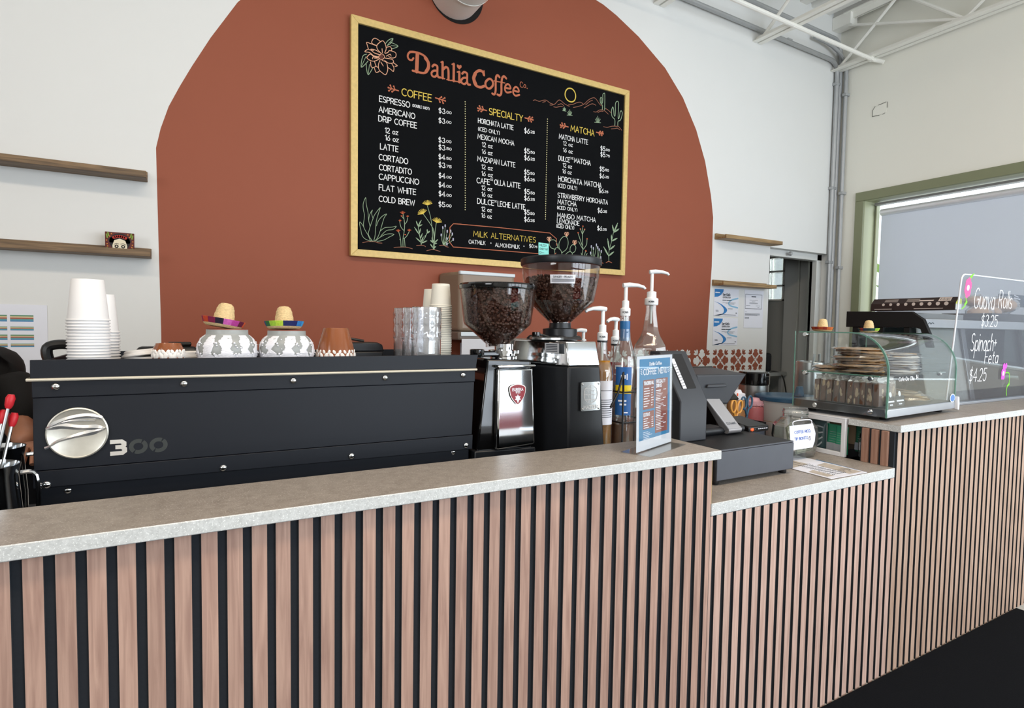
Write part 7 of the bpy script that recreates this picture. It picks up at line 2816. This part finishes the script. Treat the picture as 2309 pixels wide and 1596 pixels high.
# straw hats on the case
hp_ = CM @ Vector((.115, CD - .055, CH + .001))
orangeb = ['a8431f', '8a2a1c', 'b85a2a', 'c8692c', '2c4a30', '1f4030', '3a7a3a', '9cc83c', 'b8d84c', 'a02c30', '7a2438', 'd08a34', '204838', '902c2c', 'b04a24', '8a3020']
greenb = ['1a3a38', '1f4a3c', '8cb82c', 'a4cc38', 'b0d444', '1c3a6c', '2a64a8', '58a0d0', '7a2438', '3a2c48', 'b04a24', 'd08a34', '304080', '204838', '902c2c', '22304c']
o_ = sombrero(hp_.x - .012, hp_.y, hp_.z, .85, Rt(0, 2), orangeb, 'tiny straw hat with an orange and green band on the pastry case', PI + .2)
hp_ = CM @ Vector((.415, CD - .085, CH + .001))
sombrero(hp_.x + .02, hp_.y + .01, hp_.z, .85, Rt(0, -1), greenb, 'tiny straw hat with a green and blue band on the pastry case', PI + .35)

# ---------------------------------------------------------------- goods inside
cookie_m = mat('baked_cookie', 'b5854e', .8, var=.3, scale=45, bump=.5)
cookie_p = mat('pale_cookie', 'c9a472', .8, var=.3, scale=60, bump=.5)
wrap = glass('cellophane', (.97, .97, .97), 1.6, .08, .13, (.95, .95, .95))

wrap_w = glass('white_glare_cellophane', (.97, .97, .97), 1.6, .08, .5, (.95, .95, .95))  # white plastic with its bright reflection mixed into the film colour
wrap_t = glass('twist_glint_cellophane', (.97, .97, .97), 2.0, .08, .6, (.95, .95, .95))  # heavy white film paints the glints on the wrapper tops


def crumple(mb, pts, amp, rnd):
    mb.v = [(a + rnd.uniform(-amp, amp), b_ + rnd.uniform(-amp, amp), c + rnd.uniform(-amp, amp)) for a, b_, c in mb.v]


def wafer(x, y, z, r0, h, k, label, m=cookie_m, grp='wrapped flat cookies on the upper shelf', wrapper=True):
    rnd = random.Random(k)
    p = CM @ Vector((x, y, z))
    r = thing('wrapped_cookie', label, 'cookie', p, grp)
    mb = MB()
    n = 26
    mb.lathe([(0, 0), (r0 * .96, .0), (r0, h * .4), (r0 * .95, h * .9), (r0 * .5, h), (0, h * .95)], (0, 0, 0), n)
    crumple(mb, None, .0026, rnd)
    mb.m = None
    R = Matrix.Translation(p) @ Matrix.Rotation(rnd.uniform(0, 6), 4, 'Z') @ Matrix.Rotation(rnd.uniform(-.03, .03), 4, 'X')
    mb.v = [tuple(R @ Vector(q)) for q in mb.v]
    mb.build('cookie', m, r, smooth=50)
    if wrapper:
        mb = MB()
        mb.lathe([(0, -.0008), (r0 + .003, -.0006), (r0 + .014, h * .4), (r0 + .003, h + .001), (0, h + .0015)], (0, 0, 0), 14)
        crumple(mb, None, .0035, rnd)
        mb.v = [tuple(R @ Vector((q[0], q[1], max(-.0008, q[2])))) for q in mb.v]
        mb.build('wrapper', wrap if m is not cookie_p else wrap_w, r, smooth=0)


for k in range(9):
    wafer(.135 + .012 * math.sin(k * 2.3), .165 + .010 * math.sin(k * 1.7), .1545 + k * .0108, .084, .0085, k,
          'flat brown wrapped cookie, %s of the tall left stack in the case' % ('lowest', 'second from the bottom', 'third from the bottom', 'fourth from the bottom', 'middle one', 'fourth from the top', 'third from the top', 'second from the top', 'topmost')[k])
for k in range(2):
    wafer(.115, .275, .153 + k * .0105, .058, .008, 20 + k, 'flat brown wrapped cookie, %s of the low pair behind the tall stack' % ('lower', 'upper')[k])
for k in range(8):
    wafer(.375 + .006 * (k % 2), .150 + .004 * (k % 3), .153 + k * .0095, .085, .007, 40 + k,
          'flat pale wrapped cookie, %s of the pale stack in the case' % ('lowest', 'second from the bottom', 'third from the bottom', 'fourth from the bottom', 'fourth from the top', 'third from the top', 'second from the top', 'topmost')[k], cookie_p)
for k in range(4):
    wafer(.45 + .02 * (k % 2), .12 + .018 * k, .0325 + k * .0085, .075, .0075, 60 + k,
          'golden flat cookie, %s of the low pile on the case floor at right' % ('lowest', 'second lowest', 'second highest', 'topmost')[k], mat('golden_cookie', 'a58550', .8, var=.35, scale=70, bump=.6), 'golden cookies on the case floor')

# wrapped chocolate almond biscotti, standing in two rows
choc = mat('chocolate_biscotti', '6a4836', .75, var=.6, scale=45, bump=.3)
nut = mat('almond_and_cream', 'c9b394', .7, var=.15, scale=40)
proto = None
NB = ['front end', 'second from the front', 'third from the front', 'fourth from the front', 'fifth from the front', 'sixth from the front', 'seventh from the front', 'eighth from the front', 'ninth from the front', 'tenth from the front']


def biscotti(x, y, label, seed, row):
    rnd = random.Random(seed)
    p = CM @ Vector((x, y, .0325))
    r = thing('wrapped_biscotti', label, 'biscotti', p, 'wrapped biscotti, ' + row)
    R = Matrix.Translation(p) @ Matrix.Rotation(math.radians(3.2) + rnd.uniform(-.08, .08), 4, 'Z') @ Matrix.Rotation(rnd.uniform(-.06, .06), 4, 'X')
    w, t, h = .052, .021, .088
    mb = MB()
    mb.box(-w / 2, -t / 2, .001, w / 2, t / 2, h)
    mb.v = [tuple(R @ Vector((a + rnd.uniform(-.002, .002), b_, c + rnd.uniform(-.002, .002) * (c > .01)))) for a, b_, c in mb.v]
    mb.build('biscuit', choc, r, bev=.005, seg=2)
    mb = MB(R)
    for k in range(7):
        s = rnd.choice((-1, -1, 1))
        zc = rnd.uniform(.012, h - .012)
        mb.ball((s * (w / 2 - .0012), rnd.uniform(-t * .3, t * .3), zc), (.0025, rnd.uniform(.003, .0065), rnd.uniform(.008, .018)), 8, 5)
    for k in range(3):
        mb.ball((rnd.uniform(-w * .4, w * .4), -t / 2 + .0008, rnd.uniform(.015, h - .015)), (rnd.uniform(.004, .009), .0022, rnd.uniform(.005, .012)), 8, 5)
    mb.build('almonds', nut, r)
    mb = MB()
    rows_ = [(.0, 1.04, 1.08), (h * .5, 1.06, 1.12), (h + .001, 1.03, 1.0), (h + .006, .85, .4), (h + .012, .95, .15), (h + .020, 1.05, .5)]
    vs, fs, ft = [], [], []
    for z, a, b_ in rows_:
        for sx_, sy_ in ((-1, -1), (0, -1.05), (1, -1), (1, 1), (0, 1.05), (-1, 1)):
            vs.append(tuple(R @ Vector((sx_ * w / 2 * a + rnd.uniform(-.002, .002) * (z > h), sy_ * t / 2 * b_, z + rnd.uniform(-.003, .003) * (z > h)))))
    for j in range(len(rows_) - 1):
        for k in range(6):
            (fs if j < 2 else ft).append((6 * j + k, 6 * j + (k + 1) % 6, 6 * j + 6 + (k + 1) % 6, 6 * j + 6 + k))
    mb.add(vs, fs).build('wrapper', wrap, r, smooth=0)
    MB().add(vs, ft).build('wrapper_twist', wrap_t, r, smooth=0)


for k in range(10):
    biscotti(.050, .050 + k * .0252, 'wrapped almond biscotti, %s of the row by the side glass' % NB[k], 100 + k, 'left row')
for k in range(9):
    biscotti(.115, .062 + k * .0262, 'wrapped almond biscotti, %s of the inner row' % NB[k], 200 + k, 'second row')
for k in range(3):
    biscotti(.180, .075 + k * .03, 'wrapped biscotti, %s of the short row behind the price cards' % ('front', 'middle', 'rear')[k], 300 + k, 'short row')

# price cards at the front of the case floor
pcard = mat('black_price_card', '1b2326', .45, var=.05)
for x, y, wd_, nm, pr_, lb_ in ((.075, .018, .060, 'Biscotti', '$2.00', 'small black price card at the left front corner inside the case'), (.155, .022, .070, 'Almond Cookie', '$3.50', 'small black price card, right of the corner one inside the case')):
    r = thing('price_card', lb_, 'price card', CM @ Vector((x, y, .0325)), 'price cards in the pastry case')
    MB(CM).prism([(-wd_ / 2, 0), (wd_ / 2, 0), (wd_ / 2, .040), (-wd_ / 2, .040)], (x, y, .0325), UX, (0, .15, 1), (0, .0012, 0)).build('card_sheet', pcard, r, smooth=0)
    mb = MB(CM)
    O = Vector((x, y - .0003, .0325))
    mb.ribbon([(-wd_ * .36, .021), (wd_ * .36, .021)], .006, O, UX, (0, .15, 1))
    mb.ribbon([(-wd_ * .16, .009), (-wd_ * .02, .009)], .005, O, UX, (0, .15, 1))
    mb.ribbon([(wd_ * .04, .009), (wd_ * .14, .009)], .005, O, UX, (0, .15, 1))
    mb.disc(0, .047, .010, O, UX, (0, .15, 1), 16)
    mb.build('card_print', paper, r, smooth=0)

# ================================================================ BEHIND THE CASE: warmer, film box, refrigerated display
hood_m = mat('matt_black_hood', '050506', .6, var=.1)
dc = thing('display_fridge', 'steel refrigerated display with a black end hood and slanted glass front behind the sneeze guard', 'display fridge', (3.8, .45, .757))
MB().prism([(.66, 1.262), (.66, 1.342), (.352, 1.337), (.300, 1.300), (.272, 1.235), (.258, 1.17), (.285, 1.17), (.312, 1.255), (.33, 1.262)], (2.965, 0, 0), UY, UZ, (.022, 0, 0)).build('end_hood', hood_m, dc, bev=.002)
MB().box(2.988, .305, 1.262, 4.75, .66, 1.304).build('top_band', mat('brushed_band', 'c2c4c7', .35, .6, var=.05), dc, bev=.003)
MB().box(2.99, .345, 1.3045, 3.45, .66, 1.332).build('top_plate', mat('steel_back', '9a9c9c', .35, .7, var=.1, scale=12), dc, bev=.003)
MB().box(2.97, .262, .757, 4.75, .66, .875).build('base', steel_d, dc, bev=.003)
for x, m_ in ((3.41, steel_d), (4.07, hood_m), (4.70, hood_m)):
    MB().hexa([(x - .018, .262, .875), (x + .022, .262, .875), (x + .022, .290, .875), (x - .018, .290, .875), (x - .018, .330, 1.262), (x + .022, .330, 1.262), (x + .022, .358, 1.262), (x - .018, .358, 1.262)]).build('slanted_post', m_, dc, bev=.002)
    MB().hexa([(x - .030, .264, .875), (x - .0185, .264, .875), (x - .0185, .292, .875), (x - .030, .292, .875), (x - .030, .332, 1.262), (x - .0185, .332, 1.262), (x - .0185, .360, 1.262), (x - .030, .360, 1.262)]).build('post_gasket', hood_m, dc, smooth=0)
for y in (.36, .48, .60):
    MB().box(2.97, y, .875, 2.99, y + .025, 1.262).build('end_post', hood_m, dc, smooth=0)
MB().box(3.0, .63, .875, 4.7, .645, 1.262).build('back_panel', mat('dark_interior', '20282a', .5, var=.15), dc, smooth=0)
MB().box(3.02, .40, 1.03, 3.38, .62, 1.038).build('shelf', steel_d, dc, smooth=0)
MB().box(3.45, .42, 1.05, 4.68, .62, 1.058).build('shelf', steel_d, dc, smooth=0)
MB().hexa([(2.99, .268, .876), (3.38, .268, .876), (3.38, .273, .876), (2.99, .273, .876), (2.99, .338, 1.261), (3.38, .338, 1.261), (3.38, .343, 1.261), (2.99, .343, 1.261)]).build('reflection_film_glass', glass('reflection_film_glass', (.9, .92, .91), 1, .05, .30, (.62, .65, .62)), dc, smooth=0)  # pale film in the pane stands in for mirrored foliage
MB().hexa([(3.435, .268, .876), (4.67, .268, .876), (4.67, .273, .876), (3.435, .273, .876), (3.435, .338, 1.261), (4.67, .338, 1.261), (4.67, .343, 1.261), (3.435, .343, 1.261)]).build('front_glass', glass('smoked_glass', (.36, .40, .38), .35, .02), dc, smooth=0)
mb = MB()
mb.ribbon(smooth_pts([(0, 0), (.012, .006), (.024, 0), (.036, .006), (.05, .002)]), .004, (3.02, .3044, 1.280), UX, UZ)
mb.build('maker_mark', inkm, dc, smooth=0)
tag(MB().lathe([(0, 0), (.026, 0), (.03, .05), (0, .05)], (3.10, .50, 1.0385), 24).build('pale_tub', mat('pale_tub', 'c9cac8', .5), smooth=30), 'pale tub on the shelf inside the pale-filmed end of the display fridge', 'tub')
# tall steel canister with tongs behind the case
tc_ = thing('steel_canister', 'tall brushed steel canister behind the pastry case glass', 'canister', (2.62, .62, .757))
MB().lathe([(0, 0), (.062, 0), (.064, .01), (.064, .33), (.060, .335), (.06, .02), (0, .02)], (2.62, .62, .757), 36).build('canister_body', brushed, tc_)
tg = thing('tongs', 'steel tongs with wavy ends standing in the canister', 'tongs', (2.60, .60, 1.0))
for s in (-1, 1):
    MB().tube(smooth_pts([(2.60, .60, .80), (2.60 + s * .01, .59, .95), (2.60 + s * .022, .58, 1.08), (2.60 + s * .018, .575, 1.13)], False, 4), [.005] * 13, 6, sx=1.8).build('tong_arm', brushed, tg)

# cling film box lying on the warmer
film_m = mat('dark_brown_box', '2a1c1a', .5, var=.1, scale=40)
fb = thing('film_box', 'long dark brown cling film box lying on the black end of the display fridge', 'box', (3.03, .37, 1.343))
fa, fe = Vector((3.00, .560, 1.3435)), Vector((3.00, .192, 1.3435))
fu = (fe - fa)
FL = fu.length
fu.normalize()
fw_ = Vector((-fu.y, fu.x, 0))
MB().prism([(0, 0), (.062, 0), (.062, .052), (.030, .060), (.004, .034)], fa, fw_, UZ, fu * FL).build('box_body', film_m, fb, bev=.0015)
fN = -fw_
mb = MB()
O = fa + fw_ * .0015 + UZ * .0 - fw_ * .0025
up = (Vector((0, 0, .034)) + fw_ * .004).normalized()
for k in range(9):
    mb.disc(.06 + k * .034, .0300, .0066 + .0003 * k, O, fu, up, 14)
mb.ribbon([(.02, .008), (.10, .008)], .0025, O, fu, up)
mb.ribbon([(.20, .008), (.32, .008)], .0025, O, fu, up)
f2 = (Vector((0, 0, .026)) + fw_ * .026).normalized()
n2 = fu.cross(f2)
n2 = n2 if n2.x < 0 else -n2
O2 = fa + UZ * .034 + fw_ * .004 + n2 * .0006
mb.poly([(.295, .010), (.345, .010), (.345, .034), (.295, .034)], O2, fu, f2)
mb.poly([(.215, .012), (.275, .012), (.275, .020), (.215, .020)], O2, fu, f2)
for k in range(4):
    mb.ribbon([(.06, .012 + k * .005), (.12, .012 + k * .005)], .0016, O2, fu, f2)
    mb.ribbon([(.16, .012 + k * .005), (.215, .012 + k * .005)], .0016, O2, fu, f2)
mb.build('box_print', mat('pale_print', 'c9bdb6', .6), fb, smooth=0)
mb = MB()
for k in range(9):
    mb.ribbon([(.302 + k * .0045, .014), (.302 + k * .0045, .030)], .0012 + .0012 * (k % 3 == 0), O2 + n2 * .0003, fu, f2, cap=False)
mb.build('barcode', inkm, fb, smooth=0)
E2 = fa + fu * (FL + .0006)
mb = MB()
mb.poly([(.004, .002), (.058, .002), (.058, .028), (.004, .028)], E2, fw_, UZ)
mb.build('end_label', mat('white_end', 'e4e6e2', .5), fb, smooth=0)
MB().poly([(.004, .028), (.058, .028), (.058, .050), (.03, .057), (.006, .034)], E2, fw_, UZ).build('yellow_end', mat('lime_end', 'd9de4a', .5), fb, smooth=0)

# trays and bagged breads on the fridge
tr = thing('black_tray', 'black tray on the display fridge carrying bagged breads', 'tray', (4.05, .47, 1.305))
MB().box(3.80, .36, 1.3045, 4.25, .60, 1.311).build('tray_floor', gloss_black, tr)
for a in ((3.80, .36, 4.25, .368), (3.80, .592, 4.25, .60), (3.80, .368, 3.808, .592), (4.242, .368, 4.25, .592)):
    MB().box(a[0], a[1], 1.3111, a[2], a[3], 1.35).build('tray_side', gloss_black, tr)
bread = mat('bread_crust', 'b98a5a', .8, var=.3, scale=30)
for i, (x, y, z, s, lb) in enumerate(((3.93, .47, 1.352, .075, 'bagged bread roll at the left end of the black tray'), (4.06, .48, 1.362, .080, 'bagged bread roll in the middle of the black tray'),
                                     (4.16, .45, 1.405, .085, 'largest bagged bread roll heaped at the right of the black tray'), (4.02, .53, 1.425, .065, 'bagged bread roll on top at the rear of the black tray'))):
    r = thing('bread_roll', lb, 'bread', (x, y, z - .05), 'bagged breads on the fridge')
    MB().ball((x, y, z), (s, s * .75, s * .5), 18, 10).build('crust', bread, r)
    mb = MB().ball((x, y, z), (s * 1.12, s * .9, s * .62), 12, 8)
    crumple(mb, None, .006, random.Random(i))
    mb.build('bag', wrap, r, smooth=0)
sg = thing('menu_screen', 'dark slate panel with a white letter tile standing behind the bagged breads', 'panel', (4.75, .63, 1.305))
MB().box(4.60, .62, 1.42, 4.98, .64, 1.50).build('panel_body', mat('slate_panel', '4a5560', .5), sg, bev=.004)
mb = MB()
mb.poly([(0, 0), (.06, 0), (.06, .05), (0, .05)], (4.68, .6194, 1.435), UX, UZ)
for k in range(4):
    mb.ribbon([(.10, .06 - k * .017), (.16 + .03 * (k % 2), .05 - k * .014)], .006, (4.68, .6194, 1.435), UX, UZ)
mb.build('white_print', paper, sg, smooth=0)
mb = MB()
letter(mb, 'M', (4.698, .6190, 1.446), UX, UZ, .028, .024, .16)
mb.build('letter', inkm, sg, smooth=0)
MB().box(4.68, .6405, 1.306, 4.71, .655, 1.47).build('stem', till_m, sg)
MB().box(4.62, .58, 1.3045, 4.745, .655, 1.306).build('foot', till_m, sg)

# ================================================================ SNEEZE GUARD WITH HAND LETTERING
gx0, gx1 = 2.955, 4.55
gb0, gb1 = Vector((0, .186, .916)), Vector((0, .150, 1.498))
gu = UX
gv = (gb1 - gb0)
GH = gv.length
gv.normalize()
gn = Vector((0, -gv.z, gv.y))
gd = thing('sneeze_guard', 'tall clear sneeze guard with hand-lettered prices standing on the tall counter', 'sneeze guard', (3.7, .17, .91))
go = Vector((gx0, gb0.y, gb0.z))
R0 = .03
W_ = gx1 - gx0
outl = [(0, 0), (W_, 0), (W_, GH)] + [(R0 - R0 * math.sin(t), GH - R0 + R0 * math.cos(t)) for t in [PI / 2 * k / 6 for k in range(7)]]
MB().prism(outl, go, gu, gv, -gn * .006).build('pane', glass('guard_glass', (.95, .965, .975), .9, .01, .035, (.75, .78, .9)), gd, smooth=0)
edge = [(0.0, 0.0)] + [(R0 - R0 * math.sin(t), GH - R0 + R0 * math.cos(t)) for t in [PI / 2 - PI / 2 * k / 6 for k in range(7)]] + [(W_, GH)]
mb = MB()
mb.tube([tuple(go + gu * a + gv * b_ - gn * .003) for a, b_ in edge], .0036, 6)
mb.build('pane_edge', mat('frosted_edge', 'e6eaf0', .3, var=.02), gd)
MB().box(2.83, .178, .9102, 4.55, .205, .9225).build('channel', alu, gd, bev=.002)
chalk = mat('white_chalk_pen', 'f4f4f4', .8)
pinkp = mat('pink_paint_pen', 'ee5f9a', .7, var=.08, scale=60)
mag = mat('magenta_paint_pen', 'e05ad0', .7, var=.08, scale=60)
lime = mat('lime_paint_pen', '7fd23c', .7, var=.08, scale=60)
O = go + gn * .0006


def GP(a, b_):
    return O + gu * a + gv * b_


mb = MB()
letter(mb, 'Guava', GP(.135, .437), gu, gv, .092, .198, .045)
letter(mb, 'Rolls', GP(.375, .446), gu, gv, .082, .137, .05)
letter(mb, '$3.25', GP(.225, .357), gu, gv, .053, .160, .07)
letter(mb, 'Spinach', GP(.155, .243), gu, gv, .080, .220, .055)
letter(mb, '+', GP(.381, .258), gu, gv, .050, .026, .08)
letter(mb, 'Feta', GP(.308, .183), gu, gv, .060, .135, .07)
letter(mb, '$4.25', GP(.178, .100), gu, gv, .060, .165, .07)
mb.build('white_lettering', chalk, gd, smooth=0)


def flower(mb, cx, cz, s, n=6):
    for k in range(n):
        a = 2 * PI * k / n + .3
        mb.disc(cx + s * .62 * math.cos(a), cz + s * 1.05 * math.sin(a), s * .58, O + gn * .00005 * (k + 1), gu, gv * 1.35, 14) if False else \
            mb.poly([(cx + s * .6 * math.cos(a) + s * .55 * math.cos(t), cz + s * .95 * math.sin(a) + s * .75 * math.sin(t)) for t in [q * PI / 7 for q in range(14)]], O + gn * .00005 * (k + 1), gu, gv)


mb = MB()
flower(mb, .062, .526, .028)
mb.build('pink_flower', pinkp, gd, smooth=0)
mb = MB()
flower(mb, .522, .130, .021, 5)
for dx_ in (-.009, .014):
    mb.poly([(.526 + dx_ + .011 * math.cos(t), .166 + .015 * math.sin(t)) for t in [q * PI / 7 for q in range(14)]], O + gn * .0004, gu, gv)
mb.build('magenta_flower', mag, gd, smooth=0)
mb = MB()
mb.poly([(.062 + .012 * math.cos(t), .526 + .013 * math.sin(t)) for t in [q * PI / 6 for q in range(12)]], O + gn * .0006, gu, gv)
mb.build('flower_heart', chalk, gd, smooth=0)
mb = MB()
mb.poly([(.522 + .010 * math.cos(t), .130 + .012 * math.sin(t)) for t in [q * PI / 6 for q in range(12)]], O + gn * .0006, gu, gv)
mb.build('flower_heart', chalk, gd, smooth=0)
mb = MB()
mb.ribbon(smooth_pts([(.072, .560), (.085, .578), (.100, .590)]), .006, O, gu, gv)
mb.ribbon([(.074, .574), (.088, .581)], .012, O, gu, gv)
mb.ribbon(smooth_pts([(.044, .496), (.058, .470), (.055, .448), (.030, .432)]), .006, O, gu, gv)
mb.ribbon([(.052, .452), (.066, .462)], .012, O, gu, gv)
mb.ribbon(smooth_pts([(.545, .132), (.585, .128), (.598, .085), (.580, .050), (.588, .018)]), .006, O, gu, gv)
mb.ribbon([(.582, .066), (.602, .074)], .010, O, gu, gv)
mb.build('green_stems', lime, gd, smooth=0)
# teal sticky note on the right-hand grinder lid
r = thing('sticky_note', 'turquoise sticky note lettered in dark ink standing up on the tall grinder lid', 'sticky note', (.975, .45, 1.463))
k_ = Vector((.958, .45, 1.4645))
MB().prism([(0, 0), (.038, 0), (.038, .037), (0, .038)], k_, UX, (0, .04, 1), (0, .0006, 0)).build('note_sheet', mat('turquoise_paper', '7fd0c8', .7, var=.02), r, smooth=0)
mb = MB()
for s, z, wd_ in (('MEZZA', .027, .026), ('ONLY W/', .0155, .030), ('D--', .004, .016)):
    letter(mb, s, k_ + Vector((.004, -.0004 + z * .04, z)), UX, Vector((0, .04, 1)), .0065, wd_, .14)
mb.build('handwriting', inkm, r, smooth=0)

# ================================================================ ADDED SEATING, UNSEEN, TO COLOUR THE REFLECTION IN THE CHROME GRINDER
for nm, lb, c, x0, x1, y, zs, zb in (('couch', 'unseen dark red couch, added for the red in the chrome grinder front', '8c1420', 1.6, 3.3, -2.75, .44, .80),
                                     ('bench', 'unseen turquoise bench, added for the teal in the chrome grinder front', '3fb0b8', 1.5, 2.9, -2.1, .46, .0)):
    r = thing(nm, lb, nm, ((x0 + x1) / 2, y, 0))
    fm = mat('upholstery_' + c, c, .85, var=.1, scale=90)
    MB().box(x0, y - .28, zs - .14, x1, y + .25, zs).build('seat', fm, r, bev=.03, seg=3)
    if zb:
        MB().hexa([(x0, y - .36, zs), (x1, y - .36, zs), (x1, y - .24, zs), (x0, y - .24, zs), (x0, y - .44, zb), (x1, y - .44, zb), (x1, y - .34, zb), (x0, y - .34, zb)]).build('backrest', fm, r, bev=.03, seg=3)
    for x in (x0 + .06, x1 - .06):
        for yy in (y - .22, y + .18):
            MB().lathe([(.018, 0), (.024, zs - .135), (0, zs - .135)], (x, yy, 0), 12).build('leg', mat('dark_wood_leg', '3a2a20', .5), r)
